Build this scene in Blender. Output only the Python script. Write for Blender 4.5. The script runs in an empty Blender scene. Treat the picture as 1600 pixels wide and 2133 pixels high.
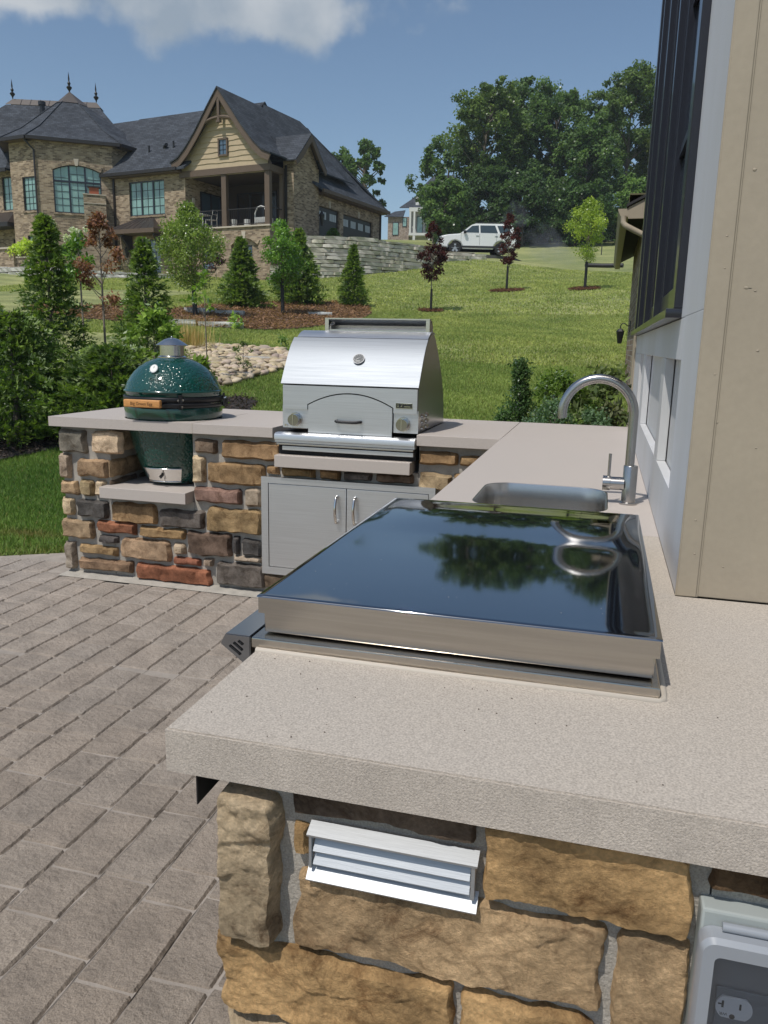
import bpy, bmesh, math, random
import numpy as np
from mathutils import Vector, Matrix, noise
R = math.radians
random.seed(7); rng = np.random.default_rng(7)
sc = bpy.context.scene
col = sc.collection

# ---------------------------------------------------------------- camera
cam_d = bpy.data.cameras.new('camera'); cam = bpy.data.objects.new('camera', cam_d); col.objects.link(cam)
yaw, pitch, roll = 0.26505, 0.21021, 0.020825
cy_, sy_ = math.cos(yaw), math.sin(yaw)
fwd = Vector((-sy_*math.cos(pitch), cy_*math.cos(pitch), -math.sin(pitch)))
rt = Vector((cy_, sy_, 0)); up = rt.cross(fwd)
r2 = rt*math.cos(roll)+up*math.sin(roll); u2 = -rt*math.sin(roll)+up*math.cos(roll)
m = Matrix((r2, u2, -fwd)).transposed().to_4x4(); m.translation = (0, 0, 1.3387)
cam.matrix_world = m
cam_d.sensor_fit = 'HORIZONTAL'; cam_d.sensor_width = 36.0; cam_d.lens = 1642.67/1600*36
cam_d.clip_start = 0.02; cam_d.clip_end = 2000
sc.camera = cam
# ---------------------------------------------------------------- world and sun
SUN = Vector((-0.25, -0.53, 1.0)).normalized()
w = bpy.data.worlds.new('World'); sc.world = w; w.use_nodes = True
nt = w.node_tree; nt.nodes.clear()
N = nt.nodes.new; L = nt.links.new
sky = N('ShaderNodeTexSky'); sky.sky_type = 'NISHITA'; sky.sun_disc = False
sky.sun_elevation = math.asin(SUN.z); sky.sun_rotation = math.atan2(SUN.x, SUN.y)
sky.altitude = 200; sky.air_density = 1.0; sky.dust_density = 1.2; sky.ozone_density = 1.0
tc = N('ShaderNodeTexCoord'); sep = N('ShaderNodeSeparateXYZ'); L(tc.outputs['Generated'], sep.inputs[0])
def math_n(op, a, b=None, c=None, clamp=False, tree=None):
    t = tree or nt
    n = t.nodes.new('ShaderNodeMath'); n.operation = op; n.use_clamp = clamp
    for i, v in enumerate((a, b, c)):
        if v is None: continue
        if isinstance(v, (int, float)): n.inputs[i].default_value = v
        else: t.links.new(v, n.inputs[i])
    return n.outputs[0]
# flat cloud layer: direction projected on a plane overhead
zc = math_n('MAXIMUM', sep.outputs[2], 0.02)
px_ = math_n('DIVIDE', sep.outputs[0], zc); py_ = math_n('DIVIDE', sep.outputs[1], zc)
cmb = N('ShaderNodeCombineXYZ'); L(px_, cmb.inputs[0]); L(py_, cmb.inputs[1])
n1 = N('ShaderNodeTexNoise'); n1.inputs['Scale'].default_value = 6.5; n1.inputs['Detail'].default_value = 9; n1.inputs['Roughness'].default_value = 0.55
mp = N('ShaderNodeMapping'); mp.inputs['Location'].default_value = (3.1, 1.7, 0); L(cmb.outputs[0], mp.inputs[0]); L(tc.outputs['Generated'], n1.inputs['Vector'])
def blob(cx, cy, rx, ry):
    a = math_n('DIVIDE', math_n('SUBTRACT', px_, cx), rx); b = math_n('DIVIDE', math_n('SUBTRACT', py_, cy), ry)
    d = math_n('ADD', math_n('MULTIPLY', a, a), math_n('MULTIPLY', b, b))
    return math_n('SUBTRACT', 1.0, math_n('SQRT', d), clamp=True)
b1 = math_n('MAXIMUM', blob(-1.10, 2.42, 0.86, 0.84), blob(-1.80, 2.05, 0.66, 0.60))
b1 = math_n('MAXIMUM', b1, blob(1.9, -2.2, 1.3, 1.1))
b1 = math_n('MAXIMUM', b1, blob(-3.4, -1.4, 1.6, 1.2))
b1 = math_n('MAXIMUM', b1, blob(4.2, 2.6, 1.6, 1.3))
dens = math_n('ADD', math_n('MULTIPLY', math_n('SUBTRACT', n1.outputs[0], 0.5), 2.1), math_n('SUBTRACT', math_n('MULTIPLY', b1, 1.15), 0.42))
mask = N('ShaderNodeMapRange'); mask.interpolation_type = 'SMOOTHSTEP'; L(dens, mask.inputs[0])
mask.inputs[1].default_value = -0.04; mask.inputs[2].default_value = 0.30; mask.inputs[3].default_value = 0; mask.inputs[4].default_value = 0.92
n2 = N('ShaderNodeTexNoise'); n2.inputs['Scale'].default_value = 9.0; n2.inputs['Detail'].default_value = 6
L(tc.outputs['Generated'], n2.inputs['Vector'])
cr = N('ShaderNodeValToRGB'); L(n2.outputs[0], cr.inputs[0])
cr.color_ramp.elements[0].position = 0.35; cr.color_ramp.elements[0].color = (2.9, 3.5, 4.2, 1)
cr.color_ramp.elements[1].position = 0.62; cr.color_ramp.elements[1].color = (5.2, 5.5, 5.8, 1)
mixc = N('ShaderNodeMix'); mixc.data_type = 'RGBA'
tint = N('ShaderNodeMix'); tint.data_type = 'RGBA'; tint.blend_type = 'MULTIPLY'; tint.inputs[0].default_value = 1.0
L(sky.outputs[0], tint.inputs[6]); tint.inputs[7].default_value = (0.95, 1.0, 1.0, 1)
L(mask.outputs[0], mixc.inputs[0]); L(tint.outputs[2], mixc.inputs[6]); L(cr.outputs[0], mixc.inputs[7])
bg = N('ShaderNodeBackground'); bg.inputs[1].default_value = 0.104
out = N('ShaderNodeOutputWorld'); L(mixc.outputs[2], bg.inputs[0]); L(bg.outputs[0], out.inputs[0])
sd = bpy.data.lights.new('sun', 'SUN'); sd.energy = 3.3; sd.angle = R(0.53); sd.color = (1.0, 0.95, 0.88)
so = bpy.data.objects.new('sun', sd); col.objects.link(so); so.location = (-10, -10, 30)
so.rotation_euler = SUN.to_track_quat('Z', 'Y').to_euler()
sc.view_settings.view_transform = 'Standard'; sc.view_settings.look = 'None'
sc.view_settings.exposure = 0.06; sc.view_settings.gamma = 1.0; sc.view_settings.use_curve_mapping = False
sc.cycles.max_bounces = 8; sc.cycles.transparent_max_bounces = 12; sc.cycles.diffuse_bounces = 3
sc.cycles.glossy_bounces = 4; sc.cycles.use_denoising = True; sc.cycles.blur_glossy = 0.3
sc.cycles.sample_clamp_indirect = 6.0

# ---------------------------------------------------------------- materials
MATS = {}
def mat(name, c, rough=0.6, metal=0.0, var=0.0, vs=6.0, c2=None, bump=0.0, bs=60.0, bd=5, bdist=0.01, spec=0.5,
        obj_col=False, attr=None, stretch=None, coat=0.0, trans=0.0, rvar=0.0, coord='Object', fine=0.0, fs=300.0, vlo=0.35, vhi=0.65, brough=0.6):
    mt = bpy.data.materials.new(name); mt.use_nodes = True; t = mt.node_tree; t.nodes.clear()
    n, l = t.nodes.new, t.links.new
    b = n('ShaderNodeBsdfPrincipled'); o = n('ShaderNodeOutputMaterial'); l(b.outputs[0], o.inputs[0])
    b.inputs['Roughness'].default_value = rough; b.inputs['Metallic'].default_value = metal
    b.inputs['Specular IOR Level'].default_value = spec; b.inputs['Coat Weight'].default_value = coat
    b.inputs['Transmission Weight'].default_value = trans
    tcn = n('ShaderNodeTexCoord'); vec = tcn.outputs[coord]
    if stretch:
        mpn = n('ShaderNodeMapping'); mpn.inputs['Scale'].default_value = stretch; l(vec, mpn.inputs[0]); vec = mpn.outputs[0]
    base = None
    if obj_col:
        oi = n('ShaderNodeObjectInfo'); base = oi.outputs['Color']
    if attr:
        an = n('ShaderNodeAttribute'); an.attribute_name = attr; base = an.outputs['Color']
    def mul(a, f, bl='MULTIPLY', fac=1.0):
        mx = n('ShaderNodeMix'); mx.data_type = 'RGBA'; mx.blend_type = bl
        if isinstance(fac, float): mx.inputs[0].default_value = fac
        else: l(fac, mx.inputs[0])
        for i, v in ((6, a), (7, f)):
            if isinstance(v, tuple): mx.inputs[i].default_value = (*v, 1) if len(v) == 3 else v
            else: l(v, mx.inputs[i])
        return mx.outputs[2]
    if base is None: base = tuple(c)
    if c2 is not None or var > 0:
        nn = n('ShaderNodeTexNoise'); nn.inputs['Scale'].default_value = vs; nn.inputs['Detail'].default_value = 7; nn.inputs['Roughness'].default_value = 0.6
        l(vec, nn.inputs['Vector'])
        mr = n('ShaderNodeMapRange'); l(nn.outputs[0], mr.inputs[0]); mr.inputs[1].default_value = vlo; mr.inputs[2].default_value = vhi
        if c2 is not None:
            base = mul(base, tuple(c2), 'MIX', mr.outputs[0])
        if var > 0:
            cc = n('ShaderNodeValToRGB'); l(mr.outputs[0], cc.inputs[0])
            cc.color_ramp.elements[0].color = (1-var, 1-var, 1-var, 1); cc.color_ramp.elements[1].color = (1+var, 1+var, 1+var, 1)
            base = mul(base, cc.outputs[0])
        if rvar > 0:
            rr = n('ShaderNodeMapRange'); l(nn.outputs[0], rr.inputs[0]); rr.inputs[1].default_value = 0.3; rr.inputs[2].default_value = 0.7
            rr.inputs[3].default_value = rough-rvar; rr.inputs[4].default_value = rough+rvar; l(rr.outputs[0], b.inputs['Roughness'])
    if fine > 0:
        nf = n('ShaderNodeTexNoise'); nf.inputs['Scale'].default_value = fs; nf.inputs['Detail'].default_value = 3; l(vec, nf.inputs['Vector'])
        mf = n('ShaderNodeMapRange'); l(nf.outputs[0], mf.inputs[0]); mf.inputs[1].default_value = 0.3; mf.inputs[2].default_value = 0.7
        mf.inputs[3].default_value = 1-fine; mf.inputs[4].default_value = 1+fine
        base = mul(base, mf.outputs[0])
    if isinstance(base, tuple): b.inputs['Base Color'].default_value = (*base, 1)
    else: l(base, b.inputs['Base Color'])
    if bump > 0:
        nb = n('ShaderNodeTexNoise'); nb.inputs['Scale'].default_value = bs; nb.inputs['Detail'].default_value = bd; nb.inputs['Roughness'].default_value = brough
        l(vec, nb.inputs['Vector'])
        bp = n('ShaderNodeBump'); bp.inputs['Strength'].default_value = bump; bp.inputs['Distance'].default_value = bdist
        l(nb.outputs[0], bp.inputs['Height']); l(bp.outputs[0], b.inputs['Normal'])
    MATS[name] = mt
    return mt
def nodes_of(mt):
    t = mt.node_tree
    return t, next(x for x in t.nodes if x.type == 'BSDF_PRINCIPLED')

limestone = mat('limestone', (0.445, 0.400, 0.348), 0.78, c2=(0.385, 0.342, 0.290), var=0.07, vs=2.2, fine=0.26, fs=430, bump=0.5, bs=330, bdist=0.0012, spec=0.3)
honed = mat('honed_limestone', (0.50, 0.45, 0.41), 0.55, var=0.08, vs=3, c2=(0.43, 0.385, 0.35), fine=0.05, fs=200, bump=0.15, bs=220, bdist=0.0008, spec=0.4)
rockface = mat('rock_faced_limestone', (0.47, 0.415, 0.36), 0.85, var=0.08, vs=9, fine=0.20, fs=520, bump=0.8, bs=420, bdist=0.0016, spec=0.2)
mortar = mat('mortar', (0.37, 0.345, 0.305), 0.9, var=0.12, vs=14, fine=0.2, fs=500, bump=1.0, bs=260, bdist=0.002, spec=0.2)
stone_m = mat('wall_stone', (0.4, 0.3, 0.2), 0.85, obj_col=True, var=0.36, vs=8, fine=0.16, fs=190, bump=1.0, bs=210, bd=13, bdist=0.009, spec=0.22, brough=.78)
grout = mat('paver_joint', (0.31, 0.275, 0.24), 0.95, var=0.15, vs=8, bump=0.6, bs=200, bdist=0.003)
paver_m = mat('stamped_paver', (0.2, 0.18, 0.16), 0.72, obj_col=True, var=0.15, vs=9, fine=0.26, fs=300, bump=1.0, bs=48, bd=12, bdist=0.012, spec=0.35, rvar=0.08)
steel = mat('brushed_steel', (0.58, 0.57, 0.56), 0.27, 1.0, bump=0.03, bs=5, bdist=0.0006, stretch=(2, 2, 90), var=0.03, vs=8)
faucet_steel = mat('satin_steel', (0.44, 0.43, 0.42), 0.24, 1.0)
hood_lid_m = mat('hood_lid_steel', (0.275, 0.297, 0.325), 0.58, 1.0, bump=0.05, bs=4, bdist=0.0006, stretch=(1, 30, 60), var=0.10, vs=3, rvar=0.05)
steel_h = mat('hood_steel', (0.70, 0.71, 0.72), 0.42, 1.0, bump=0.04, bs=4, bdist=0.0005, stretch=(1, 30, 60), var=0.05, vs=3, rvar=0.04)
steel_dark = mat('lid_steel', (0.28, 0.29, 0.305), 0.05, 1.0, bump=0.02, bs=3.5, bd=2, bdist=0.01)
steel_side = mat('lid_side_steel', (0.46, 0.43, 0.39), 0.24, 1.0, bump=0.05, bs=10, bdist=0.002, stretch=(1.5, 40, 60), var=0.08, vs=3)
steel_bright = mat('polished_steel', (0.66, 0.65, 0.63), 0.16, 1.0)
alu = mat('mill_aluminium', (0.48, 0.50, 0.52), 0.56, 1.0, bump=0.12, bs=20, bdist=0.001, stretch=(2, 80, 80), var=0.07, vs=12)
black = mat('black_metal', (0.012, 0.012, 0.014), 0.38)
blackmatte = mat('black_plastic', (0.02, 0.02, 0.022), 0.6)
silicone = mat('caulk', (0.46, 0.41, 0.345), 0.6)
basin_m = mat('sink_steel', (0.58, 0.56, 0.53), 0.26, 1.0)
knob_m = mat('knob_chrome', (0.42, 0.41, 0.40), 0.13, 1.0)
wood = mat('oiled_wood', (0.56, 0.27, 0.085), 0.45, var=0.25, vs=12, stretch=(3, 40, 40), bump=0.15, bs=40, bdist=0.001)
wood_text = mat('branded_wood', (0.11, 0.045, 0.015), 0.7)
white_enamel = mat('white_enamel', (0.75, 0.75, 0.72), 0.3)
grey_pvc = mat('grey_polycarbonate', (0.27, 0.29, 0.32), 0.32, bump=0.15, bs=8, bdist=0.003, coat=0.2)
pale_pvc = mat('pale_grey_box', (0.33, 0.36, 0.35), 0.5, var=0.06, vs=8)
outlet_white = mat('outlet_plastic', (0.42, 0.42, 0.44), 0.4)
dark_in = mat('dark_recess', (0.01, 0.01, 0.012), 0.8)
tan_paint = mat('tan_painted_trim', (0.345, 0.295, 0.222), 0.62, var=0.06, vs=3, bump=0.35, bs=26, bdist=0.002, fine=0.03, fs=80)
grey_trim = mat('grey_panel_trim', (0.575, 0.585, 0.61), 0.55, c2=(0.50, 0.50, 0.49), vs=2.2, stretch=(1, 1, 0.25), bump=0.1, bs=30, bdist=0.001)
navy = mat('window_frame', (0.012, 0.013, 0.020), 0.3, coat=0.3)
glass_dark = mat('window_glass', (0.015, 0.02, 0.028), 0.12, spec=0.9)
soffit_m = mat('olive_soffit', (0.13, 0.12, 0.06), 0.7, var=0.1, vs=3)

# ---------------------------------------------------------------- mesh helpers
def link(o, parent=None):
    col.objects.link(o)
    if parent: o.parent = parent
    return o
def obj(name, bm, mt, parent=None, smooth=None, color=None, loc=None, rot=None):
    me = bpy.data.meshes.new(name)
    if isinstance(bm, bmesh.types.BMesh):
        bmesh.ops.recalc_face_normals(bm, faces=bm.faces) if bm.faces and not getattr(bm, 'nofix', False) else None
        bm.to_mesh(me); bm.free()
    else:
        me.from_pydata(*bm)
    if smooth is not None:
        me.shade_smooth()
        if smooth > 0: me.set_sharp_from_angle(angle=R(smooth))
        n_p = len(me.polygons)
        if 20 < n_p < 80:      # bevelled boxes: keep the six broad faces truly flat
            ar = np.empty(n_p, np.float32); me.polygons.foreach_get('area', ar)
            if np.sort(ar)[-6:].sum() > .8*ar.sum():
                big = set(np.argsort(ar)[-6:].tolist())
                for i_ in big: me.polygons[i_].use_smooth = False
    if isinstance(mt, (list, tuple)):
        for x in mt: me.materials.append(x)
    else: me.materials.append(mt)
    o = bpy.data.objects.new(name, me)
    if color: o.color = (*color, 1)
    if loc is not None: o.location = loc
    if rot is not None: o.rotation_euler = rot
    return link(o, parent)
def empty(name, loc=(0, 0, 0), rz=0.0, parent=None):
    o = bpy.data.objects.new(name, None); o.location = loc; o.rotation_euler = (0, 0, rz); o.empty_display_size = 0.1
    return link(o, parent)
def tag(o, label=None, cat=None, group=None, kind=None):
    if label: o['label'] = label
    if cat: o['category'] = cat
    if group: o['group'] = group
    if kind: o['kind'] = kind
    return o
def BM(): return bmesh.new()
def box(bm, x0, x1, y0, y1, z0, z1, bev=0.0, seg=2):
    r = bmesh.ops.create_cube(bm, size=1.0)
    vs = r['verts']
    for v in vs:
        v.co = Vector((x0+(v.co.x+.5)*(x1-x0), y0+(v.co.y+.5)*(y1-y0), z0+(v.co.z+.5)*(z1-z0)))
    if bev > 0:
        es = list({e for v in vs for e in v.link_edges})
        bmesh.ops.bevel(bm, geom=es, offset=bev, segments=seg, affect='EDGES', profile=0.5)
    return bm
def boxo(name, dims, mt, parent=None, bev=0.0, seg=2):
    return obj(name, box(BM(), *dims, bev, seg), mt, parent, smooth=35 if bev else None)
def cyl(bm, p0, p1, r0, r1=None, n=16, caps=True):
    p0, p1 = Vector(p0), Vector(p1); r1 = r0 if r1 is None else r1
    d = p1-p0; q = d.to_track_quat('Z', 'Y').to_matrix()
    a, b = [], []
    for i in range(n):
        t = 2*math.pi*i/n; v = Vector((math.cos(t), math.sin(t), 0))
        a.append(bm.verts.new(p0+q@(v*r0))); b.append(bm.verts.new(p1+q@(v*r1)))
    for i in range(n):
        j = (i+1) % n; bm.faces.new((a[i], a[j], b[j], b[i]))
    if caps:
        if r0 > 1e-5: bm.faces.new(a[::-1])
        if r1 > 1e-5: bm.faces.new(b)
    return bm
def lathe(bm, prof, c=(0, 0), n=48, a0=0.0, a1=2*math.pi):
    full = abs(a1-a0-2*math.pi) < 1e-6; rings = []
    cnt = n if full else n+1
    for r, z in prof:
        rings.append([bm.verts.new((c[0]+r*math.cos(a0+(a1-a0)*i/n), c[1]+r*math.sin(a0+(a1-a0)*i/n), z)) for i in range(cnt)])
    for k in range(len(rings)-1):
        for i in range(n):
            j = (i+1) % cnt
            try: bm.faces.new((rings[k][i], rings[k][j], rings[k+1][j], rings[k+1][i]))
            except ValueError: pass
    return bm
def tube(bm, pts, rad, n=10, caps=True):
    pts = [Vector(p) for p in pts]; rads = rad if isinstance(rad, (list, tuple)) else [rad]*len(pts)
    rings = []; prev = None
    for i, p in enumerate(pts):
        d = (pts[min(i+1, len(pts)-1)]-pts[max(i-1, 0)]).normalized()
        if prev is None:
            a = d.orthogonal().normalized()
        else:
            a = (prev-d*prev.dot(d)).normalized()
        prev = a; b = d.cross(a)
        rings.append([bm.verts.new(p+(a*math.cos(2*math.pi*k/n)+b*math.sin(2*math.pi*k/n))*rads[i]) for k in range(n)])
    for i in range(len(rings)-1):
        for k in range(n):
            j = (k+1) % n; bm.faces.new((rings[i][k], rings[i][j], rings[i+1][j], rings[i+1][k]))
    if caps:
        bm.faces.new(rings[0][::-1]); bm.faces.new(rings[-1])
    return bm
def poly(bm, pts, ext=None):
    """flat polygon, optionally extruded by vector ext into a solid"""
    a = [bm.verts.new(p) for p in pts]
    if ext is None:
        bm.faces.new(a); return bm
    e = Vector(ext); b = [bm.verts.new(Vector(p)+e) for p in pts]
    bm.faces.new(a); bm.faces.new(b[::-1])
    for i in range(len(a)):
        j = (i+1) % len(a); bm.faces.new((a[i], b[i], b[j], a[j]))
    return bm
def text(name, s, size, mt, loc, rot, parent=None, ext=0.0008, align='CENTER', mirror=False):
    cu = bpy.data.curves.new(name, 'FONT'); cu.body = s; cu.size = size; cu.extrude = ext; cu.align_x = align; cu.align_y = 'CENTER'
    cu.resolution_u = 3
    tmp = bpy.data.objects.new(name+'_c', cu); col.objects.link(tmp)
    me = bpy.data.meshes.new_from_object(tmp); bpy.data.objects.remove(tmp)
    me.materials.clear(); me.materials.append(mt)
    o = bpy.data.objects.new(name, me); o.location = loc; o.rotation_euler = rot
    return link(o, parent)
def fbm(x, y, z, oct=4, lac=2.1, gain=0.5):
    s, a, f = 0.0, 1.0, 1.0
    for _ in range(oct):
        s += a*noise.noise(Vector((x*f, y*f, z*f))); a *= gain; f *= lac
    return s
def stone(x0, x1, z0, z1, y, depth, nx, nz, rel, parent, color, axis='y', seed=0, name='stone', edge=0.010, ridge=True, mt=None):
    """rock-faced stone: gridded front face at plane y (front towards -y), rough relief, sides run back by depth.
    axis 'y' faces -Y; 'x' faces -X (then x0..x1 run along Y)"""
    bm = BM(); W, H = x1-x0, z1-z0; g = []
    rs = random.Random(int(seed*1000)+17)
    npl = 5+int(W/H) if W > H else 6
    planes = []
    for k in range(npl):
        cx, cz = rs.uniform(0, 1), rs.uniform(0, 1); planes.append((rs.uniform(.25, 1.0), rs.uniform(-1.1, 1.1)/max(W, .06)*.5, rs.uniform(-1.1, 1.1)/max(H, .05)*.4, x0+W*cx, z0+H*cz))
    cr_ = [rs.uniform(.25, 1.0) for _ in range(4)]; rc = min(W, H)*.16
    am = min(1.6, .6+min(W, H)/.1)
    for j in range(nz+1):
        row = []
        for i in range(nx+1):
            s, t = i/nx, j/nz
            X, Z = x0+W*s, z0+H*t
            ed = min(s*W, (1-s)*W, t*H, (1-t)*H)
            k = min(1.0, ed/edge); fall = 1-(1-k)**2.2
            # corners pulled in
            cxd, czd = min(s, 1-s)*W, min(t, 1-t)*H
            q = cr_[(s > .5)*2+(t > .5)]; u_, v_ = max(0, 1-cxd/rc), max(0, 1-czd/rc); pull = (u_*v_)**1.3*rc*.42*q
            X += pull*(1 if s < .5 else -1); Z += pull*(1 if t < .5 else -1)
            X += (noise.noise(Vector((Z*18, seed*3.1, 1+(s > .5)*9)))*0.0075*(2*abs(s-.5))+noise.noise(Vector((Z*70, seed, 5)))*0.002)*am
            Z += (noise.noise(Vector((X*13, seed*2.3, 7+(t > .5)*9)))*0.0075*(2*abs(t-.5))+noise.noise(Vector((X*55, seed, 9)))*0.002)*am
            wx, wz = X+noise.noise(Vector((X*14, Z*14, seed+2)))*.02, Z+noise.noise(Vector((X*14, Z*14, seed+8)))*.02
            f = min(h+a*(wx-cx)+b*(wz-cz) for h, a, b, cx, cz in planes)
            f = max(-.7, min(1.1, f*1.0+.15))
            f = f*.75+fbm(X*16+seed, Z*16, seed*1.7, 5)*.45
            led_ = noise.noise(Vector((X*6+seed, Z*26-X*5, seed))); f += .30*(1 if led_ > .12 else led_/.12 if led_ > 0 else 0)
            if nx > 60:
                for fq, am_ in ((19, .34), (43, .20), (95, .11)):
                    f += (.55-1.6*abs(noise.noise(Vector((X*fq+Z*fq*.35+seed, Z*fq*1.5-X*fq*.25, seed*1.3+fq)))))*am_
            d = rel*(0.30+0.70*f)+fbm(X*60, Z*60, seed, 4)*rel*0.24
            off = depth*0.55*(1-fall)-d*fall
            row.append((X, y+off, Z))
        g.append(row)
    def P(p): return p if axis == 'y' else (p[1], p[0], p[2])
    vv = [[bm.verts.new(P(p)) for p in row] for row in g]
    for j in range(nz):
        for i in range(nx):
            bm.faces.new((vv[j][i], vv[j][i+1], vv[j+1][i+1], vv[j+1][i]))
    ring = [(0, i) for i in range(nx+1)]+[(j, nx) for j in range(1, nz+1)]+[(nz, i) for i in range(nx-1, -1, -1)]+[(j, 0) for j in range(nz-1, 0, -1)]
    back = []
    for j, i in ring:
        p = g[j][i]; back.append(bm.verts.new(P((p[0], y+depth, p[2]))))
    for k in range(len(ring)):
        q = (k+1) % len(ring)
        a, b = vv[ring[k][0]][ring[k][1]], vv[ring[q][0]][ring[q][1]]
        bm.faces.new((b, a, back[k], back[q]))
    return obj(name, bm, mt or stone_m, parent, smooth=38, color=color)
t, b_ = nodes_of(stone_m)
src = b_.inputs['Base Color'].links[0].from_socket
tcn = t.nodes.new('ShaderNodeTexCoord'); nn = t.nodes.new('ShaderNodeTexNoise'); nn.inputs['Scale'].default_value = 15; nn.inputs['Detail'].default_value = 13; nn.inputs['Roughness'].default_value = .78; nn.inputs['Distortion'].default_value = .8
t.links.new(tcn.outputs['Object'], nn.inputs['Vector']); rp_ = t.nodes.new('ShaderNodeValToRGB'); t.links.new(nn.outputs[0], rp_.inputs[0])
rp_.color_ramp.elements[0].position = .34; rp_.color_ramp.elements[0].color = (.42, .34, .28, 1); rp_.color_ramp.elements[1].position = .62; rp_.color_ramp.elements[1].color = (1.32, 1.30, 1.27, 1)
x_ = rp_.color_ramp.elements.new(.48); x_.color = (1, .97, .93, 1)
mx = t.nodes.new('ShaderNodeMix'); mx.data_type = 'RGBA'; mx.blend_type = 'MULTIPLY'; mx.inputs[0].default_value = 1; t.links.new(src, mx.inputs[6]); t.links.new(rp_.outputs[0], mx.inputs[7]); t.links.new(mx.outputs[2], b_.inputs['Base Color'])
SC = dict(g=(0.21, 0.185, 0.16), b=(0.56, 0.445, 0.30), p=(0.36, 0.295, 0.225), t=(0.32, 0.235, 0.145), k=(0.095, 0.09, 0.085), o=(0.30, 0.20, 0.105),
          v=(0.135, 0.115, 0.105), r=(0.25, 0.105, 0.065), s=(0.27, 0.225, 0.185), n=(0.155, 0.115, 0.085), m=(0.22, 0.155, 0.10), q=(0.25, 0.165, 0.125),
          T=(0.56, 0.395, 0.230), O=(0.58, 0.378, 0.182), N=(0.16, 0.10, 0.055))
def vary(c, a=0.08):
    k = 1.14*(1+random.uniform(-a, a)); return tuple(max(0, x*k*(1+random.uniform(-.04, .04))) for x in c)

# ---------------------------------------------------------------- terrain
CP = np.array([(-5.776, 6.959, 0.131), (-4.186, 9.275, 0.509), (-5.724, 12.134, 0.951), (-1.776, 9.928, 0.5), (-2.126, 14.146, 0.84), (-0.49, 14.616, 0.958), (-2.8, 18.359, 1.554), (-7.813, 19.127, 1.598), (-10.132, 15.294, 1.485), (-9.56, 23.028, 2.218), (-5.895, 27.255, 2.463), (-14.378, 21.786, 2.517), (-15.451, 30.176, 3.446), (-22.707, 29.24, 3.33), (-16.686, 38.514, 4.339), (-20.52, 37.482, 4.377), (-25.504, 38.308, 4.646), (-27.065, 33.492, 3.952), (-12.149, 40.057, 4.787), (-10.009, 42.669, 5.349), (-14.702, 38.549, 4.457), (-13.42, 39.248, 4.605), (-10.962, 41.292, 5.081), (-4.21, 34.326, 3.622), (-0.995, 33.075, 3.602), (-8.316, 47.615, 6.472), (-6.707, 49.649, 6.509), (-9.015, 47.989, 6.626), (-4.336, 44.219, 5.393), (-0.086, 39.859, 4.416), (-0.205, 23.356, 1.801), (-7.04, 35.718, 3.811), (-8.075, 26.682, 2.546), (-1.263, 28.562, 2.69), (-4, 5.5, 0.02), (-1, 6, 0.05), (3, 6, 0.05), (-8, 4, 0.0), (-12, 6, 0.1), (4, 12, 0.5), (-3.154, 73.018, 9.607), (0.413, 81.807, 11.435), (-10.535, 82.001, 11.374), (-17.864, 82.207, 11.721), (-2.711, 51.181, 6.135), (-5.715, 58.004, 7.14), (-12, 50, 6.1), (-8, 52, 6.3), (-14, 46, 5.6), (-10, 56, 6.4), (-5, 50.5, 6.3), (-45, 40, 6.5), (-30, 20, 2.0), (-25, 60, 9), (-60, 80, 10), (0, 110, 14), (40, 100, 14), (30, 40, 7), (12, 20, 2.2), (-60, 10, 1), (60, 60, 10)])
def _phi(r): return np.where(r > 0, r*r*np.log(r+1e-9), 0)
_X = CP[:, :2]/10; _n = len(CP)
_K = _phi(np.hypot(*(_X[:, None]-_X[None]).transpose(2, 0, 1)))+np.eye(_n)*0.02
_P = np.c_[np.ones(_n), _X]
_W = np.linalg.solve(np.block([[_K, _P], [_P.T, np.zeros((3, 3))]]), np.r_[CP[:, 2], 0, 0, 0])
def T(x, y):
    x = np.asarray(x, float); y = np.asarray(y, float)
    q = np.stack([np.clip(x, -70, 70), np.clip(y, -10, 115)], -1)/10
    r = np.hypot(q[..., None, 0]-_X[:, 0], q[..., None, 1]-_X[:, 1])
    z = _phi(r)@_W[:-3]+_W[-3]+q[..., 0]*_W[-2]+q[..., 1]*_W[-1]
    s = np.clip((y-4.6)/3.5, 0, 1); s = s*s*(3-2*s)
    return z*s
def gz(x, y): return float(T(x, y))
# ---------------------------------------------------------------- lawn (terrain sheet out to the horizon)
def ring_axis(a, b, fine, far):
    xs = list(np.arange(a, b+1e-6, fine)); s = fine; x = b
    while x < far: s *= 1.18; x += s; xs.append(x)
    s = fine; x = a; lo = []
    while x > -far: s *= 1.18; x -= s; lo.append(x)
    return np.array(lo[::-1]+xs)
gx = ring_axis(-16, 6, 0.45, 700); gy = ring_axis(3, 50, 0.45, 700)
GX, GY = np.meshgrid(gx, gy)
GZ = T(GX, GY)-0.02
nz_ = np.sin(GX*1.7+np.sin(GY*0.9)*1.3)*np.sin(GY*1.3+GX*0.4)*0.018*np.clip((GY-6)/4, 0, 1)
GZ = GZ+nz_
nx_, ny_ = len(gx), len(gy)
vs_ = np.stack([GX, GY, GZ], -1).reshape(-1, 3)
ii = (np.arange(ny_-1)[:, None]*nx_+np.arange(nx_-1)[None]).ravel()
fc_ = np.stack([ii, ii+1, ii+1+nx_, ii+nx_], -1)
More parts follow.
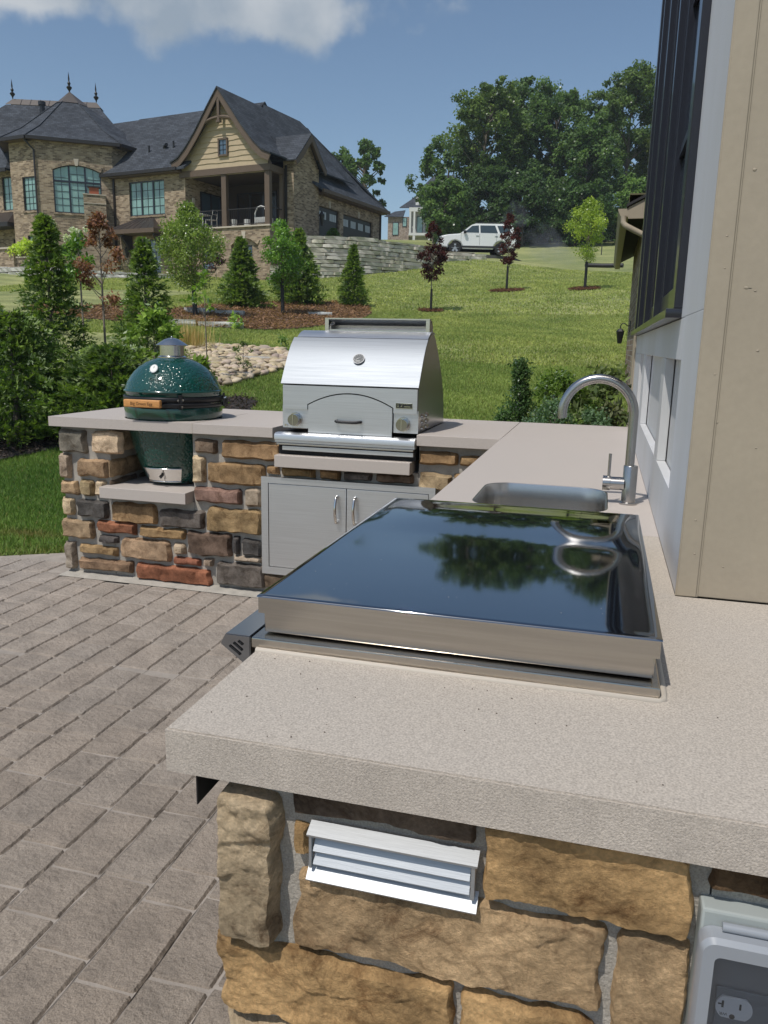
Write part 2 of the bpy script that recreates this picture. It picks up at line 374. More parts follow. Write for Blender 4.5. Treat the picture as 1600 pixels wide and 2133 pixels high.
def np_mesh(name, verts, faces, mt, parent=None, colors=None, smooth=False, attr='tint'):
    me = bpy.data.meshes.new(name)
    nv, nf, k = len(verts), len(faces), faces.shape[1]
    me.vertices.add(nv); me.vertices.foreach_set('co', np.asarray(verts, np.float32).ravel())
    me.loops.add(nf*k); me.loops.foreach_set('vertex_index', faces.astype(np.int32).ravel())
    me.polygons.add(nf); me.polygons.foreach_set('loop_start', np.arange(0, nf*k, k, dtype=np.int32))
    me.polygons.foreach_set('loop_total', np.full(nf, k, np.int32))
    if smooth: me.polygons.foreach_set('use_smooth', np.ones(nf, bool))
    me.update(calc_edges=True)
    if colors is not None:
        a = me.color_attributes.new(attr, 'FLOAT_COLOR', 'POINT')
        c = np.ones((nv, 4), np.float32); c[:, :3] = colors; a.data.foreach_set('color', c.ravel())
    me.materials.append(mt)
    o = bpy.data.objects.new(name, me)
    return link(o, parent)
lawn_m = mat('lawn', (0.23, 0.275, 0.108), 0.85, c2=(0.30, 0.305, 0.13), vs=0.35, var=0.20, fine=0.30, fs=26, bump=1.0, bs=22, bd=8, bdist=0.06, spec=0.15, vlo=0.3, vhi=0.7)
# faint mowing stripes and broad dry patches on top of the noise
t, bs_ = nodes_of(lawn_m)
src = bs_.inputs['Base Color'].links[0].from_socket
tcn = t.nodes.new('ShaderNodeTexCoord'); wv = t.nodes.new('ShaderNodeTexWave'); wv.wave_type = 'BANDS'; wv.bands_direction = 'Y'
mpn = t.nodes.new('ShaderNodeMapping'); mpn.inputs['Rotation'].default_value = (0, 0, 0.15); mpn.inputs['Scale'].default_value = (0.25, 0.25, 0.6)
t.links.new(tcn.outputs['Object'], mpn.inputs[0]); t.links.new(mpn.outputs[0], wv.inputs[0])
wv.inputs['Scale'].default_value = 1.0; wv.inputs['Distortion'].default_value = 3.5; wv.inputs['Detail'].default_value = 3; wv.inputs['Detail Scale'].default_value = 1.5
mr = t.nodes.new('ShaderNodeMapRange'); t.links.new(wv.outputs['Fac'], mr.inputs[0]); mr.inputs[3].default_value = 0.86; mr.inputs[4].default_value = 1.12
mx = t.nodes.new('ShaderNodeMix'); mx.data_type = 'RGBA'; mx.blend_type = 'MULTIPLY'; mx.inputs[0].default_value = 1
t.links.new(src, mx.inputs[6]); t.links.new(mr.outputs[0], mx.inputs[7]); t.links.new(mx.outputs[2], bs_.inputs['Base Color'])
lawn = np_mesh('lawn', vs_, fc_, lawn_m, smooth=True); tag(lawn, kind='structure')

# ---------------------------------------------------------------- patio of stamped pavers
pat_poly = [(-9.5, -5), (-9.5, -1.0), (-8.2, 0.95), (-7, 1.80), (-5.3, 2.86), (-3.545, 3.96), (-3.05, 4.27), (-2.75, 4.6), (2.5, 4.6), (2.5, -5)]
bm = BM(); poly(bm, [(x, y, -0.007) for x, y in pat_poly], (0, 0, -0.12))
patio = obj('patio', bm, grout); tag(patio, kind='structure')
def inside(x, y, pp=pat_poly):
    c = False; j = len(pp)-1
    for i in range(len(pp)):
        xi, yi = pp[i]; xj, yj = pp[j]
        if (yi > y) != (yj > y) and x < (xj-xi)*(y-yi)/(yj-yi)+xi: c = not c
        j = i
    return c
def paver_geo(x0, x1, y0, y1, seed, n=5, mz=7):
    V, F = [], []
    W, H = x1-x0, y1-y0
    for j in range(mz+1):
        for i in range(n+1):
            s, t_ = i/n, j/mz
            e_ = .0055; s2 = (0, e_/W, .34, .66, 1-e_/W, 1)[i]; t2 = (0, e_/H, .2, .4, .6, .8, 1-e_/H, 1)[j]
            X, Y = x0+W*s2, y0+H*t2
            ex = i in (0, n); ey = j in (0, mz)
            cn = ex and ey
            X += noise.noise(Vector((X*9, Y*13, seed)))*0.0040*(1 if ex or i in (1, n-1) else .4) + (0.004*(1 if i == 0 else -1) if cn else 0)
            Y += noise.noise(Vector((X*13, Y*9, seed+4)))*0.0040*(1 if ey or j in (1, mz-1) else .4) + (0.004*(1 if j == 0 else -1) if cn else 0)
            Z = (-0.0075 if (ex or ey) else 0.0)+fbm(X*16, Y*16, seed, 4)*0.0026
            if not (ex or ey): Z += noise.noise(Vector((X*3, Y*3, 2)))*0.0015
            V.append((X, Y, Z))
    for j in range(mz):
        for i in range(n):
            a = j*(n+1)+i; F.append((a, a+1, a+n+2, a+n+1))
    return V, F
pav = []
pr_ = random.Random(3)
k = -3
while True:
    x1 = -0.85-0.1475*k; x0 = x1-0.1475; k += 1
    if x0 < -5.4: break
    y = 0.1+pr_.uniform(0, .2)
    while y < 4.6:
        ln = pr_.choice([.125, .15, .165, .18, .2, .225, .26, .29]); y1 = y+ln
        gap = 0.0024; gy_ = 0.0034
        if y < 2.694 < y1: y1 = 2.694
        if y1-y > 0.06:
            cx, cy = (x0+x1)/2, (y+y1)/2
            gx0 = gap*2.8 if abs(x0+1.8825) < .01 else gap
            if inside(x0, y1) and inside(x0, y) and not (cy > 3.74 and x1 > -2.93 and y1 > 3.80) and not (x0 > -0.43):
                yy1 = min(y1, 3.752) if x1 > -2.93 else y1
                if yy1-y > .04: pav.append((x0+gx0*pr_.uniform(.7, 1.3), x1-gap*pr_.uniform(.6, 1.4), y+gy_*pr_.uniform(.6, 1.5), yy1-gy_))
        y = y1
def in_view(x, y):
    d = Vector((x, y, 0))-cam.matrix_world.translation; zz = d.dot(fwd)
    return zz > 0.2 and abs(d.dot(r2)/zz) < 0.53 and abs(d.dot(u2)/zz) < 0.70
vis = [p for p in pav if in_view((p[0]+p[1])/2, (p[2]+p[3])/2)]
vis.sort(key=lambda p: math.hypot(p[0], p[2])); vset = set(vis[:300])
rest_v, rest_f, rest_c = [], [], []
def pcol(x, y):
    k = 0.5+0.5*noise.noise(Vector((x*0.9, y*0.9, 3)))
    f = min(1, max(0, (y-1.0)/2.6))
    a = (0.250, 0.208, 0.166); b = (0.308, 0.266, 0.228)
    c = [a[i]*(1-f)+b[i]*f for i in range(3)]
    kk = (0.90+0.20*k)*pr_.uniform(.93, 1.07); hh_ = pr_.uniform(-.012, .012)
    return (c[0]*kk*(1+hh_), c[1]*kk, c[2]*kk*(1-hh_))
for q, p in enumerate(pav):
    V, F = paver_geo(*p, q*1.37)
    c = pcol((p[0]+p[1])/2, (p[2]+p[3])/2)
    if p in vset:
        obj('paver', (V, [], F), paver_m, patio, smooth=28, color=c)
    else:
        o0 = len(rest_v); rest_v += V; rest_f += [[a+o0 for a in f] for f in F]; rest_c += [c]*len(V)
paver_s = mat('stamped_paver_mass', (0.2, 0.18, 0.16), 0.7, attr='tint', var=0.16, vs=5, fine=0.18, fs=190, bump=0.9, bs=90, bd=8, bdist=0.004, spec=0.35)
o = np_mesh('pavers_remaining', np.array(rest_v), np.array(rest_f), paver_s, patio, colors=np.array(rest_c), smooth=True); tag(o, kind='stuff')
# open cracks along the long joints
bm = BM(); pr_ = random.Random(21); k = -3; crack = mat('joint_crack', (0.035, 0.028, 0.022), 1.0, spec=0.1)
while k < 26:
    xj = -0.85-0.1475*k; y = 0.2
    while y < 4.5:
        big = abs(xj+1.8825) < .01
        ln_ = pr_.uniform(.12, .6); wd_ = (.0022 if big else pr_.choice([.0007, .0011, .0015, .0019])); y1 = min(y+ln_, 4.5)
        if pr_.random() < .86 or big:
            M_ = max(2, int((y1-y)/.02)); L_ = []; R_ = []
            for i in range(M_+1):
                yy = y+(y1-y)*i/M_; w_ = wd_*(.35+.9*abs(noise.noise(Vector((xj*7, yy*16, 3)))))*(1-.7*abs(2*i/M_-1)**4); xx = xj+.0012+noise.noise(Vector((xj*11, yy*14, 0)))*.0028
                L_.append(bm.verts.new((xx-w_, yy, -.0052))); R_.append(bm.verts.new((xx+w_, yy, -.0052)))
            if inside(xj, y1) and not (y1 > 3.72 and xj > -2.93) and xj < -.42:
                for i in range(M_): bm.faces.new((L_[i], R_[i], R_[i+1], L_[i+1]))
        y = y1+pr_.uniform(0, .03)
    k += 1
o = obj('joint_cracks', bm, crack, patio); tag(o, kind='stuff')

# ---------------------------------------------------------------- masonry kitchen counter
kit = empty('kitchen_counter', (-1.6, 3.9, 0))
tag(kit, 'L-shaped outdoor kitchen counter of rough brown stone under pale limestone slabs', 'counter')
KL = Vector((-1.6, 3.9, 0))
def K(o): o.location = o.location-KL; return o
ZB = 0.857
def core(*b): return K(boxo('mortar_core', b, mortar, kit))
core(-2.905, -2.60, 3.775, 4.60, -0.05, ZB); core(-2.598, -2.092, 3.775, 4.60, -0.05, 0.476); core(-2.598, -2.092, 4.56, 4.60, .478, ZB)
core(-2.09, -1.60, 3.775, 4.60, -0.05, ZB); core(-1.598, -0.852, 3.775, 4.60, -0.05, 0.712); core(-1.598, -0.852, 4.1, 4.60, .714, ZB); core(-0.85, -0.402, 3.775, 4.60, -0.05, ZB)
core(-0.385, 0.14, 0.7555, 1.34, -0.05, 0.855); core(0.142, 1.4, 0.7555, 1.3, -0.05, 0.855); core(-0.385, .14, 1.342, 3.773, -.05, 0.78); core(-0.40, 0.14, 3.7745, 4.6, -.05, 0.855)
# mortar skirt smeared along the foot of the wall
bm = BM(); poly(bm, [(-2.935, 3.70, 0.003), (-1.5, 3.69, 0.003), (-0.5, 3.69, .003), (-0.5, 3.775, 0.02), (-2.905, 3.775, 0.02)]); K(obj('mortar_skirt', bm, mortar, kit))
FAR = [(-2.911, 0.709, -2.738, 0.836, 'g'), (-2.697, 0.717, -2.515, 0.84, 'b'), (-2.919, 0.563, -2.847, 0.703, 'p'), (-2.799, 0.578, -2.605, 0.68, 't'), (-2.918, 0.469, -2.806, 0.545, 't'), (-2.794, 0.471, -2.704, 0.561, 't'), (-2.693, 0.474, -2.626, 0.563, 'b'), (-2.912, 0.348, -2.842, 0.451, 'b'), (-2.822, 0.347, -2.624, 0.448, 'k'), (-2.598, 0.334, -2.321, 0.444, 'o'), (-2.296, 0.334, -2.028, 0.432, 'v'), (-2.925, 0.219, -2.721, 0.325, 't'), (-2.695, 0.264, -2.449, 0.334, 'r'), (-2.687, 0.204, -2.569, 0.247, 'k'), (-2.428, 0.261, -2.146, 0.321, 'o'), (-2.916, 0.029, -2.852, 0.191, 's'), (-2.824, 0.132, -2.578, 0.184, 'o'), (-2.549, 0.128, -2.24, 0.247, 't'), (-2.218, 0.178, -2.15, 0.241, 'p'), (-2.13, 0.188, -1.871, 0.317, 'n'), (-1.856, 0.212, -1.823, 0.309, 'k'), (-1.807, 0.209, -1.694, 0.304, 'k'), (-1.854, 0.174, -1.694, 0.204, 'p'), (-2.824, 0.036, -2.48, 0.107, 'm'), (-2.454, 0.014, -1.994, 0.107, 'r'), (-2.22, 0.123, -2.056, 0.163, 'r'), (-2.039, 0.125, -1.979, 0.171, 'p'), (-1.96, 0.033, -1.678, 0.163, 'v'), (-1.677, 0.042, -1.537, 0.122, 'n'), (-2.073, 0.75, -1.944, 0.824, 'n'), (-1.911, 0.733, -1.576, 0.828, 'o'), (-2.088, 0.587, -2.016, 0.736, 'b'), (-1.999, 0.594, -1.671, 0.71, 'o'), (-2.082, 0.485, -1.808, 0.566, 'q'), (-1.786, 0.483, -1.692, 0.578, 'p'), (-2.013, 0.328, -1.694, 0.462, 'o'), (-1.657, 0.664, -1.589, 0.711, 'o'), (-1.573, 0.655, -1.392, 0.703, 'o'), (-1.366, 0.654, -1.256, 0.705, 'o'), (-1.238, 0.657, -1.091, 0.701, 'v'), (-1.067, 0.66, -0.872, 0.704, 'n'), (-0.847, 0.763, -0.654, 0.829, 'o'), (-0.843, 0.633, -0.681, 0.722, 't'), (-0.644, 0.769, -0.543, 0.815, 'o'), (-0.667, 0.639, -0.601, 0.72, 'o')]
for q, (x0, z0, x1, z1, c) in enumerate(FAR):
    W, H = x1-x0, z1-z0
    dep_ = 0.033
    K(stone(x0, x1, z0, z1, 3.748, dep_, max(6, int(W/.012)), max(5, int(H/.012)), 0.016, kit, vary(SC[c]), seed=q*1.9+3, edge=0.014))
# returns of the corner stones into the grill niche, and stones of the left end (facing -X)
for q, (z0, z1, c) in enumerate([(0.717, .84, 'b'), (.578, .68, 't'), (.49, .565, 'n')]):
    o = stone(3.76, 4.02+0.1*(q % 2), z0, z1, 2.592, .012, 14, 8, 0.008, kit, vary(SC[c]), axis='x', seed=50+q)
    o.scale.x = -1; K(o); o.location.x += 0.0
    q2 = stone(4.05+0.1*(q % 2), 4.42, z0, z1, 2.592, .012, 14, 8, 0.008, kit, vary(SC['r' if q == 1 else 'n']), axis='x', seed=60+q); q2.scale.x = -1; K(q2)
pr_ = random.Random(5)
z = 0.03
while z < 0.8:
    h = pr_.choice([.07, .1, .12]); h = min(h, .845-z); y = 3.80
    while y < 4.5:
        wd = pr_.uniform(.1, .3); y1 = min(y+wd, 4.58)
        K(stone(y, y1-.014, z, z+h-.014, -2.918, .02, 10, 6, 0.010, kit, vary(SC[pr_.choice('btonpkr')]), axis='x', seed=pr_.random()*90)); y = y1
    z += h
# patio side of the near run (faces -X)
z = 0.03
while z < 0.80:
    h = pr_.choice([.08, .1, .13]); h = min(h, .85-z); y = 0.80
    while y < 3.6:
        wd = pr_.uniform(.12, .34); y1 = min(y+wd, 3.72)
        if y1-y > .05 and z+h-z > .04: K(stone(y, y1-.016, z, z+h-.016, -0.398, .02, 8, 5, 0.012, kit, vary(SC[pr_.choice('btonpkr')]), axis='x', seed=pr_.random()*90))
        y = y1
    z += h
# near end wall, stones as the photograph shows them
NEARW = [(-0.391, 0.653, -0.319, 0.838, 'b', .016, .020), (-0.303, 0.8195, -0.094, 0.8545, 'n', .003, .008), (-0.303, 0.764, -0.284, 0.806, 'O', .003, .008),
         (-0.301, 0.650, 0.046, 0.752, 'T', .003, .012), (-0.086, 0.761, 0.125, 0.8545, 'O', .008, .011), (0.056, 0.600, 0.129, 0.752, 'T', .003, .010),
         (-0.396, 0.540, -0.113, 0.640, 'O', .005, .012), (-0.103, 0.50, 0.046, 0.640, 'O', .005, .012), (0.138, 0.817, 0.34, 0.8545, 'N', .005, .008),
         (-0.39, 0.44, -0.2, 0.530, 'b', .006, .012), (-0.186, 0.38, 0.04, 0.487, 'T', .006, .012), (.06, .45, .30, .598, 'O', .006, .012), (-.39, .30, -.2, .426, 'n', .006, .012), (-.39, .15, -.1, .286, 'T', .006, .012), (-.085, .2, .2, .366, 'O', .006, .012), (-.39, .01, -.2, .136, 'O', .006, .012), (-.185, .01, .1, .136, 'b', .006, .012), (.115, .01, .35, .186, 'T', .006, .012), (.215, .2, .5, .436, 'b', .006, .012), (.32, .45, .6, .6, 'T', .006, .012), (.36, .62, .6, .74, 'O', .006, .012), (.36, .755, .6, .85, 'T', .006, .012)]
for q, (x0, z0, x1, z1, c, proud, rel) in enumerate(NEARW):
    W, H = x1-x0, z1-z0; st = 0.0023 if z1 > 0.55 and x0 < .2 else 0.012
    K(stone(x0, x1, z0, z1, 0.7505-proud, .02+proud, max(6, min(150, int(W/st))), max(6, min(90, int(H/st))), rel*0.8, kit, SC[c], seed=q*7.7+1.3, edge=0.0055))
# stone slabs
def slab(name, x0, x1, y0, y1, z0, z1, mt, bev=0.002, mt2=None):
    bm = box(BM(), x0, x1, y0, y1, z0, z1, bev)
    if mt2:
        for f in bm.faces:
            if f.normal.z < 0.3: f.material_index = 1
    return K(obj(name, bm, [mt, mt2] if mt2 else mt, kit, smooth=30))
# near slab with the rounded sink cut-out
def rrect(x0, x1, y0, y1, r, n=8):
    p = []
    for cx, cy, a in ((x1-r, y1-r, 0), (x0+r, y1-r, 90), (x0+r, y0+r, 180), (x1-r, y0+r, 270)):
        for i in range(n+1):
            t_ = R(a+90*i/n); p.append((cx+r*math.cos(t_), cy+r*math.sin(t_)))
    return p
SINK = (-0.337, 0.037, 2.12, 2.525)
def holed(x0, x1, y0, y1, z0, z1, hole):
    bm = BM(); ou = [(x0, y0), (x1, y0), (x1, y1), (x0, y1)]
    for z, flip in ((z1, False), (z0, True)):
        vo = [bm.verts.new((*p, z)) for p in ou]; vh = [bm.verts.new((*p, z)) for p in hole]
        es = [bm.edges.new((vo[i], vo[(i+1) % 4])) for i in range(4)]+[bm.edges.new((vh[i], vh[(i+1) % len(vh)])) for i in range(len(vh))]
        bmesh.ops.triangle_fill(bm, use_beauty=True, edges=es)
        if z == z1: top = (vo, vh)
        else: bot = (vo, vh)
    for a, b in ((top[0], bot[0]), (top[1], bot[1])):
        for i in range(len(a)):
            j = (i+1) % len(a); bm.faces.new((a[i], a[j], b[j], b[i]))
    return bm
hole = rrect(*SINK, 0.085)
bm = holed(-0.448, 0.1515, 1.90, 3.800, ZB+.0005, 0.91, hole); K(obj('countertop', bm, honed, kit))
def near_slab(*b): return slab('countertop', *b, limestone, 0.0025, rockface)
# the end slab runs on under the corner post to the right
bm = BM(); poly(bm, [(-0.448, 0.726, ZB), (1.5, 0.726, ZB), (1.5, 1.4338, ZB), (0.1512, 1.4338, ZB), (0.1512, 1.8985, ZB), (-0.448, 1.8985, ZB)], (0, 0, 0.91-ZB))
bmesh.ops.recalc_face_normals(bm, faces=bm.faces)
es = [e for e in bm.edges if all(abs(v.co.z-0.91) < 1e-5 for v in e.verts) and (all(abs(v.co.y-.726) < 1e-5 for v in e.verts) or all(abs(v.co.x+.448) < 1e-5 for v in e.verts))]
bmesh.ops.bevel(bm, geom=es, offset=0.0022, segments=2, affect='EDGES')
for f in bm.faces:
    if f.normal.z < 0.3: f.material_index = 1
K(obj('countertop', bm, [limestone, rockface], kit, smooth=25))
slab('countertop', -0.448, 0.24, 3.8025, 4.635, ZB+.0005, 0.91, honed)
slab('countertop', -0.853, -0.4505, 3.717, 4.635, ZB+.0005, 0.91, honed)
slab('countertop', -2.06, -1.606, 3.717, 4.40, ZB+.0005, 0.91, honed)
# left slab with the round cut-out for the kamado
circ = [(-2.325+0.2675*math.cos(2*math.pi*i/48), 4.0+0.2675*math.sin(2*math.pi*i/48)) for i in range(48)]
bm = holed(-2.941, -2.0625, 3.717, 4.40, ZB+.0005, 0.91, circ); K(obj('countertop', bm, honed, kit))
slab('countertop', -2.941, -0.8545, 4.4015, 4.635, ZB+.0005, 0.91, honed)
slab('joint_sealant', -2.0635, -2.0585, 3.716, 3.7175, ZB+.001, 0.9105, silicone, 0)
# niche shelf and the ledge under the grill
slab('niche_shelf', -2.624, -2.098, 3.69, 4.55, .478, .540, honed, 0.003)
slab('grill_ledge', -1.587, -0.877, 3.69, 4.09, .7135, .775, honed, 0.003)
# L bracket under the overhang
bm = BM(); box(bm, -0.416, -0.4145, 0.735, 3.6, 0.815, 0.8555); box(bm, -0.4140, -0.388, 0.735, 3.6, 0.853, 0.8555); K(obj('support_bracket', bm, black, kit))

# ---------------------------------------------------------------- access doors below the grill
cab = empty('access_cabinet', (-1.22, 3.74, 0.13)); tag(cab, 'double stainless access doors set in the stone wall below the dome-lidded grill', 'cabinet doors')
def at(o, e): o.location = o.location-e.location; return o
def A(name, bm, mt, e, smooth=35): return at(obj(name, bm, mt, e, smooth=smooth), e)
bm = BM()
X0, X1, Z0, Z1 = -1.679, -0.755, 0.130, 0.652; a0, a1, c0, c1 = -1.641, -0.786, 0.170, 0.620
for b in ((X0, X1, 3.732, 3.76, c1, Z1), (X0, X1, 3.732, 3.76, Z0, c0), (X0, a0, 3.732, 3.76, c0, c1), (a1, X1, 3.732, 3.76, c0, c1)): box(bm, *b)
bmesh.ops.remove_doubles(bm, verts=bm.verts, dist=1e-5)
A('frame', bm, steel_h, cab)
A('backing', box(BM(), a0, a1, 3.755, 3.765, c0, c1), dark_in, cab)
A('door', box(BM(), a0+.003, -1.2145, 3.734, 3.752, c0+.003, c1-.003, .0015), steel_h, cab)
A('door', box(BM(), -1.2105, a1-.003, 3.734, 3.752, c0+.003, c1-.003, .0015), steel_h, cab)
for hx in (-1.261, -1.164):
    bm = BM(); pts = [(hx, 3.734, .575), (hx, 3.715, .572)]+[(hx, 3.712-0.018*math.sin(math.pi*i/8), .568-.122*i/8) for i in range(9)]+[(hx, 3.715, .442), (hx, 3.734, .439)]
    tube(bm, pts, .0075, 10); A('handle', bm, steel_bright, cab, 60)

# ---------------------------------------------------------------- covered cooktop on the near slab
ck = empty('covered_cooktop', (-0.18, 1.38, 0.91)); tag(ck, 'stainless built-in cooktop under a flat mirror-finish cover on the near limestone slab', 'cooktop')
bm = BM()
box(bm, -0.457, 0.097, 0.975, 1.800, 0.9105, 0.926, .002)
A('base_frame', bm, steel_side, ck)
bm = BM(); box(bm, -0.446, 0.089, 0.996, 1.762, 0.9285, 0.9625, .002); A('burner_box', bm, steel_side, ck)
bm = BM()   # skirt of the cover
for b in ((-0.452, 0.094, 0.990, 0.9925, 0.9585, 0.9825), (-0.452, 0.094, 1.7675, 1.770, 0.9585, 0.9825), (-0.452, -0.4495, 0.993, 1.767, 0.9585, 0.9825), (0.0915, 0.094, 0.993, 1.767, 0.9585, 0.9825)): box(bm, *b)
A('cover_skirt', bm, steel_side, ck)
def lidz(x, y):
    s = min(1, (x+.452)/.03, (.094-x)/.03, (y-.99)/.03, (1.77-y)/.03); s = max(0, s); s = s*s*(3-2*s)
    g = lambda a, b, wx, wy, A_: A_*math.exp(-((x-a)/wx)**2-((y-b)/wy)**2)
    q1 = max(0, min(1, (y-1.42)/.20)); q2 = max(0, min(1, (y-1.63)/.14)); q1 = q1*q1*(3-2*q1); q2 = q2*q2*(3-2*q2); fx = math.exp(-((x+.14)/.27)**4)
    z = -g(-0.13, 1.38, .30, .09, .0014)+.0052*fx*(q1-q2*.95)-g(0.005, 1.43, .045, .06, .0012)+0.0007*noise.noise(Vector((x*3.5, y*3.5, 1)))-g(0.07, 1.3, .03, .5, .0006)
    return 0.985+z*s
bm = BM(); nx, ny = 70, 100; vv = []
for j in range(ny+1):
    vv.append([bm.verts.new((-.452+.546*i/nx, .99+.78*j/ny, lidz(-.452+.546*i/nx, .99+.78*j/ny))) for i in range(nx+1)])
for j in range(ny):
    for i in range(nx): bm.faces.new((vv[j][i], vv[j][i+1], vv[j+1][i+1], vv[j+1][i]))
# rolled edge down to the skirt
per = [vv[0][i] for i in range(nx+1)]+[vv[j][nx] for j in range(1, ny+1)]+[vv[ny][i] for i in range(nx-1, -1, -1)]+[vv[j][0] for j in range(ny-1, 0, -1)]
lo_ = []
for lvl, (o_, dz) in enumerate(((.0012, -.0006), (.0018, -.0026))):
    cur = []
    for v in per:
        x, y = v.co.x, v.co.y
        dx = -o_ if x < -.4515 else (o_ if x > .0935 else 0); dy = -o_ if y < .9905 else (o_ if y > 1.7695 else 0)
        cur.append(bm.verts.new((x+dx, y+dy, .985+dz)))
    lo_.append(cur)
for a_, b_ in ((per, lo_[0]), (lo_[0], lo_[1])):
    for k in range(len(per)):
        q = (k+1) % len(per); bm.faces.new((a_[k], b_[k], b_[q], a_[q]))
cov = A('cover_panel', bm, steel_dark, ck, 60)
bm = BM()   # control box along the patio side
prof = [(-0.499, 0.9255), (-0.4615, 0.9255), (-0.4615, 0.845), (-0.475, 0.845), (-0.475, 0.886), (-0.508, 0.909)]
prof = [(-0.499, 0.9255), (-0.4605, 0.9255), (-0.4605, 0.872), (-0.468, 0.880), (-0.508, 0.909)]
poly(bm, [(x, .979, z) for x, z in prof], (0, .80, 0))
bmesh.ops.recalc_face_normals(bm, faces=bm.faces); bmesh.ops.bevel(bm, geom=list(bm.edges), offset=.0012, segments=2, affect='EDGES')
A('control_box', bm, steel_dark, ck)
for a_, b_ in (((-0.492, .9075), (-0.4765, .8965)), ((-0.4855, .9125), (-0.4735, .9035)), ((-.4780, .9160), (-.4725, .9122))):
    bm = BM(); d = Vector((b_[0]-a_[0], 0, b_[1]-a_[1])).normalized()*0; cyl(bm, (a_[0], .9786, a_[1]), (a_[0], .9775, a_[1]), .0015, n=10); cyl(bm, (b_[0], .9786, b_[1]), (b_[0], .9775, b_[1]), .0015, n=10)
    nn_ = Vector((-(b_[1]-a_[1]), 0, b_[0]-a_[0])).normalized()*.0015
    P_ = [Vector((a_[0], .9782, a_[1])), Vector((b_[0], .9782, b_[1]))]
    poly(bm, [P_[0]+nn_, P_[1]+nn_, P_[1]-nn_, P_[0]-nn_], (0, -.0007, 0)); A('vent_slot', bm, dark_in, ck, None)
bm = BM(); tube(bm, [(-0.447, .9705, .9092), (-.2, .9695, .9092), (0.096, .9705, .9092), (.101, .976, .9092), (.1025, 1.0, .9092), (.1020, 1.78, .9092)], .0052, 8)
A('caulk_bead', bm, silicone, ck, 60)

# ---------------------------------------------------------------- sink and faucet
sk = empty('sink', (-0.15, 2.32, 0.75)); tag(sk, 'rounded stainless undermount sink behind the covered cooktop', 'sink')
bm = BM(); rings = []
x0, x1, y0, y1 = SINK
for gro, z, rr in ((-.0006, .9085, .0845), (-.0012, .9095, .084), (-.004, .9095, .081), (-.0055, .906, .080), (-.007, .860, .079), (-.010, .80, .076), (-.024, .71, .070), (-.045, .690, .055), (-.10, .685, .03)):
    rings.append([bm.verts.new((p[0], p[1], z)) for p in rrect(x0-gro, x1+gro, y0-gro, y1+gro, rr)])
for a_, b_ in zip(rings, rings[1:]):
    for k in range(len(a_)): bm.faces.new((a_[k], a_[(k+1) % len(a_)], b_[(k+1) % len(a_)], b_[k]))
bm.faces.new(rings[-1])
A('basin', bm, basin_m, sk, 50)
bm = BM(); lathe(bm, [(.001, .6875), (.03, .6875), (.042, .690), (.045, .6865)], (-.15, 2.32), 24); A('drain', bm, steel_bright, sk, 50)

fa = empty('faucet', (0.091, 2.289, 0.91)); tag(fa, 'brushed steel gooseneck faucet standing between the sink and the wall', 'faucet')
bm = BM(); lathe(bm, [(.0, .9105), (.0245, .9105), (.0245, .9150), (.0225, .9170), (.0195, .9175), (.0195, 1.018), (.0185, 1.0195), (.013, 1.0195), (.0, 1.0195)], (.091, 2.289), 40); A('body', bm, faucet_steel, fa, 40)
bm = BM(); cx, cz, rr = -.0095, 1.160, .0965
pts = [(.0870, 2.289, 1.016), (.0870, 2.289, 1.08), (.087, 2.289, 1.13)]+[(cx+rr*math.cos(R(a)), 2.289, cz+rr*math.sin(R(a))) for a in range(0, 191, 6)]
pts += [(pts[-1][0]+.0012, 2.289, pts[-1][2]-.006)]
tube(bm, pts, .0128, 24); A('spout', bm, faucet_steel, fa, 50)
bm = BM(); cyl(bm, (.076, 2.289, .967), (.040, 2.289, .967), .0185, n=32); A('valve_neck', bm, faucet_steel, fa, 40)
bm = BM(); cyl(bm, (.0395, 2.289, .967), (.018, 2.289, .967), .0205, n=32); A('valve_cap', bm, faucet_steel, fa, 40)
bm = BM(); cyl(bm, (.0335, 2.289, .986), (.0335, 2.289, 1.050), .0042, n=16); A('lever', bm, faucet_steel, fa, 40)

# ---------------------------------------------------------------- vent louvre
lv = empty('vent_louver', (-0.185, 0.74, 0.78)); tag(lv, 'small mill-finish aluminium vent louver on the near stone wall', 'vent')
bm = BM(); VX0, VX1 = -.2785, -.0915
poly(bm, [(VX0-.002, .7215, .8045), (VX0-.002, .7495, .8125), (VX0-.002, .7495, .8100), (VX0-.002, .7225, .8020)], (VX1-VX0+.004, 0, 0)); A('top_flange', bm, alu, lv)
bm = BM(); poly(bm, [(VX0-.003, .722, .748), (VX0-.003, .748, .764), (VX0-.003, .7495, .762), (VX0-.003, .7235, .746)], (VX1-VX0+.006, 0, 0)); A('bottom_flange', bm, alu, lv)
for a_, b_ in ((VX0, VX0+.003), (VX1-.0045, VX1-.0005)):
    bm = BM(); box(bm, a_, b_, .7262, .755, .7615, .8022); A('side_flange', bm, alu, lv)
for zz in (.787, .7705):
    bm = BM(); poly(bm, [(VX0+.0045, .7275, zz-.004), (VX0+.0045, .744, zz+.0110), (VX0+.0045, .7452, zz+.0095), (VX0+.0045, .7288, zz-.0055)], (VX1-VX0-.0105, 0, 0)); A('louver_blade', bm, alu, lv)
A('backing', box(BM(), VX0+.0035, VX1-.005, .7505, .7545, .7620, .806), steel_side, lv)

for o in lv.children:      # the louver is shallow: nearly flush with the stone faces
    for v in o.data.vertices: v.co.y = (.7495-(.7495-(v.co.y+o.location.y+lv.location.y))*.60)-o.location.y-lv.location.y

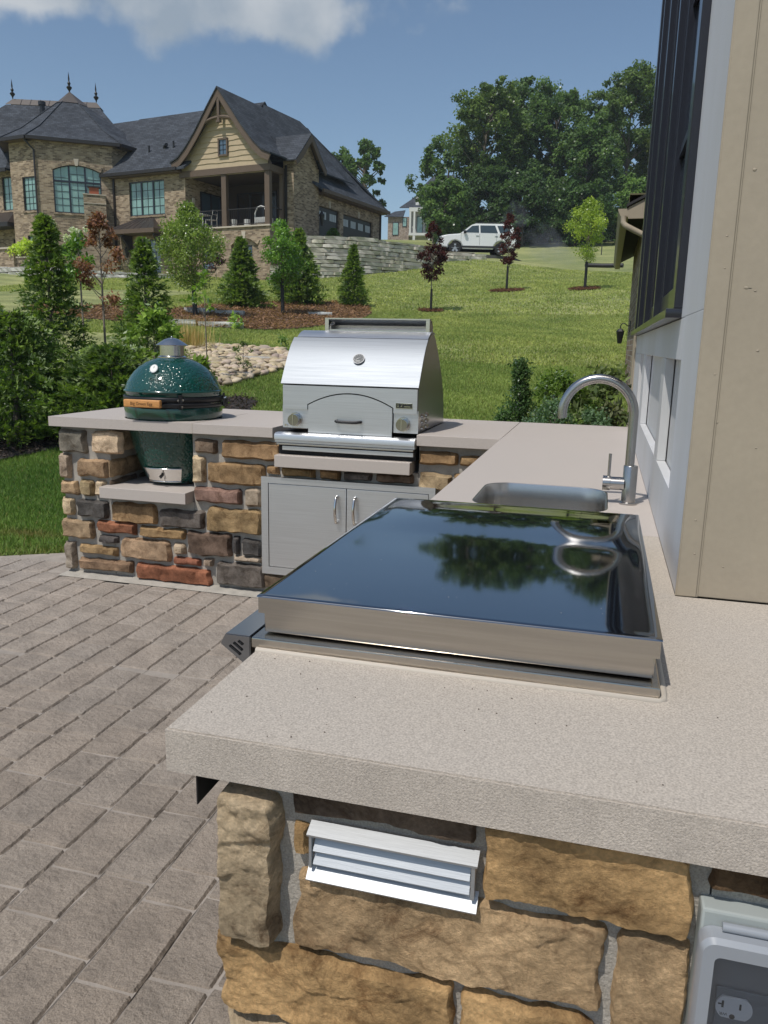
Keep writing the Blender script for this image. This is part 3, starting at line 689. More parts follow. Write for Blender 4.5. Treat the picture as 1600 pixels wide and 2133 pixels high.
# ---------------------------------------------------------------- weatherproof outlet box
ob = empty('outlet_box', (0.2, 0.74, 0.73)); tag(ob, 'grey weatherproof outlet box with a clear lid on the near stone wall', 'outlet box')
A('back_box', box(BM(), .1310, .260, .733, .770, .60, .8065, .003), pale_pvc, ob)
bm = BM()
outer = rrect(.1295, .262, .600, .7905, .014, 6); inner = rrect(.1435, .248, .614, .7725, .006, 6)
rr_ = []
for pts, y in ((outer, .7325), (outer, .716), (rrect(.1325, .259, .603, .7860, .012, 6), .7115), (inner, .7115), (inner, .722)):
    rr_.append([bm.verts.new((p[0], y, p[1])) for p in pts])
for a_, b_ in zip(rr_, rr_[1:]):
    for k in range(len(a_)): bm.faces.new((a_[k], a_[(k+1) % len(a_)], b_[(k+1) % len(a_)], b_[k]))
A('cover_frame', bm, grey_pvc, ob, 40)
bm = BM(); poly(bm, [(p[0], .7245, p[1]) for p in inner]); A('inner_plate', bm, mat('smoky_plate', (0.13, 0.14, 0.155), 0.4), ob, None)
A('outlet_mount', box(BM(), .1505, .22, .722, .7243, .625, .733, .001), mat('blue_grey_plate', (0.10, 0.115, 0.135), 0.4), ob)
bm = BM(); pts = []
for a_ in range(-50, 51, 10): pts.append((.1675+.0168*math.cos(R(a_)), .7135+.0168*math.sin(R(a_))*.9))
for a_ in range(130, 231, 10): pts.append((.1675+.0168*math.cos(R(a_)), .7135+.0168*math.sin(R(a_))*.9))
poly(bm, [(p[0], .7218, p[1]) for p in pts], (0, -.0022, 0)); A('receptacle', bm, outlet_white, ob, None)
bm = BM(); box(bm, .1720, .1738, .7192, .7197, .7135, .7200); A('slot', bm, dark_in, ob, None)
bm = BM(); box(bm, .1560, .1580, .7192, .7197, .7130, .7205); box(bm, .1528, .15595, .7192, .7197, .7158, .7172); A('slot', bm, dark_in, ob, None)
bm = BM(); cyl(bm, (.1665, .7197, .7045), (.1665, .7192, .7045), .0026, n=14); A('slot', bm, dark_in, ob, None)
at(text('lettering', 'WR', .0046, dark_in, (.1585, .7193, .7062), (R(90), R(180), 0), ob, .0001), ob)
bm = BM(); cyl(bm, (.1665, .7218, .688), (.1665, .7195, .688), .0035, n=14); A('screw', bm, steel_bright, ob, 40)
bm = BM(); poly(bm, [(p[0], .7140, p[1]) for p in inner], (0, -.0012, 0))
clear = mat('clear_lid', (0.72, 0.78, 0.85), 0.06, trans=1.0, spec=0.5); A('clear_lid', bm, clear, ob, None)
bm = BM(); cyl(bm, (.150, .728, .7945), (.26, .728, .7945), .0045, n=12); A('hinge', bm, grey_pvc, ob, 40)
# ---------------------------------------------------------------- kamado grill set in the counter
eg = empty('kamado_grill', (-2.39, 4.10, 0.545)); tag(eg, 'green dimpled ceramic egg-shaped grill with a steel chimney cap and wooden handle', 'grill')
EC = (-2.39, 4.10)
green = mat('green_glaze', (0.005, 0.056, 0.043), 0.16, coat=0.6, spec=0.6)
t, b_ = nodes_of(green)
vo = t.nodes.new('ShaderNodeTexVoronoi'); vo.inputs['Scale'].default_value = 62; vo.feature = 'SMOOTH_F1'; vo.inputs['Smoothness'].default_value = 0.6
tcn = t.nodes.new('ShaderNodeTexCoord'); t.links.new(tcn.outputs['Object'], vo.inputs['Vector'])
mr = t.nodes.new('ShaderNodeMapRange'); mr.inputs[1].default_value = 0.0; mr.inputs[2].default_value = 0.55; t.links.new(vo.outputs['Distance'], mr.inputs[0])
bp = t.nodes.new('ShaderNodeBump'); bp.inputs['Strength'].default_value = 0.75; bp.inputs['Distance'].default_value = 0.006; t.links.new(mr.outputs[0], bp.inputs['Height'])
t.links.new(bp.outputs[0], b_.inputs['Normal'])
green_s = mat('green_glaze_smooth', (0.005, 0.052, 0.041), 0.14, coat=0.6, spec=0.6)
def E_(name, bm, mt, sm=60): return A(name, bm, mt, eg, sm)
E_('lower_body', lathe(BM(), [(0, .5455), (.13, .5455), (.165, .552), (.192, .58), (.225, .64), (.255, .72), (.278, .80), (.293, .87), (.301, .915)], EC, 96), green)
E_('base_rim', lathe(BM(), [(.3012, .9155), (.3060, .918), (.3080, .965), (.3055, .976), (.298, .978)], EC, 96), green_s)
E_('lower_band', lathe(BM(), [(.298, .9785), (.3095, .9795), (.3115, .981), (.3115, .998), (.3095, .9995), (.299, .9995)], EC, 96), black)
E_('gasket', lathe(BM(), [(.299, 1.0), (.3035, 1.0005), (.3035, 1.009), (.299, 1.0095)], EC, 64), blackmatte)
E_('upper_band', lathe(BM(), [(.299, 1.010), (.3095, 1.0105), (.3115, 1.012), (.3115, 1.032), (.3095, 1.034), (.299, 1.034)], EC, 96), black)
E_('band_trim', lathe(BM(), [(.3118, 0.9995), (.3130, 1.0), (.3130, 1.0025), (.3118, 1.003)], EC, 96), steel_bright)
E_('dome_rim', lathe(BM(), [(.299, 1.0345), (.3030, 1.0355), (.3045, 1.039), (.3050, 1.054), (.3105, 1.0570), (.3110, 1.0630), (.3030, 1.0690)], EC, 96), green_s)
E_('dome', lathe(BM(), [(.3020, 1.0695), (.2960, 1.085), (.2840, 1.108), (.2650, 1.135), (.2400, 1.163), (.2080, 1.190), (.1700, 1.212), (.1300, 1.2285), (.1000, 1.2365), (.083, 1.239)], EC, 128), green)
E_('chimney_collar', lathe(BM(), [(.094, 1.2385), (.094, 1.243), (.080, 1.2500), (.0785, 1.2505)], EC, 48), steel_bright)
E_('chimney', lathe(BM(), [(.0780, 1.2510), (.0780, 1.306), (.074, 1.306)], EC, 64), steel_bright, 40)
E_('rain_cap', lathe(BM(), [(.086, 1.3065), (.101, 1.305), (.1015, 1.3075), (.080, 1.3200), (.050, 1.337), (.020, 1.346), (0, 1.3475)], EC, 64), steel, 40)
bm = BM(); bmesh.ops.create_uvsphere(bm, u_segments=12, v_segments=8, radius=.007)
for v in bm.verts: v.co += Vector((EC[0], EC[1], 1.350))
E_('cap_knob', bm, steel_bright)
bm = BM(); box(bm, -2.515, -2.268, 3.722, 3.752, .985, 1.0255, .006, 3); E_('wooden_handle', bm, wood, 40)
at(text('lettering', 'Big Green Egg', .0265, wood_text, (-2.392, 3.7213, 1.005), (R(90), 0, 0), eg, .0003), eg)
for hx in (-2.50, -2.283):
    bm = BM(); box(bm, hx-.006, hx+.006, 3.7525, 3.83, .995, 1.016, .001); E_('handle_bracket', bm, black)
bm = BM(); tube(bm, [(-2.268, 3.745, 1.0)]+[(EC[0]+.330*math.cos(R(a)), EC[1]+.330*math.sin(R(a)), 1.0) for a in range(-66, -14, 6)], .004, 8); E_('hoop_bar', bm, black)
for k, s_ in enumerate(('Big', 'Green', 'EGG')):
    zc_ = 1.150-.0235*k; r_ = [.250, .270, .283][k]; px = -2.358
    dx = px-EC[0]; yy = EC[1]-math.sqrt(r_*r_-dx*dx); az = math.atan2(dx, EC[1]-yy)
    at(text('embossed_lettering', s_, .030, green_s, (px, yy+.002, zc_), (R([50, 58, 65][k]), 0, az), eg, .005), eg)
# thermometer
q_ = Vector((0.04, -.86, .60)).normalized(); c0_ = Vector((-2.383, 3.872, 1.178)); c1_ = c0_+q_*.012
bm = BM(); cyl(bm, c0_-q_*.02, c1_, .026, n=32); E_('thermometer', bm, steel_bright, 40)
bm = BM(); cyl(bm, c1_, c1_+q_*.0008, .022, n=32); E_('dial', bm, white_enamel, None)
bm = BM(); cyl(bm, c1_+q_*.0010+Vector((-.004, 0, -.009)), c1_+q_*.0010+Vector((.003, .003, .012)), .0012, n=6); E_('needle', bm, black, None)
# hinge assembly and buckles on the bands
for a in (-53, 20):
    p = Vector((EC[0]+.322*math.cos(R(a)), EC[1]+.322*math.sin(R(a)), 0)); tn = Vector((-math.sin(R(a)), math.cos(R(a)), 0)); rd = Vector((math.cos(R(a)), math.sin(R(a)), 0))
    bm = BM(); poly(bm, [p-tn*.011-rd*.01+Vector((0, 0, .975)), p+tn*.011-rd*.01+Vector((0, 0, .975)), p+tn*.013-rd*.01+Vector((0, 0, 1.05)), p-tn*.013-rd*.01+Vector((0, 0, 1.05))], rd*.014); E_('buckle', bm, black, None)
    for dz, dt in ((1.022, -.016), (1.024, .014), (.988, .008)):
        bm = BM(); cyl(bm, p+tn*dt+Vector((0, 0, dz)), p+tn*dt+rd*.012+Vector((0, 0, dz)), .006, n=10); E_('bolt', bm, steel_bright, 40)
bm = BM()
for a in range(8, 40, 8):
    p = Vector((EC[0]+.335*math.cos(R(a)), EC[1]+.335*math.sin(R(a)), 0)); cyl(bm, p+Vector((0, 0, .985)), p+Vector((0, 0, 1.02)), .009, n=8)
E_('spring_hinge', bm, black, 40)
# draft door at the foot
bm = BM(); a0_, a1_ = -118, -52; vv = []
for z_, r_ in ((.568, .196), (.64, .236)):
    vv.append([bm.verts.new((EC[0]+r_*math.cos(R(a0_+(a1_-a0_)*i/20)), EC[1]+r_*math.sin(R(a0_+(a1_-a0_)*i/20)), z_)) for i in range(21)])
for i in range(20): bm.faces.new((vv[0][i], vv[0][i+1], vv[1][i+1], vv[1][i]))
E_('draft_door', bm, steel_bright, 60)
bm = BM(); tube(bm, [(EC[0]+.238*math.cos(R(a)), EC[1]+.238*math.sin(R(a)), .642) for a in range(-118, -51, 6)], .003, 6); E_('draft_rail', bm, steel_bright, 60)
bm = BM(); tube(bm, [(EC[0]+.198*math.cos(R(a)), EC[1]+.198*math.sin(R(a)), .566) for a in range(-118, -51, 6)], .003, 6); E_('draft_rail', bm, steel_bright, 60)
bm = BM(); cyl(bm, (-2.368, 3.880, .600), (-2.368, 3.866, .600), .011, n=4); E_('draft_knob', bm, black, 40)
bm = BM(); cyl(bm, (-2.352, 3.893, .575), (-2.350, 3.865, .635), .0018, n=6); E_('draft_seam', bm, black, 40)

# the whole kamado is drawn about EC; bring it to its true girth and place
C0_ = Vector((-2.325, 4.0, 0)); K_ = .87
for o in list(eg.children):
    if o.name.startswith(('lettering', 'embossed')):
        wl = o.location+eg.location; o.location = Vector((C0_.x+(wl.x-EC[0])*K_, C0_.y+(wl.y-EC[1])*K_, wl.z))-eg.location; o.scale = (.87, .87, .87)
    else:
        for v in o.data.vertices:
            w_ = v.co+o.location+eg.location; w_ = Vector((C0_.x+(w_.x-EC[0])*K_, C0_.y+(w_.y-EC[1])*K_, w_.z)); v.co = w_-o.location-eg.location
eg.location = (C0_.x, C0_.y, eg.location.z)
for o in eg.children: o.location = o.location-Vector((C0_.x-EC[0], C0_.y-EC[1], 0))

# ---------------------------------------------------------------- dome-lidded stainless grill
gr = empty('pizza_grill', (-1.21, 4.05, 0.91)); tag(gr, 'stainless built-in grill with curved hood, arched front door and round dial', 'grill')
def G(name, bm, mt, sm=35): return A(name, bm, mt, gr, sm)
HX0, HX1 = -1.566, -0.857
prof = [(3.765, .9105), (3.765, 1.128), (3.80, 1.195), (3.85, 1.262), (3.90, 1.315), (3.945, 1.350), (3.99, 1.377), (4.03, 1.391), (4.07, 1.392), (4.12, 1.372), (4.19, 1.312), (4.26, 1.243), (4.33, 1.160), (4.38, 1.075), (4.408, 1.0), (4.418, .9105)]
bm = BM(); poly(bm, [(HX0+.004, y, z) for y, z in prof], (HX1-HX0-.008, 0, 0)); G('hood_body', bm, steel, 30)
bm = BM(); sh = []
hp = [(3.747, 1.130), (3.790, 1.197), (3.835, 1.262), (3.882, 1.318), (3.930, 1.357)]
def shell(bm, hp, x0, x1, th=.004):
    n_ = []
    for i, p in enumerate(hp):
        a = Vector(hp[max(0, i-1)]); b = Vector(hp[min(len(hp)-1, i+1)]); d = (b-a).normalized(); n_.append(Vector((d.y, -d.x)))
    inn = [Vector(p)-n_[i]*th for i, p in enumerate(hp)]
    pts = [Vector(p) for p in hp]+inn[::-1]
    return poly(bm, [(x0, p.x, p.y) for p in pts], (x1-x0, 0, 0))
shell(bm, hp, HX0-.002, HX1+.001, .008); G('hood_lid', bm, hood_lid_m, 30)
hp2 = [(3.936, 1.3605), (3.965, 1.377), (3.995, 1.388), (4.03, 1.3945), (4.07, 1.395), (4.10, 1.388)]
bm = BM(); shell(bm, hp2, HX0+.012, HX1-.002, .006); G('hood_top', bm, steel_h, 30)
bm = BM(); box(bm, -1.437, -0.874, 4.030, 4.034, 1.459, 1.466); box(bm, -1.437, -1.4165, 4.030, 4.034, 1.3925, 1.4585); box(bm, -.8935, -.874, 4.030, 4.034, 1.3925, 1.4585)
bm2 = poly(BM(), [(-1.4365, 4.0345, 1.466), (-1.4365, 4.06, 1.466), (-1.4365, 4.115, 1.435), (-1.4365, 4.125, 1.375), (-1.4365, 4.112, 1.375), (-1.4365, 4.105, 1.43), (-1.4365, 4.06, 1.459), (-1.4365, 4.0345, 1.459)], (.562, 0, 0))
G('vent_frame', bm, steel_bright, 30); G('vent_cowl', bm2, steel, 30)
G('vent_cheek', box(BM(), -1.4362, -1.4330, 4.036, 4.10, 1.386, 1.456), steel); G('vent_cheek', box(BM(), -.8775, -.8745, 4.036, 4.10, 1.386, 1.456), steel)
G('vent_floor', box(BM(), -1.4165, -.8935, 4.036, 4.040, 1.394, 1.409), steel)
# face
UX0, UX1, UZ0, UZ1 = -1.559, -.862, 1.007, 1.126
AX0, AX1 = -1.424, -.984
arch = [(AX0-.004+(AX1-AX0+.008)*i/24, 1.033+.063*(1-((i/12)-1)**2)) for i in range(25)]
bm = BM(); poly(bm, [(UX0, 3.745, UZ0), (UX0, 3.745, UZ1), (UX1, 3.745, UZ1), (UX1, 3.745, UZ0), (AX1+.004, 3.745, UZ0)]+[(x, 3.745, z) for x, z in arch[::-1]]+[(AX0-.004, 3.745, UZ0)], (0, .012, 0)); G('face_panel', bm, steel_h, None)
for a, b in ((-1.566, AX0-.004), (AX1+.004, -.857)): G('control_panel', box(BM(), a, b, 3.758, 3.7645, .9108, 1.02), steel_h)
G('gap_shade_panel', box(BM(), UX0+.001, UX1-.001, 3.7575, 3.7645, 1.021, 1.127), dark_in)  # dark panel that colours in the shade of the gap round the door
bm = BM(); ar2 = [(AX0+.0015+(AX1-AX0-.003)*i/24, 1.030+.060*(1-((i/12)-1)**2)) for i in range(25)]
poly(bm, [(AX0+.0015, 3.744, .892), (AX1-.0015, 3.744, .892)]+[(x, 3.744, z) for x, z in ar2[::-1]], (0, .010, 0)); G('arched_door', bm, steel_h, None)
bm = BM(); tube(bm, [(-1.269, 3.7435, .957), (-1.269, 3.725, .957), (-1.260, 3.7135, .956), (-1.235, 3.711, .955), (-1.180, 3.711, .955), (-1.155, 3.7135, .956), (-1.146, 3.725, .957), (-1.146, 3.7435, .957)], .0075, 12); G('door_handle', bm, blackmatte, 60)
for kx in (-1.494, -.931):
    bm = BM(); cyl(bm, (kx, 3.7575, .954), (kx, 3.748, .954), .0365, .0345, 40); G('knob_bezel', bm, steel_bright, 40)
    bm = BM(); cyl(bm, (kx, 3.7475, .954), (kx, 3.716, .954), .0295, .0285, 40); G('knob', bm, knob_m, 40)
    bm = BM(); box(bm, kx-.0022, kx+.0022, 3.7135, 3.7158, .929, .979); G('knob_rib', bm, steel_bright)
bm = BM(); cyl(bm, (-1.545, 3.7575, .925), (-1.545, 3.744, .925), .006, n=12); G('igniter', bm, steel_bright, 40)
G('badge', box(BM(), -.968, -.884, 3.7415, 3.7447, 1.031, 1.058, .0005), steel_bright)
G('badge_plate', box(BM(), -.9655, -.8865, 3.7408, 3.7414, 1.0345, 1.0555), black)
for x0, x1, z0, z1 in ((-.942, -.938, 1.0515, 1.0535), (-.934, -.930, 1.0515, 1.0535), (-.926, -.9225, 1.0510, 1.0535), (-.917, -.913, 1.0505, 1.0535), (-.908, -.9035, 1.0505, 1.0535), (-.899, -.8945, 1.0515, 1.0535), (-.960, -.952, 1.047, 1.0505), (-.960, -.951, 1.0395, 1.0425), (-.943, -.936, 1.0400, 1.0435), (-.939, -.934, 1.0445, 1.0475), (-.926, -.893, 1.0395, 1.0430)):
    G('badge_mark', box(BM(), x0, x1, 3.7402, 3.7407, z0, z1), steel_bright)
# dial on the hood
hn = Vector((0, -.77, .63)).normalized(); hc = Vector((-1.183, 3.831, 1.252)); hc = Vector((-1.183, 3.824, 1.258))
bm = BM(); cyl(bm, hc, hc+hn*.010, .0305, n=40); G('thermometer', bm, steel_bright, 40)
bm = BM(); cyl(bm, hc+hn*.0101, hc+hn*.0106, .0265, n=40); G('dial', bm, mat('dial_face', (.035, .045, .055), .3), None)
tx = Vector((1, 0, 0)); ty = hn.cross(tx).normalized(); ty = ty if ty.z > 0 else -ty
for a in range(-120, 121, 30):
    d = tx*math.sin(R(a))+ty*math.cos(R(a)); bm = BM(); cyl(bm, hc+hn*.0110+d*.0185, hc+hn*.0110+d*.024, .0007, n=5); G('dial_tick', bm, white_enamel, None)
d = (tx*.65+ty*.5).normalized(); bm = BM(); cyl(bm, hc+hn*.0118-d*.015, hc+hn*.0118+d*.013, .0022, .0008, n=6); G('needle', bm, white_enamel, None)
bm = BM(); box(bm, -1.195, -1.171, 0, .0006, -.0015, .0015)
for v in bm.verts: v.co = Vector((v.co.x, 0, 0))+hc*1+hn*(.0112+v.co.y)-ty*.017+ty*v.co.z-Vector((hc.x, 0, 0))
G('dial_mark', bm, white_enamel, None)
# drip tray lip and lower rails
bm = BM(); poly(bm, [(-1.588, y, z) for y, z in [(3.7435, .8895), (3.712, .8875), (3.700, .8815), (3.697, .872), (3.697, .855), (3.705, .851), (3.705, .840), (3.7435, .838)]], (.729, 0, 0)); G('front_tray', bm, steel_h, 20)
G('tray_bead', box(BM(), -1.580, -.866, 3.7065, 3.7435, .8275, .8372, .001), steel)
G('lower_recess', box(BM(), -1.583, -.862, 3.745, 3.90, .7765, .8905), dark_in)
G('lower_rail', box(BM(), -1.553, -.868, 3.7165, 3.7440, .800, .8205, .001), steel_h)
for j in range(3):
    for i in range(2):
        y, z = 3.868+.095*i, .985-.030*j
        bm = BM()
        lathe(bm, [(.0, .012), (.013, .009), (.020, .001), (.021, 0)], (0, 0), 16, 0, math.pi)
        for v in bm.verts: v.co = Vector((HX1-.0035+v.co.z, y+v.co.x*1.6, z+v.co.y*.9))
        G('side_louver', bm, steel_bright, 60)
        bm = BM(); poly(bm, [(HX1-.0033, y-.030, z-.001), (HX1-.0033, y+.030, z-.001), (HX1-.0033, y+.022, z-.006), (HX1-.0033, y-.022, z-.006)], (.0006, 0, 0)); G('louver_slot', bm, dark_in, None)

# ---------------------------------------------------------------- house wall with the tall window (own house, right)
hw = empty('window_wall', (0.15, 2.9, 0.91)); tag(hw, 'grey panelled and tan trimmed house bay with a tall black window above the counter', 'house wall')
def Hh(name, bm, mt, sm=30): return A(name, bm, mt, hw, sm)
def hb(name, x0, x1, y0, y1, z0, z1, mt, bev=.0015): return Hh(name, box(BM(), x0, x1, y0, y1, z0, z1, bev), mt)
ZT = 4.6
hb('wall_core', .215, .90, 1.50, 4.44, .0, ZT, tan_paint, 0)
hb('corner_board', .1515, .178, 1.4375, 1.86, 1.4060, ZT, grey_trim); hb('corner_board', .1515, .1745, 1.4375, 1.77, .9106, 1.4058, grey_trim)
hb('corner_board', .1505, .178, 1.4345, 1.4370, .911, ZT, tan_paint, 0.0005)
hb('casing_board', .152, .186, 1.434, 1.4605, .9112, ZT, tan_paint)
hb('wide_board', .1875, .95, 1.4385, 1.4605, .9112, ZT, tan_paint)
hb('batten', .1855, .1885, 1.4365, 1.4384, .9112, ZT, tan_paint, 0)
for y0, y1, z0, z1 in ((1.8605, 2.2205, .911, 1.0475), ): pass
hb('base_board', .1515, .1745, 1.7705, 4.44, .9106, 1.0475, grey_trim)
hb('apron_board', .1515, .1745, 1.7705, 4.44, 1.3175, 1.405, grey_trim)
hb('recess_panel', .1775, .2135, 1.66, 4.44, .913, 1.42, grey_trim, 0)
for y0, y1 in ((2.215, 2.330), (3.31, 3.50), (3.81, 4.44)): hb('divider', .1515, .1745, y0, y1, 1.048, 1.317, grey_trim)
for y0, y1 in ((2.330, 2.3325), (3.5, 3.5025), (1.8600, 1.8604)): pass
hb('end_trim', .146, .30, 4.4415, 4.52, .0, ZT, tan_paint)
# window: sill, outer frame, sashes, muntins, panes
hb('sill', .118, .212, 1.8605, 4.40, 1.4065, 1.426, navy)
hb('window_frame', .134, .212, 1.8605, 1.925, 1.4265, ZT, navy); hb('window_frame', .134, .212, 4.345, 4.4405, 1.4265, ZT, navy)
sy = [1.927, 2.53, 3.135, 3.74, 4.343]
for i in range(4):
    a, b = sy[i]+.004, sy[i+1]-.004
    if i: hb('mullion', .126, .212, sy[i]-.0035, sy[i]+.0035+.030, 1.4265, ZT, navy)
    a2 = a+(.034 if i else 0)
    hb('sash_stile', .145, .185, a2, a2+.045, 1.427, ZT, navy); hb('sash_stile', .145, .185, b-.045, b, 1.427, ZT, navy)
    hb('sash_rail', .1455, .1845, a2+.0455, b-.0455, 1.427, 1.485, navy)
    hb('pane', .166, .170, a2+.0455, b-.0455, 1.4855, ZT, glass_dark, 0)
    for z in (1.86, 2.24, 2.62, 3.0, 3.38): hb('muntin', .156, .1655, a2+.0455, b-.0455, z, z+.022, navy, 0)
    hb('muntin', .155, .1655, (a2+b)/2-.011, (a2+b)/2+.011, 1.4855, ZT, navy, 0)

# paint blisters, filled nail holes and a chipped edge on the tan boards
pr_ = random.Random(8)
for (x, z, r_) in [(.205, 1.62, .0022), (.232, 1.60, .0018), (.212, 1.44, .0020), (.226, 1.435, .0014), (.178, 1.30, .0012), (.174, 1.52, .0012), (.176, 1.47, .0010), (.240, 1.34, .0015), (.255, 1.18, .0011), (.19, 1.22, .0012), (.172, 1.05, .0013), (.176, .99, .0013), (.225, .97, .0010), (.262, 1.52, .0014)]:
    bm = BM(); bmesh.ops.create_uvsphere(bm, u_segments=8, v_segments=5, radius=1)
    fy = 1.4382 if x > .1885 else 1.4339
    for v in bm.verts: v.co = Vector((x+v.co.x*r_*pr_.uniform(1, 2.2), fy+v.co.y*.0007, z+v.co.z*r_*pr_.uniform(.8, 1.2)))
    Hh('paint_blister', bm, tan_paint, 60)
for (x, z, l_) in [(.2365, 1.525, .010), (.246, 1.527, .004), (.2135, 1.4395, .007), (.1875, 1.145, .0015)]:
    bm = BM(); M_ = 7; U_, D_ = [], []
    for i in range(M_+1):
        xx = x+l_*i/M_; w__ = .0008*(.3+abs(noise.noise(Vector((xx*300, z, 0))))*1.6); zz = z+noise.noise(Vector((xx*150, z, 4)))*.0015
        U_.append(bm.verts.new((xx, 1.43825, zz+w__))); D_.append(bm.verts.new((xx, 1.43825, zz-w__)))
    for i in range(M_): bm.faces.new((D_[i], D_[i+1], U_[i+1], U_[i]))
    Hh('paint_chip', bm, dark_in, None)

# ---------------------------------------------------------------- brick wing of the same house, further back
bw = empty('brick_wing', (0.28, 9.5, 0)); tag(bw, 'brick wing with tan gutter, olive soffit and downspout beyond the window wall', 'house wing')
def brick_mat(name, c1, c2, c3, mo, sc_=1.0, rows=.073, wid=.215):
    mt = bpy.data.materials.new(name); mt.use_nodes = True; t = mt.node_tree; t.nodes.clear(); n, l = t.nodes.new, t.links.new
    b = n('ShaderNodeBsdfPrincipled'); o = n('ShaderNodeOutputMaterial'); l(b.outputs[0], o.inputs[0]); b.inputs['Roughness'].default_value = .9; b.inputs['Specular IOR Level'].default_value = .2
    tcn = n('ShaderNodeTexCoord'); se = n('ShaderNodeSeparateXYZ'); l(tcn.outputs['Object'], se.inputs[0])
    ge = n('ShaderNodeNewGeometry'); vt = n('ShaderNodeVectorTransform'); vt.vector_type = 'NORMAL'; vt.convert_from = 'WORLD'; vt.convert_to = 'OBJECT'; l(ge.outputs['True Normal'], vt.inputs[0])
    sn = n('ShaderNodeSeparateXYZ'); l(vt.outputs[0], sn.inputs[0])
    ax = math_n('ABSOLUTE', sn.outputs[0], tree=t); ay = math_n('ABSOLUTE', sn.outputs[1], tree=t)
    # coordinate along the wall whatever way it faces
    u = math_n('ADD', math_n('MULTIPLY', se.outputs[0], sn.outputs[1], tree=t), math_n('MULTIPLY', se.outputs[1], math_n('MULTIPLY', sn.outputs[0], -1.0, tree=t), tree=t), tree=t)
    cb = n('ShaderNodeCombineXYZ'); l(u, cb.inputs[0]); l(se.outputs[2], cb.inputs[1])
    br = n('ShaderNodeTexBrick'); l(cb.outputs[0], br.inputs[0]); br.inputs['Scale'].default_value = 1.0
    br.inputs['Brick Width'].default_value = wid; br.inputs['Row Height'].default_value = rows; br.inputs['Mortar Size'].default_value = .006; br.inputs['Mortar Smooth'].default_value = .3; br.inputs['Bias'].default_value = 0
    br.inputs['Color1'].default_value = (0, 0, 0, 1); br.inputs['Color2'].default_value = (1, 1, 1, 1); br.inputs['Mortar'].default_value = (.5, .5, .5, 1)
    cr = n('ShaderNodeValToRGB'); l(br.outputs['Color'], cr.inputs[0]); e = cr.color_ramp.elements; e[0].color = (*c1, 1); e[0].position = .05; e[1].color = (*c3, 1); e[1].position = .95
    x = cr.color_ramp.elements.new(.5); x.color = (*c2, 1)
    nn = n('ShaderNodeTexNoise'); nn.inputs['Scale'].default_value = 2.2; nn.inputs['Detail'].default_value = 8; l(tcn.outputs['Object'], nn.inputs['Vector'])
    mr = n('ShaderNodeMapRange'); l(nn.outputs[0], mr.inputs[0]); mr.inputs[1].default_value = .3; mr.inputs[2].default_value = .7; mr.inputs[3].default_value = .78; mr.inputs[4].default_value = 1.22
    m1 = n('ShaderNodeMix'); m1.data_type = 'RGBA'; l(br.outputs['Fac'], m1.inputs[0]); l(cr.outputs[0], m1.inputs[6]); m1.inputs[7].default_value = (*mo, 1)
    m2 = n('ShaderNodeMix'); m2.data_type = 'RGBA'; m2.blend_type = 'MULTIPLY'; m2.inputs[0].default_value = 1; l(m1.outputs[2], m2.inputs[6]); l(mr.outputs[0], m2.inputs[7])
    l(m2.outputs[2], b.inputs['Base Color'])
    bp = n('ShaderNodeBump'); bp.inputs['Strength'].default_value = .8; bp.inputs['Distance'].default_value = .012; bp.invert = True; l(br.outputs['Fac'], bp.inputs['Height']); l(bp.outputs[0], b.inputs['Normal'])
    return mt
brick_red = brick_mat('wing_brick', (.17, .115, .085), (.27, .195, .145), (.36, .28, .215), (.40, .37, .33), rows=.0775, wid=.21)
def Wg(name, bm, mt, sm=30): return A(name, bm, mt, bw, sm)
Wg('wall', box(BM(), .347, 2.6, 4.75, 15.2, -.2, 2.98), brick_red, None)
Wg('soffit', box(BM(), .125, .60, 9.53, 15.6, 2.985, 3.0), soffit_m)
for i in range(3): Wg('soffit_batten', box(BM(), .15+.05*i, .156+.05*i, 9.54, 15.55, 2.976, 2.9848), soffit_m)
bm = BM(); poly(bm, [(x, 9.50, z) for x, z in [(.012, 2.838), (.012, 2.828), (.035, 2.775), (.045, 2.755), (.122, 2.755), (.122, 2.838)]], (0, 6.1, 0)); Wg('gutter', bm, tan_paint, None)
bm = BM(); poly(bm, [(.1225, 9.50, 2.735), (.62, 9.50, 2.735), (.62, 9.50, 3.10), (.1225, 9.50, 2.855)], (0, .028, 0)); Wg('gable_fascia', bm, tan_paint, None)
bm = BM(); poly(bm, [(.10, 9.48, 2.856), (2.4, 9.48, 4.02), (2.4, 9.48, 4.08), (.10, 9.48, 2.885)], (0, 6.2, 0)); Wg('roof', bm, mat('dark_shingle', (.03, .03, .033), .9, var=.2, vs=30), None)
Wg('fascia', box(BM(), .1225, .1245, 9.53, 15.6, 2.735, 2.98), soffit_m)
bm = BM(); tube(bm, [(.075, 9.44, 2.752), (.075, 9.44, 2.69), (.095, 9.42, 2.655), (.17, 9.42, 2.615), (.26, 9.42, 2.57), (.31, 9.42, 2.545)], .031, 12); Wg('downspout', bm, tan_paint, 50)
Wg('corner_downspout', box(BM(), .282, .346, 9.28, 9.375, -.1, 4.08, .01), tan_paint, 30)
Wg('wall', box(BM(), .3475, 2.6, 4.75, 9.40, 2.981, 4.7), brick_red, None)
Wg('downspout_joint', box(BM(), .278, .346, 9.272, 9.279, .955, .972), tan_paint)
ln = empty('wall_lantern', (.2, 13.6, 1.5)); tag(ln, 'small black wall lantern on the brick wing beyond the faucet', 'lantern')
def Ln(name, bm, mt, sm=30): return A(name, bm, mt, ln, sm)
Ln('body', lathe(BM(), [(.03, 1.42), (.035, 1.44), (.062, 1.60), (.066, 1.61), (.03, 1.65), (.0, 1.66)], (.197, 13.6), 6), black)
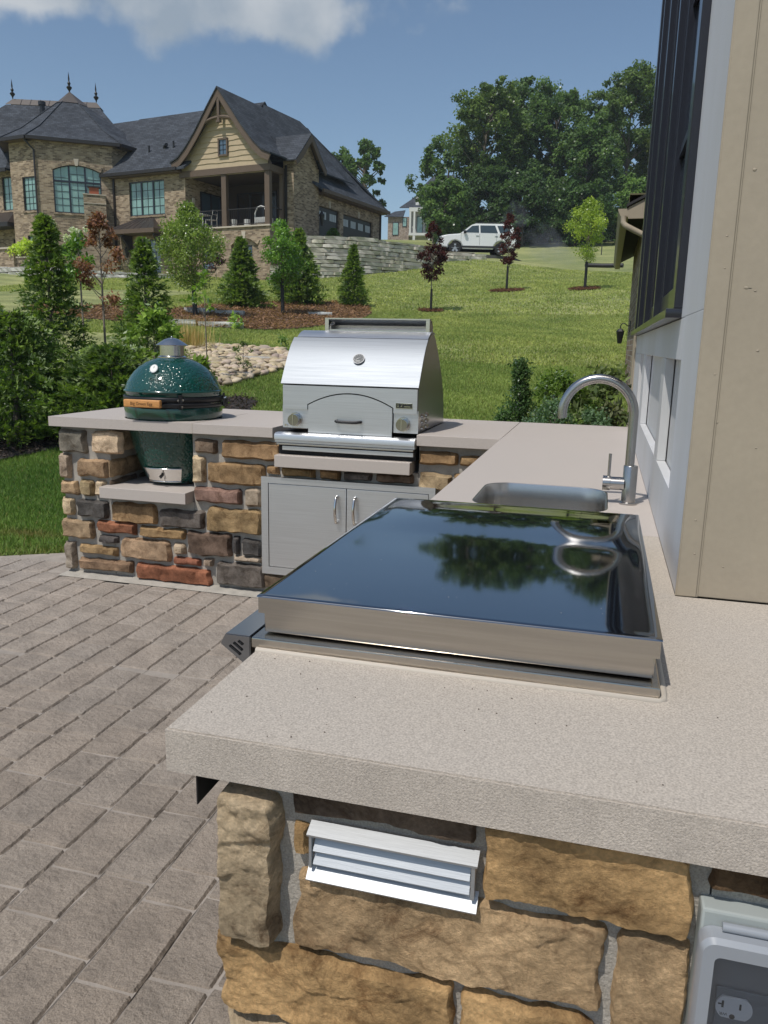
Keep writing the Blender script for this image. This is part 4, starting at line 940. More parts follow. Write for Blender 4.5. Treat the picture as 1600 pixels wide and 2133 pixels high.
bm = BM(); tube(bm, [(.197, 13.6, 1.66), (.197, 13.6, 1.70), (.22, 13.6, 1.735), (.26, 13.6, 1.735), (.30, 13.6, 1.70), (.342, 13.6, 1.70)], .008, 8); Ln('scroll_arm', bm, black, 50)
Ln('back_plate', box(BM(), .335, .3465, 13.55, 13.65, 1.60, 1.78), black)
Ln('glass', lathe(BM(), [(.032, 1.445), (.056, 1.595)], (.197, 13.6), 6), mat('lantern_glass', (.3, .3, .28), .2), None)
# ---------------------------------------------------------------- neighbour's brick house
HO = Vector((-16.686, 38.514, 4.339)); HRZ = math.atan2(-.19591, .98062)
hs = empty('brick_house', HO, HRZ); tag(hs, 'large tan brick house with dark shingle roofs, octagonal bay and gabled balcony on the hill', 'house')
tanb = brick_mat('tan_brick', (.17, .125, .085), (.33, .25, .17), (.42, .33, .235), (.38, .33, .265), rows=.074, wid=.22)
trim_b = mat('brown_trim', (.115, .080, .055), .6, var=.05, vs=4)
darktrim = mat('dark_bronze', (.022, .018, .017), .45)
siding_m = mat('tan_siding', (.43, .34, .22), .7, var=.05, vs=3)
keyst = mat('keystone', (.50, .44, .36), .8)
pane_t = mat('green_reflecting_pane', (.20, .34, .30), .12, spec=.8, coat=.8, var=.25, vs=1.2)  # green glass tint with sky and blind reflection put into the colour
pane_d = mat('dark_pane', (.06, .10, .14), .06, spec=.9, coat=1.0)
shing = mat('slate_shingle', (.040, .045, .052), .85, spec=.3)
t, b_ = nodes_of(shing); n, l = t.nodes.new, t.links.new
tcn = n('ShaderNodeTexCoord'); se = n('ShaderNodeSeparateXYZ'); l(tcn.outputs['Object'], se.inputs[0])
hor = math_n('ADD', math_n('MULTIPLY', se.outputs[0], .9, tree=t), math_n('MULTIPLY', se.outputs[1], 1.1, tree=t), tree=t)
cb = n('ShaderNodeCombineXYZ'); l(hor, cb.inputs[0]); l(math_n('MULTIPLY', se.outputs[2], 1.0, tree=t), cb.inputs[1])
br = n('ShaderNodeTexBrick'); l(cb.outputs[0], br.inputs[0]); br.inputs['Scale'].default_value = 1
for k_, v_ in (('Brick Width', .30), ('Row Height', .125), ('Mortar Size', .008), ('Mortar Smooth', .4), ('Bias', 0.0)): br.inputs[k_].default_value = v_
br.inputs['Color1'].default_value = (.036, .042, .052, 1); br.inputs['Color2'].default_value = (.062, .071, .086, 1); br.inputs['Mortar'].default_value = (.018, .020, .024, 1)
nn = n('ShaderNodeTexNoise'); nn.inputs['Scale'].default_value = 1.3; nn.inputs['Detail'].default_value = 8; l(tcn.outputs['Object'], nn.inputs['Vector'])
mr = n('ShaderNodeMapRange'); l(nn.outputs[0], mr.inputs[0]); mr.inputs[1].default_value = .3; mr.inputs[2].default_value = .7; mr.inputs[3].default_value = .75; mr.inputs[4].default_value = 1.25
m2 = n('ShaderNodeMix'); m2.data_type = 'RGBA'; m2.blend_type = 'MULTIPLY'; m2.inputs[0].default_value = 1; l(br.outputs['Color'], m2.inputs[6]); l(mr.outputs[0], m2.inputs[7]); l(m2.outputs[2], b_.inputs['Base Color'])
bp = n('ShaderNodeBump'); bp.inputs['Strength'].default_value = .7; bp.inputs['Distance'].default_value = .03; bp.invert = True; l(br.outputs['Fac'], bp.inputs['Height']); l(bp.outputs[0], b_.inputs['Normal'])

class Pl:   # a vertical wall plane in the house's own axes: origin o, direction d, outward normal to the right-hand side
    def __init__(s, o, d):
        s.o = Vector((*o, 0)); s.d = Vector((*d, 0)).normalized(); s.n = Vector((s.d.y, -s.d.x, 0))
    def __call__(s, a, z, off=0.0): return s.o+s.d*a+s.n*off+Vector((0, 0, z))
def pbox(bm, P, a0, a1, z0, z1, f0, f1):
    pts = [P(a0, z0, f0), P(a1, z0, f0), P(a1, z1, f0), P(a0, z1, f0)]
    return poly(bm, pts, P.n*(f1-f0))
def hobj(name, bm, mt, parent=None, sm=None): return obj(name, bm, mt, parent or hs, smooth=sm)
def wallp(P, W0, W1, z0, z1, holes=(), name='wall', mt=None, th=.16, parent=None):
    bm = BM(); us = sorted({W0, W1, *[h[0] for h in holes], *[h[1] for h in holes]}); zs = sorted({z0, z1, *[h[2] for h in holes], *[h[3] for h in holes]})
    cache = {}
    def v(a, z, f):
        k = (round(a, 4), round(z, 4), f)
        if k not in cache: cache[k] = bm.verts.new(P(a, z, f))
        return cache[k]
    for i in range(len(us)-1):
        for j in range(len(zs)-1):
            ca, cz = (us[i]+us[i+1])/2, (zs[j]+zs[j+1])/2
            if any(h[0] < ca < h[1] and h[2] < cz < h[3] for h in holes): continue
            bm.faces.new([v(us[i], zs[j], 0), v(us[i+1], zs[j], 0), v(us[i+1], zs[j+1], 0), v(us[i], zs[j+1], 0)])
    for a0, a1, c0, c1 in holes:
        for (p, q) in (((a0, c0), (a1, c0)), ((a1, c0), (a1, c1)), ((a1, c1), (a0, c1)), ((a0, c1), (a0, c0))):
            bm.faces.new([bm.verts.new(P(*p, 0)), bm.verts.new(P(*p, -th)), bm.verts.new(P(*q, -th)), bm.verts.new(P(*q, 0))])
    o = bpy.data.objects.new(name, bpy.data.meshes.new(name)); bm.to_mesh(o.data); bm.free(); o.data.materials.append(mt or tanb); link(o, parent or hs)
    return o
def window(P, a0, a1, z0, z1, units=1, cols=2, rows=4, pm=None, rec=.08, fr=.06, parent=None, arch=0.0, transom=None, sill=True, detail=True):
    pm = pm or pane_t
    def top(a):
        if not arch: return z1
        s = (a-a0)/(a1-a0)*2-1; return z1-arch*s*s
    bm = BM()
    for q in ((a0, a0+fr, z0, top(a0)), (a1-fr, a1, z0, top(a1)), (a0+fr, a1-fr, z0, z0+fr)): pbox(bm, P, *q, -rec-.06, -rec+.03)
    K_ = 10 if arch else 1
    for i in range(K_):
        b0, b1 = a0+(a1-a0)*i/K_, a0+(a1-a0)*(i+1)/K_
        poly(bm, [P(b0, top(b0)-fr, -rec-.06), P(b1, top(b1)-fr, -rec-.06), P(b1, top(b1), -rec-.06), P(b0, top(b0), -rec-.06)], P.n*.09)
    us = [a0+(a1-a0)*i/units for i in range(units+1)]
    for i in range(1, units): pbox(bm, P, us[i]-.045, us[i]+.045, z0+fr, top(us[i])-fr, -rec-.05, -rec+.025)
    if transom: pbox(bm, P, a0+fr, a1-fr, transom-.05, transom+.05, -rec-.045, -rec+.02)
    W = obj('window', bm, navy, parent or hs)
    n_ = 12 if arch else 1
    bm = BM(); poly(bm, [P(a0, z0, -rec-.03), P(a1, z0, -rec-.03)]+[P(a0+(a1-a0)*(n_-i)/n_, top(a0+(a1-a0)*(n_-i)/n_)-.02, -rec-.03) for i in range(n_+1)])
    obj('pane', bm, pm, W)
    if detail:
        for i in range(units):
            b0, b1 = us[i]+.05, us[i+1]-.05
            for c in range(1, cols):
                a = b0+(b1-b0)*c/cols; bm = BM(); pbox(bm, P, a-.011, a+.011, z0+fr, top(a)-fr, -rec-.029, -rec-.008); obj('muntin', bm, navy, W)
            for r_ in range(1, rows):
                z = z0+fr+(min(top(b0), top(b1))-fr*2-z0)*r_/rows
                if transom and abs(z-transom) < .12: continue
                bm = BM(); pbox(bm, P, b0, b1, z-.011, z+.011, -rec-.028, -rec-.009); obj('muntin', bm, navy, W)
    if sill:
        bm = BM(); pbox(bm, P, a0-.06, a1+.06, z0-.10, z0-.001, -.02, .05); obj('sill', bm, tanb, W)
    return W
def roofp(pts, th=.12, name='roof', mt=None):
    bm = BM(); poly(bm, pts, (0, 0, -th)); return hobj(name, bm, mt or shing)
# --- front plane (v = 0): wing + porch bay below the balcony
F = Pl((0, 0), (1, 0))
UL, UR = -10.36, 0.0
arches = [(-1.57, .84), (-4.03, .84)]
holesF = [(-9.22, -6.74, 3.54, 5.30), (-8.80, -7.16, .3, 2.30), (-5.32, UR-.001, 2.74, 5.25)]+[(c-.84, c+.84, .2, 2.12) for c, h_ in arches]
bmw = wallp(F, UL, UR, -1.0, 5.60, holesF)
for c, h_ in arches:
    # infill above the curve, the recessed field with its window, the raised brick arch and its keystone
    bm = BM(); N_ = 12; cur = [(c-h_+2*h_*i/N_, 2.12-.34*((2*i/N_)-1)**2) for i in range(N_+1)]
    poly(bm, [F(c-h_, 2.12, 0), F(c-h_, cur[0][1], 0)]+[F(a, z, 0) for a, z in cur[1:-1]]+[F(c+h_, cur[-1][1], 0), F(c+h_, 2.12, 0), F(c, 2.1201, 0)], (0, .10, 0)); hobj('arch_infill', bm, tanb)
    wallp(Pl((c-h_, .14), (1, 0)), 0, 2*h_, .2, 2.12, [(h_-.39, h_+.39, .66, 1.79)], 'recessed_wall', th=.10)
    P_ = Pl((c-h_, .14), (1, 0)); window(P_, h_-.39, h_+.39, .66, 1.79, 1, 2, 3, pane_d)
    bm = BM()
    for i in range(N_):
        (a, z), (a2, z2) = cur[i], cur[i+1]; poly(bm, [F(a, z, .0), F(a2, z2, .0), F(a2+(a2-c)*.16, z2+.22, .0), F(a+(a-c)*.16, z+.22, .0)], (0, -.045, 0))
    hobj('brick_arch', bm, tanb)
    bm = BM(); poly(bm, [F(c-.07, 2.08, .05), F(c+.07, 2.08, .05), F(c+.13, 2.45, .05), F(c-.13, 2.45, .05)], (0, -.02, 0)); hobj('keystone', bm, keyst)
bm = BM(); pbox(bm, F, UL+.02, -.0, .95, 1.02, 0, .02); hobj('belt_course', bm, tanb)
window(F, -9.22, -6.74, 3.54, 5.30, 3, 2, 4, pane_t)
D = window(F, -8.80, -7.16, .3, 2.30, 2, 2, 3, pane_d, sill=False); D.name = 'door'
# canopy over the door
bm = BM()
cu0, cu1, cz0, cz1 = -10.02, -6.60, 2.72, 3.42
A_, B_ = [F(cu0+.02, cz0, 1.05), F(cu1-.02, cz0, 1.05)], [F(-8.72, cz1, .0), F(-7.55, cz1, .0)]
poly(bm, [A_[0], A_[1], B_[1], B_[0]]); poly(bm, [A_[0], B_[0], F(cu0+.3, cz0, 0)]); poly(bm, [A_[1], F(cu1-.3, cz0, 0), B_[1]])
met = mat('bronze_standing_seam', (.075, .062, .058), .38, .6)
hobj('canopy_roof', bm, met)
for i in range(1, 7):
    s_ = i/7; p, q = A_[0].lerp(A_[1], s_), B_[0].lerp(B_[1], s_); bm = BM(); cyl(bm, p, q, .02, n=5); hobj('standing_seam', bm, met)
bm = BM(); pbox(bm, F, cu0, cu1, cz0-.22, cz0-.002, 0.02, 1.08); hobj('canopy_fascia', bm, trim_b)
for a in (-9.25, -6.95):
    bm = BM(); poly(bm, [F(a, 2.49, .02), F(a, 2.49, .8), F(a, 2.38, .8), F(a, 1.6, .1), F(a, 1.4, .02)], (.14, 0, 0)); hobj('canopy_bracket', bm, darktrim)
for a in (-9.35, -6.95+.35):
    bm = BM(); lathe(bm, [(.0, 1.35), (.06, 1.40), (.13, 1.75), (.14, 1.8), (.03, 1.98), (0, 2.0)], (a, -.22), 6); hobj('porch_lantern', bm, black)
# --- balcony
bm = BM(); box(bm, -5.45, .06, -.08, 3.0, 2.66, 2.735); hobj('balcony_slab', bm, keyst)
dk = mat('porch_shade_wall', (.05, .035, .025), .8)  # near-black brown: the balcony's shade is put into this colour
porchw = mat('porch_brown_wall', (.10, .075, .055), .8)
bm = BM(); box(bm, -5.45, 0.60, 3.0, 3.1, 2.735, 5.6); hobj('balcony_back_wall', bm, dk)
bm = BM(); box(bm, -5.44, -5.33, .165, 2.99, 2.735, 5.6); hobj('balcony_side_wall', bm, tanb)
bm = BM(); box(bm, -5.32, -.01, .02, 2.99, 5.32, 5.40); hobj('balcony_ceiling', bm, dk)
window(Pl((-5.32, 1.2), (0, 1)), 0, 1.7, 2.76, 4.8, 2, 1, 1, pane_d, rec=-.03, sill=False)
window(Pl((-4.2, 3.0), (1, 0)), 0, 2.6, 2.76, 4.9, 3, 1, 1, pane_d, rec=-.03, sill=False)
bm = BM(); box(bm, -5.60, .10, -.10, .08, 5.255, 5.56); hobj('front_beam', bm, trim_b)
bm = BM(); box(bm, -.12, .08, .085, 1.24, 5.255, 5.56); hobj('side_beam', bm, trim_b)
for a in (-2.94, -.27):
    bm = BM(); box(bm, a, a+.29, -.03, .20, 2.74, 5.25); hobj('porch_post', bm, trim_b)
bm = BM(); box(bm, -.10, .10, 1.02, 1.24, 2.74, 5.25); hobj('porch_post', bm, trim_b)
for a0, a1 in ((-5.30, -2.95), (-2.64, -.28)):
    bm = BM(); box(bm, a0, a1, .05, .10, 3.54, 3.58); box(bm, a0, a1, .055, .095, 2.82, 2.85); R_ = hobj('railing', bm, darktrim)
    k_ = int((a1-a0)/.115)
    for i in range(1, k_):
        bm = BM(); x = a0+(a1-a0)*i/k_; box(bm, x-.008, x+.008, .067, .083, 2.852, 3.538); obj('baluster', bm, darktrim, R_)
bm = BM(); box(bm, .02, .06, .20, 1.02, 3.54, 3.58); hobj('railing', bm, darktrim)
bm = BM(); box(bm, -5.27, -5.18, .45, .60, 4.05, 4.35); hobj('sconce', bm, keyst)
# side return under the balcony and the brick corner beside it
wallp(Pl((0, 0), (0, 1)), 0, 1.24, -1.0, 2.66)
wallp(Pl((0, 1.24), (1, 0)), 0, .617, -1.0, 6.0)
# --- gable front: siding boards, rake boards, truss
GC = -2.75
gcur = [(0, 9.17), (.69, 8.30), (1.40, 7.36), (2.10, 6.56), (2.63, 6.10), (3.11, 5.90)]
def gw(z, off=.0):   # half-width under the rake at height z
    for (a, z0), (b, z1) in zip(gcur, gcur[1:]):
        if z1 <= z <= z0: return a+(b-a)*(z0-z)/(z0-z1)-off
    return gcur[-1][0]-off
z = 5.565; k_ = 0
while z < 8.6:
    z2 = min(z+.255, 8.75); w0, w1 = min(2.72, gw(max(z, 5.91), .10)), max(.02, min(2.72, gw(max(z2, 5.91), .10)))
    pts_b = []; M_ = 26
    for i in range(M_+1):
        s = -w0+2*w0*i/M_; wob = noise.noise(Vector((s*1.6+k_*3, k_*2.2, 0)))*.05+noise.noise(Vector((s*5, k_, 3)))*.015
        pts_b.append((GC+s, z-.01+wob*(1 if k_ else .5)))
    bm = BM(); vt_, vb = [], []
    for i, (a, zz) in enumerate(pts_b):
        s = -1+2*i/M_; vb.append(bm.verts.new((a, -.055, zz))); vt_.append(bm.verts.new((GC+w1*s, -.018, z2+.03)))
    vk = [bm.verts.new((v.co.x, -.015, v.co.z)) for v in vb]
    for i in range(M_):
        bm.faces.new((vb[i], vb[i+1], vt_[i+1], vt_[i])); bm.faces.new((vk[i+1], vk[i], vb[i], vb[i+1]))
    hobj('siding_board', bm, siding_m); z = z2; k_ += 1
bm = BM(); poly(bm, [(GC-2.9, -.012, 5.56), (GC+2.9, -.012, 5.56), (GC+2.63, -.012, 6.0), (GC+1.4, -.012, 7.2), (GC, -.012, 9.0), (GC-1.4, -.012, 7.2), (GC-2.63, -.012, 6.0)], (0, .05, 0)); hobj('gable_sheathing', bm, trim_b)
window(Pl((0, -.06), (1, 0)), -3.03, -2.43, 6.10, 6.95, 1, 2, 3, pane_d, rec=-.05, fr=.08, sill=False).data.materials[0] = trim_b
for sgn in (-1, 1):
    bm = BM()
    for (a, z0), (b, z1) in zip(gcur, gcur[1:]):
        poly(bm, [(GC+sgn*a, -.44, z0), (GC+sgn*b, -.44, z1), (GC+sgn*max(0, b-.12), -.44, z1-.30), (GC+sgn*max(0, a-.12), -.44, z0-.30-(.1 if a == 0 else 0))], (0, .07, 0))
    hobj('rake_board', bm, trim_b)
    bm = BM()
    g2 = [(0, 9.17), (.69, 8.30), (1.40, 7.36), (2.10, 6.56), (2.63, 6.10), (3.14, 5.90)]
    for (a, z0), (b, z1) in zip(g2, g2[1:]):
        poly(bm, [(GC+sgn*a, -.50, z0+.02), (GC+sgn*b, -.50, z1+.02), (GC+sgn*b, 8.0, z1+.02), (GC+sgn*a, 8.0, z0+.02)], (0, 0, .07))
    hobj('roof', bm, shing)
    bm = BM(); tube(bm, [(GC+sgn*1.35*math.cos(R(a)), -.36, 7.15+.72*math.sin(R(a))) for a in range(8, 91, 10)], .075, 6); hobj('gable_brace', bm, trim_b)
bm = BM(); box(bm, GC-.07, GC+.07, -.42, -.30, 7.70, 8.75); hobj('king_post', bm, trim_b)
bm = BM(); box(bm, GC-.11, GC+.11, -.45, -.27, 7.62, 7.72); hobj('king_post_foot', bm, trim_b)
# --- wing roof
roofp([(-10.9, -.45, 5.72), (-5.0, -.45, 5.72), (-3.0, 4.0, 9.70), (-12.0, 4.0, 9.70)])
roofp([(-12.0, 4.0, 9.70), (-3.0, 4.0, 9.70), (-3.0, 9.0, 6.0), (-12, 9.0, 6.0)])
bm = BM(); box(bm, -10.85, -5.50, -.52, -.40, 5.58, 5.74); hobj('gutter', bm, darktrim)
bm = BM(); box(bm, -10.36, -5.46, -.38, -.02, 5.52, 5.62); hobj('soffit', bm, trim_b)
bm = BM(); poly(bm, [(-3.0, 4.0, 9.72), (-3.0, 3.0, 8.8), (-3.0, 3.9, 8.6), (-3.0, 5.0, 8.9)], (-.05, 0, 0)); hobj('gable_cheek', bm, shing)
# vent pipes on the wing roof
for a, v_, z_ in ((-8.55, .95, 6.85), (-6.95, 1.1, 7.0)):
    bm = BM(); cyl(bm, (a, v_, z_), (a, v_, z_+.45), .05, n=8); hobj('vent_pipe', bm, black)
bm = BM(); tube(bm, [(-7.7, 1.2, 7.0), (-7.6, 1.15, 7.25), (-7.35, 1.0, 7.28)], .09, 8); hobj('roof_vent', bm, black)
# --- side facade with small gable, garage doors and its long roof
S = Pl((.617, 1.24), (0, 1))
wallp(S, 0, 2.42, -1.0, 5.9, name='wall')
bm = BM(); poly(bm, [(.615, 1.25, 5.9), (.615, 3.66, 5.9), (.615, 3.0, 6.7), (.615, 2.45, 7.3), (.615, 1.9, 6.7)], (-.1, 0, 0)); hobj('gable_wall', bm, tanb)
bm = BM(); box(bm, .60, .64, 1.26, 3.64, 5.86, 5.93); hobj('belt_course', bm, tanb)
for sgn, vv_ in ((-1, 1.05), (1, 3.95)):
    for nm, e0, e1, mt_ in (('roof', -2.2, .95, shing),):
        bm = BM(); mid = 2.45+sgn*.95
        poly(bm, [(e0, 2.45, 7.42), (e1, 2.45, 7.42), (e1, mid, 6.45), (e0, mid, 6.45)], (0, 0, -.07)); poly(bm, [(e0, mid, 6.45), (e1, mid, 6.45), (e1, 2.45+sgn*1.5, 5.92), (e0, 2.45+sgn*1.5, 5.92)], (0, 0, -.07)); hobj(nm, bm, mt_)
    bm = BM(); mid = 2.45+sgn*.95; poly(bm, [(.90, 2.45, 7.34), (.90, mid, 6.37), (.90, 2.45+sgn*1.5, 5.84), (.90, 2.45+sgn*1.42, 5.62), (.90, mid-.1*sgn, 6.1), (.90, 2.45, 7.02)], (.06, 0, 0)); hobj('rake_board', bm, trim_b)
    bm = BM(); poly(bm, [(.64, 2.45, 7.33), (.64, mid, 6.36), (.64, mid-.02*sgn, 6.33), (.64, 2.45, 7.29)], (.25, 0, 0)); hobj('gable_soffit', bm, trim_b)
gd = [(2.68, 4.86, 1.9, 4.20), (5.30, 8.90, 1.9, 4.15)]
S2 = Pl((.50, 1.24), (0, 1))
wallp(S2, 2.42, 9.85, -1.0, 4.95, gd, name='wall')
wallp(Pl((.50, 11.09), (-1, 0)), 0, 9, -1, 4.95)
bm = BM(); pbox(bm, Pl((.617, 3.66), (-1, 0)), 0, .117, -1, 5.9, 0, .01); hobj('wall', bm, tanb)
doorb = mat('garage_door_paint', (.018, .016, .018), .45)
for a0, a1, z0, z1 in gd:
    bm = BM(); pbox(bm, S2, a0, a1, z0, z1, -.16, -.12); g = hobj('garage_door', bm, doorb)
    n_ = max(2, int((a1-a0)/.9))
    for i in range(n_):
        b0 = a0+(a1-a0)*(i+.16)/n_; b1 = a0+(a1-a0)*(i+.84)/n_
        for j in range(4):
            bm = BM(); c0 = b0+(b1-b0)*j/4+.02; c1 = b0+(b1-b0)*(j+1)/4-.02; pbox(bm, S2, c0, c1, z1-.62, z1-.24, -.119, -.110); obj('door_pane', bm, mat('pale_pane', (.45, .47, .46), .2) if 'pale_pane' not in MATS else MATS['pale_pane'], g)
    bm = BM(); c = (a0+a1)/2; poly(bm, [S2(c-.06, z1-.0, .03), S2(c+.06, z1-.0, .03), S2(c+.11, z1+.36, .03), S2(c-.11, z1+.36, .03)], (-.02, 0, 0)); hobj('keystone', bm, keyst)
bm = BM(); pbox(bm, S2, 2.45, 9.80, 4.24, 4.28, 0, .015); hobj('lintel_line', bm, tanb)
bm = BM(); lathe(bm, [(.0, 3.1), (.08, 3.15), (.15, 3.6), (.16, 3.66), (.04, 3.85), (0, 3.86)], (.78, 3.62+.1), 6); hobj('porch_lantern', bm, black)
rp = [(-3.0, 9.55), (-1.30, 7.45), (-.15, 5.98), (1.0, 4.93)]
for (a, z0), (b, z1) in zip(rp, rp[1:]):
    f0 = (a+3.0)/4.0; f1 = (b+3.0)/4.0
    roofp([(a, 2.0 if a > -1.4 else 3.8, z0), (b, 3.55 if b > 0 else 2.0, z1), (b, 7.5+3.85*f1, z1), (a, 7.5+3.85*f0, z0)])
roofp([(-3.0, 7.5, 9.55), (1.0, 11.35, 4.93), (-8.0, 11.35, 4.93), (-6, 7.5, 9.55)])
roofp([(-3.0, 3.8, 9.55), (-3.0, 7.5, 9.55), (-8, 7.5, 7.5), (-8, 3.8, 7.5)])
bm = BM(); box(bm, .92, 1.06, 3.5, 11.4, 4.78, 4.95); hobj('gutter', bm, trim_b)
bm = BM(); box(bm, .50, .91, 3.7, 11.3, 4.74, 4.79); hobj('soffit', bm, trim_b)
for P_, a, z0, z1 in ((Pl((0, 1.24), (1, 0)), .14, -.9, 5.7), (F, UL+.03, -.5, 5.55), (Pl((.50, 11.0), (0, 1)), .02, 2, 4.8)):
    bm = BM(); pbox(bm, P_, a, a+.10, z0, z1, .01, .09); hobj('downspout', bm, darktrim)
# --- octagonal bay (tower)
TB = Pl((-13.068, -2.722), (.7071, .7071)); TW = 3.85
wallp(TB, 0, TW, -1.0, 7.30, [(.77, 3.22, 3.62, 6.12)], th=.14)
bm = BM(); M_ = 14; c_ = 1.995; h_ = 1.225
cur = [(c_-h_+2*h_*i/M_, 6.10-.30*((2*i/M_)-1)**2) for i in range(M_+1)]
for i in range(M_):
    (a, z), (a2, z2) = cur[i], cur[i+1]; poly(bm, [TB(a, z, 0), TB(a2, z2, 0), TB(a2, 6.1201, 0), TB(a, 6.1201, 0)], TB.n*-.10)
hobj('arch_infill', bm, tanb)
bm = BM()
for i in range(M_):
    (a, z), (a2, z2) = cur[i], cur[i+1]; poly(bm, [TB(a, z, 0), TB(a2, z2, 0), TB(a2+(a2-c_)*.08, z2+.22, 0), TB(a+(a-c_)*.08, z+.22, 0)], TB.n*.04)
hobj('brick_arch', bm, tanb)
bm = BM(); poly(bm, [TB(c_-.07, 6.06, .045), TB(c_+.07, 6.06, .045), TB(c_+.13, 6.42, .045), TB(c_-.13, 6.42, .045)], TB.n*.02); hobj('keystone', bm, keyst)
window(TB, .77, 3.22, 3.62, 6.12, 3, 2, 6, pane_t, arch=.30, transom=5.25)
TA = Pl((-15.12, -2.722), (1, 0))
wallp(TA, 0, 2.052, -1.0, 7.30, [(.88, 1.85, 3.68, 5.42), (1.0, 1.85, 1.1, 2.40)])
window(TA, .88, 1.85, 3.68, 5.42, 1, 3, 5, pane_t); window(TA, 1.0, 1.85, 1.1, 2.40, 1, 3, 3, pane_t)
wallp(Pl((-10.346, 0), (0, 1)), 0, 3, 4, 7.3)
wallp(Pl((-15.12, -1.9), (0, -1)), 0, .822, -1, 7.3)
LB = Pl((-20.0, -1.9), (1, 0))
wallp(LB, 0, 4.88, -1, 6.2, [(3.1, 3.95, 3.95, 5.75), (3.7, 4.5, .8, 2.4)])
window(LB, 3.1, 3.95, 3.95, 5.75, 1, 2, 4, pane_t); window(LB, 3.7, 4.5, .8, 2.4, 1, 2, 2, pane_d, sill=False)
roofp([(-20.5, -2.5, 6.05), (-15.75, -2.5, 6.05), (-17.4, -.6, 7.9), (-20.5, -.6, 7.9)])
roofp([(-15.75, -2.5, 6.05), (-15.75, 1.0, 6.05), (-17.4, 1.0, 7.9), (-17.4, -.6, 7.9)])
bm = BM(); box(bm, -20.5, -15.75, -2.55, -2.47, 5.88, 6.06); hobj('gutter', bm, darktrim)
bm = BM(); poly(bm, [(-20, -1.92, 3.85), (-16.0, -1.92, 3.85), (-15.3, -3.0, 3.15), (-20, -3.0, 3.15)]); poly(bm, [(-16.0, -1.92, 3.85), (-15.35, -1.92, 3.15), (-15.3, -3.0, 3.15)]); hobj('canopy_roof', bm, met)
bm = BM(); box(bm, -20, -15.28, -3.03, -1.95, 2.92, 3.148); hobj('canopy_fascia', bm, darktrim)
ap = Vector((-15.05, 1.65, 10.85)); ez = 7.36; capm = mat('bronze_cap', (.10, .085, .075), .5, .3)
ev = [(-17.6, -.90), (-15.33, -3.17), (-13.25, -3.17), (-9.90, .18), (-9.90, 4.0)]
ez_ = [Vector((*p, ez)) for p in ev]
mids = [p.lerp(ap, .30)-Vector((0, 0, .22)) for p in ez_]
capb = [p.lerp(ap, .83)-Vector((0, 0, .10)) for p in ez_]
for i in range(4):
    bm = BM(); poly(bm, [ez_[i], ez_[i+1], mids[i+1], mids[i]], (0, 0, -.06)); poly(bm, [mids[i], mids[i+1], capb[i+1], capb[i]], (0, 0, -.06)); hobj('roof', bm, shing)
    bm = BM(); poly(bm, [capb[i]+(capb[i]-ap)*.12+Vector((0, 0, .06)), capb[i+1]+(capb[i+1]-ap)*.12+Vector((0, 0, .06)), ap+Vector((0, 0, .08))]); hobj('roof_cap', bm, capm)
    d_ = (ez_[i+1]-ez_[i]).normalized(); nn_ = Vector((d_.y, -d_.x, 0))
    bm = BM(); poly(bm, [ez_[i], ez_[i+1], ez_[i+1]-Vector((0, 0, .17)), ez_[i]-Vector((0, 0, .17))], nn_*.10); hobj('gutter', bm, darktrim)
    bm = BM(); poly(bm, [ez_[i]-Vector((0, 0, .14)), ez_[i+1]-Vector((0, 0, .14)), ez_[i+1]-nn_*.5-Vector((0, 0, .14)), ez_[i]-nn_*.5-Vector((0, 0, .14))], (0, 0, -.03)); hobj('soffit', bm, trim_b)
for i in (1, 2, 3):
    bm = BM(); tube(bm, [ez_[i]+Vector((0, 0, .03)), mids[i]+Vector((0, 0, .03)), capb[i]+Vector((0, 0, .03))], .03, 5); hobj('hip_cap', bm, shing)
def finial(p):
    bm = BM(); x, y, z = p
    lathe(bm, [(.02, z), (.05, z+.12), (.15, z+.26), (.16, z+.30), (.05, z+.40), (.10, z+.52), (.035, z+.62), (.05, z+.74), (.0, z+1.15)], (x, y), 10); hobj('finial', bm, black, sm=50)
finial(ap)
# downspout at the bay corner
bm = BM(); tube(bm, [(-13.45, -3.15, 7.25), (-13.25, -2.95, 6.9), (-13.10, -2.82, 6.7), (-13.10, -2.82, -.5)], .05, 6); hobj('downspout', bm, darktrim)
# chimney against the bay
CHP = Pl(tuple((TB(2.0, 0, .0)).xy), (.7071, .7071))
bm = BM(); pbox(bm, CHP, .28, 1.42, 2.7, 4.55, 0.001, .60); hobj('chimney', bm, tanb)
bm = BM(); pbox(bm, CHP, .30-.02, 1.44, 4.10, 4.14, .0015, .63); pbox(bm, CHP, .26, 1.44, 4.551, 4.60, .0015, .64); hobj('chimney_band', bm, keyst)
bm = BM(); poly(bm, [CHP(-.3, -1, .001), CHP(1.9, -1, .001), CHP(1.9, 1.4, .001), CHP(1.42, 2.7, .001), CHP(.28, 2.7, .001), CHP(-.3, 1.4, .001)], CHP.n*.60); hobj('chimney_base', bm, tanb)
bm = BM(); pbox(bm, CHP, .58, 1.08, 4.601, 4.95, .18, .5); hobj('chimney_pot', bm, mat('terracotta', (.33, .09, .04), .7))
bm = BM(); pbox(bm, CHP, .50, 1.16, 4.951, 5.02, .12, .56); hobj('chimney_lid', bm, darktrim)
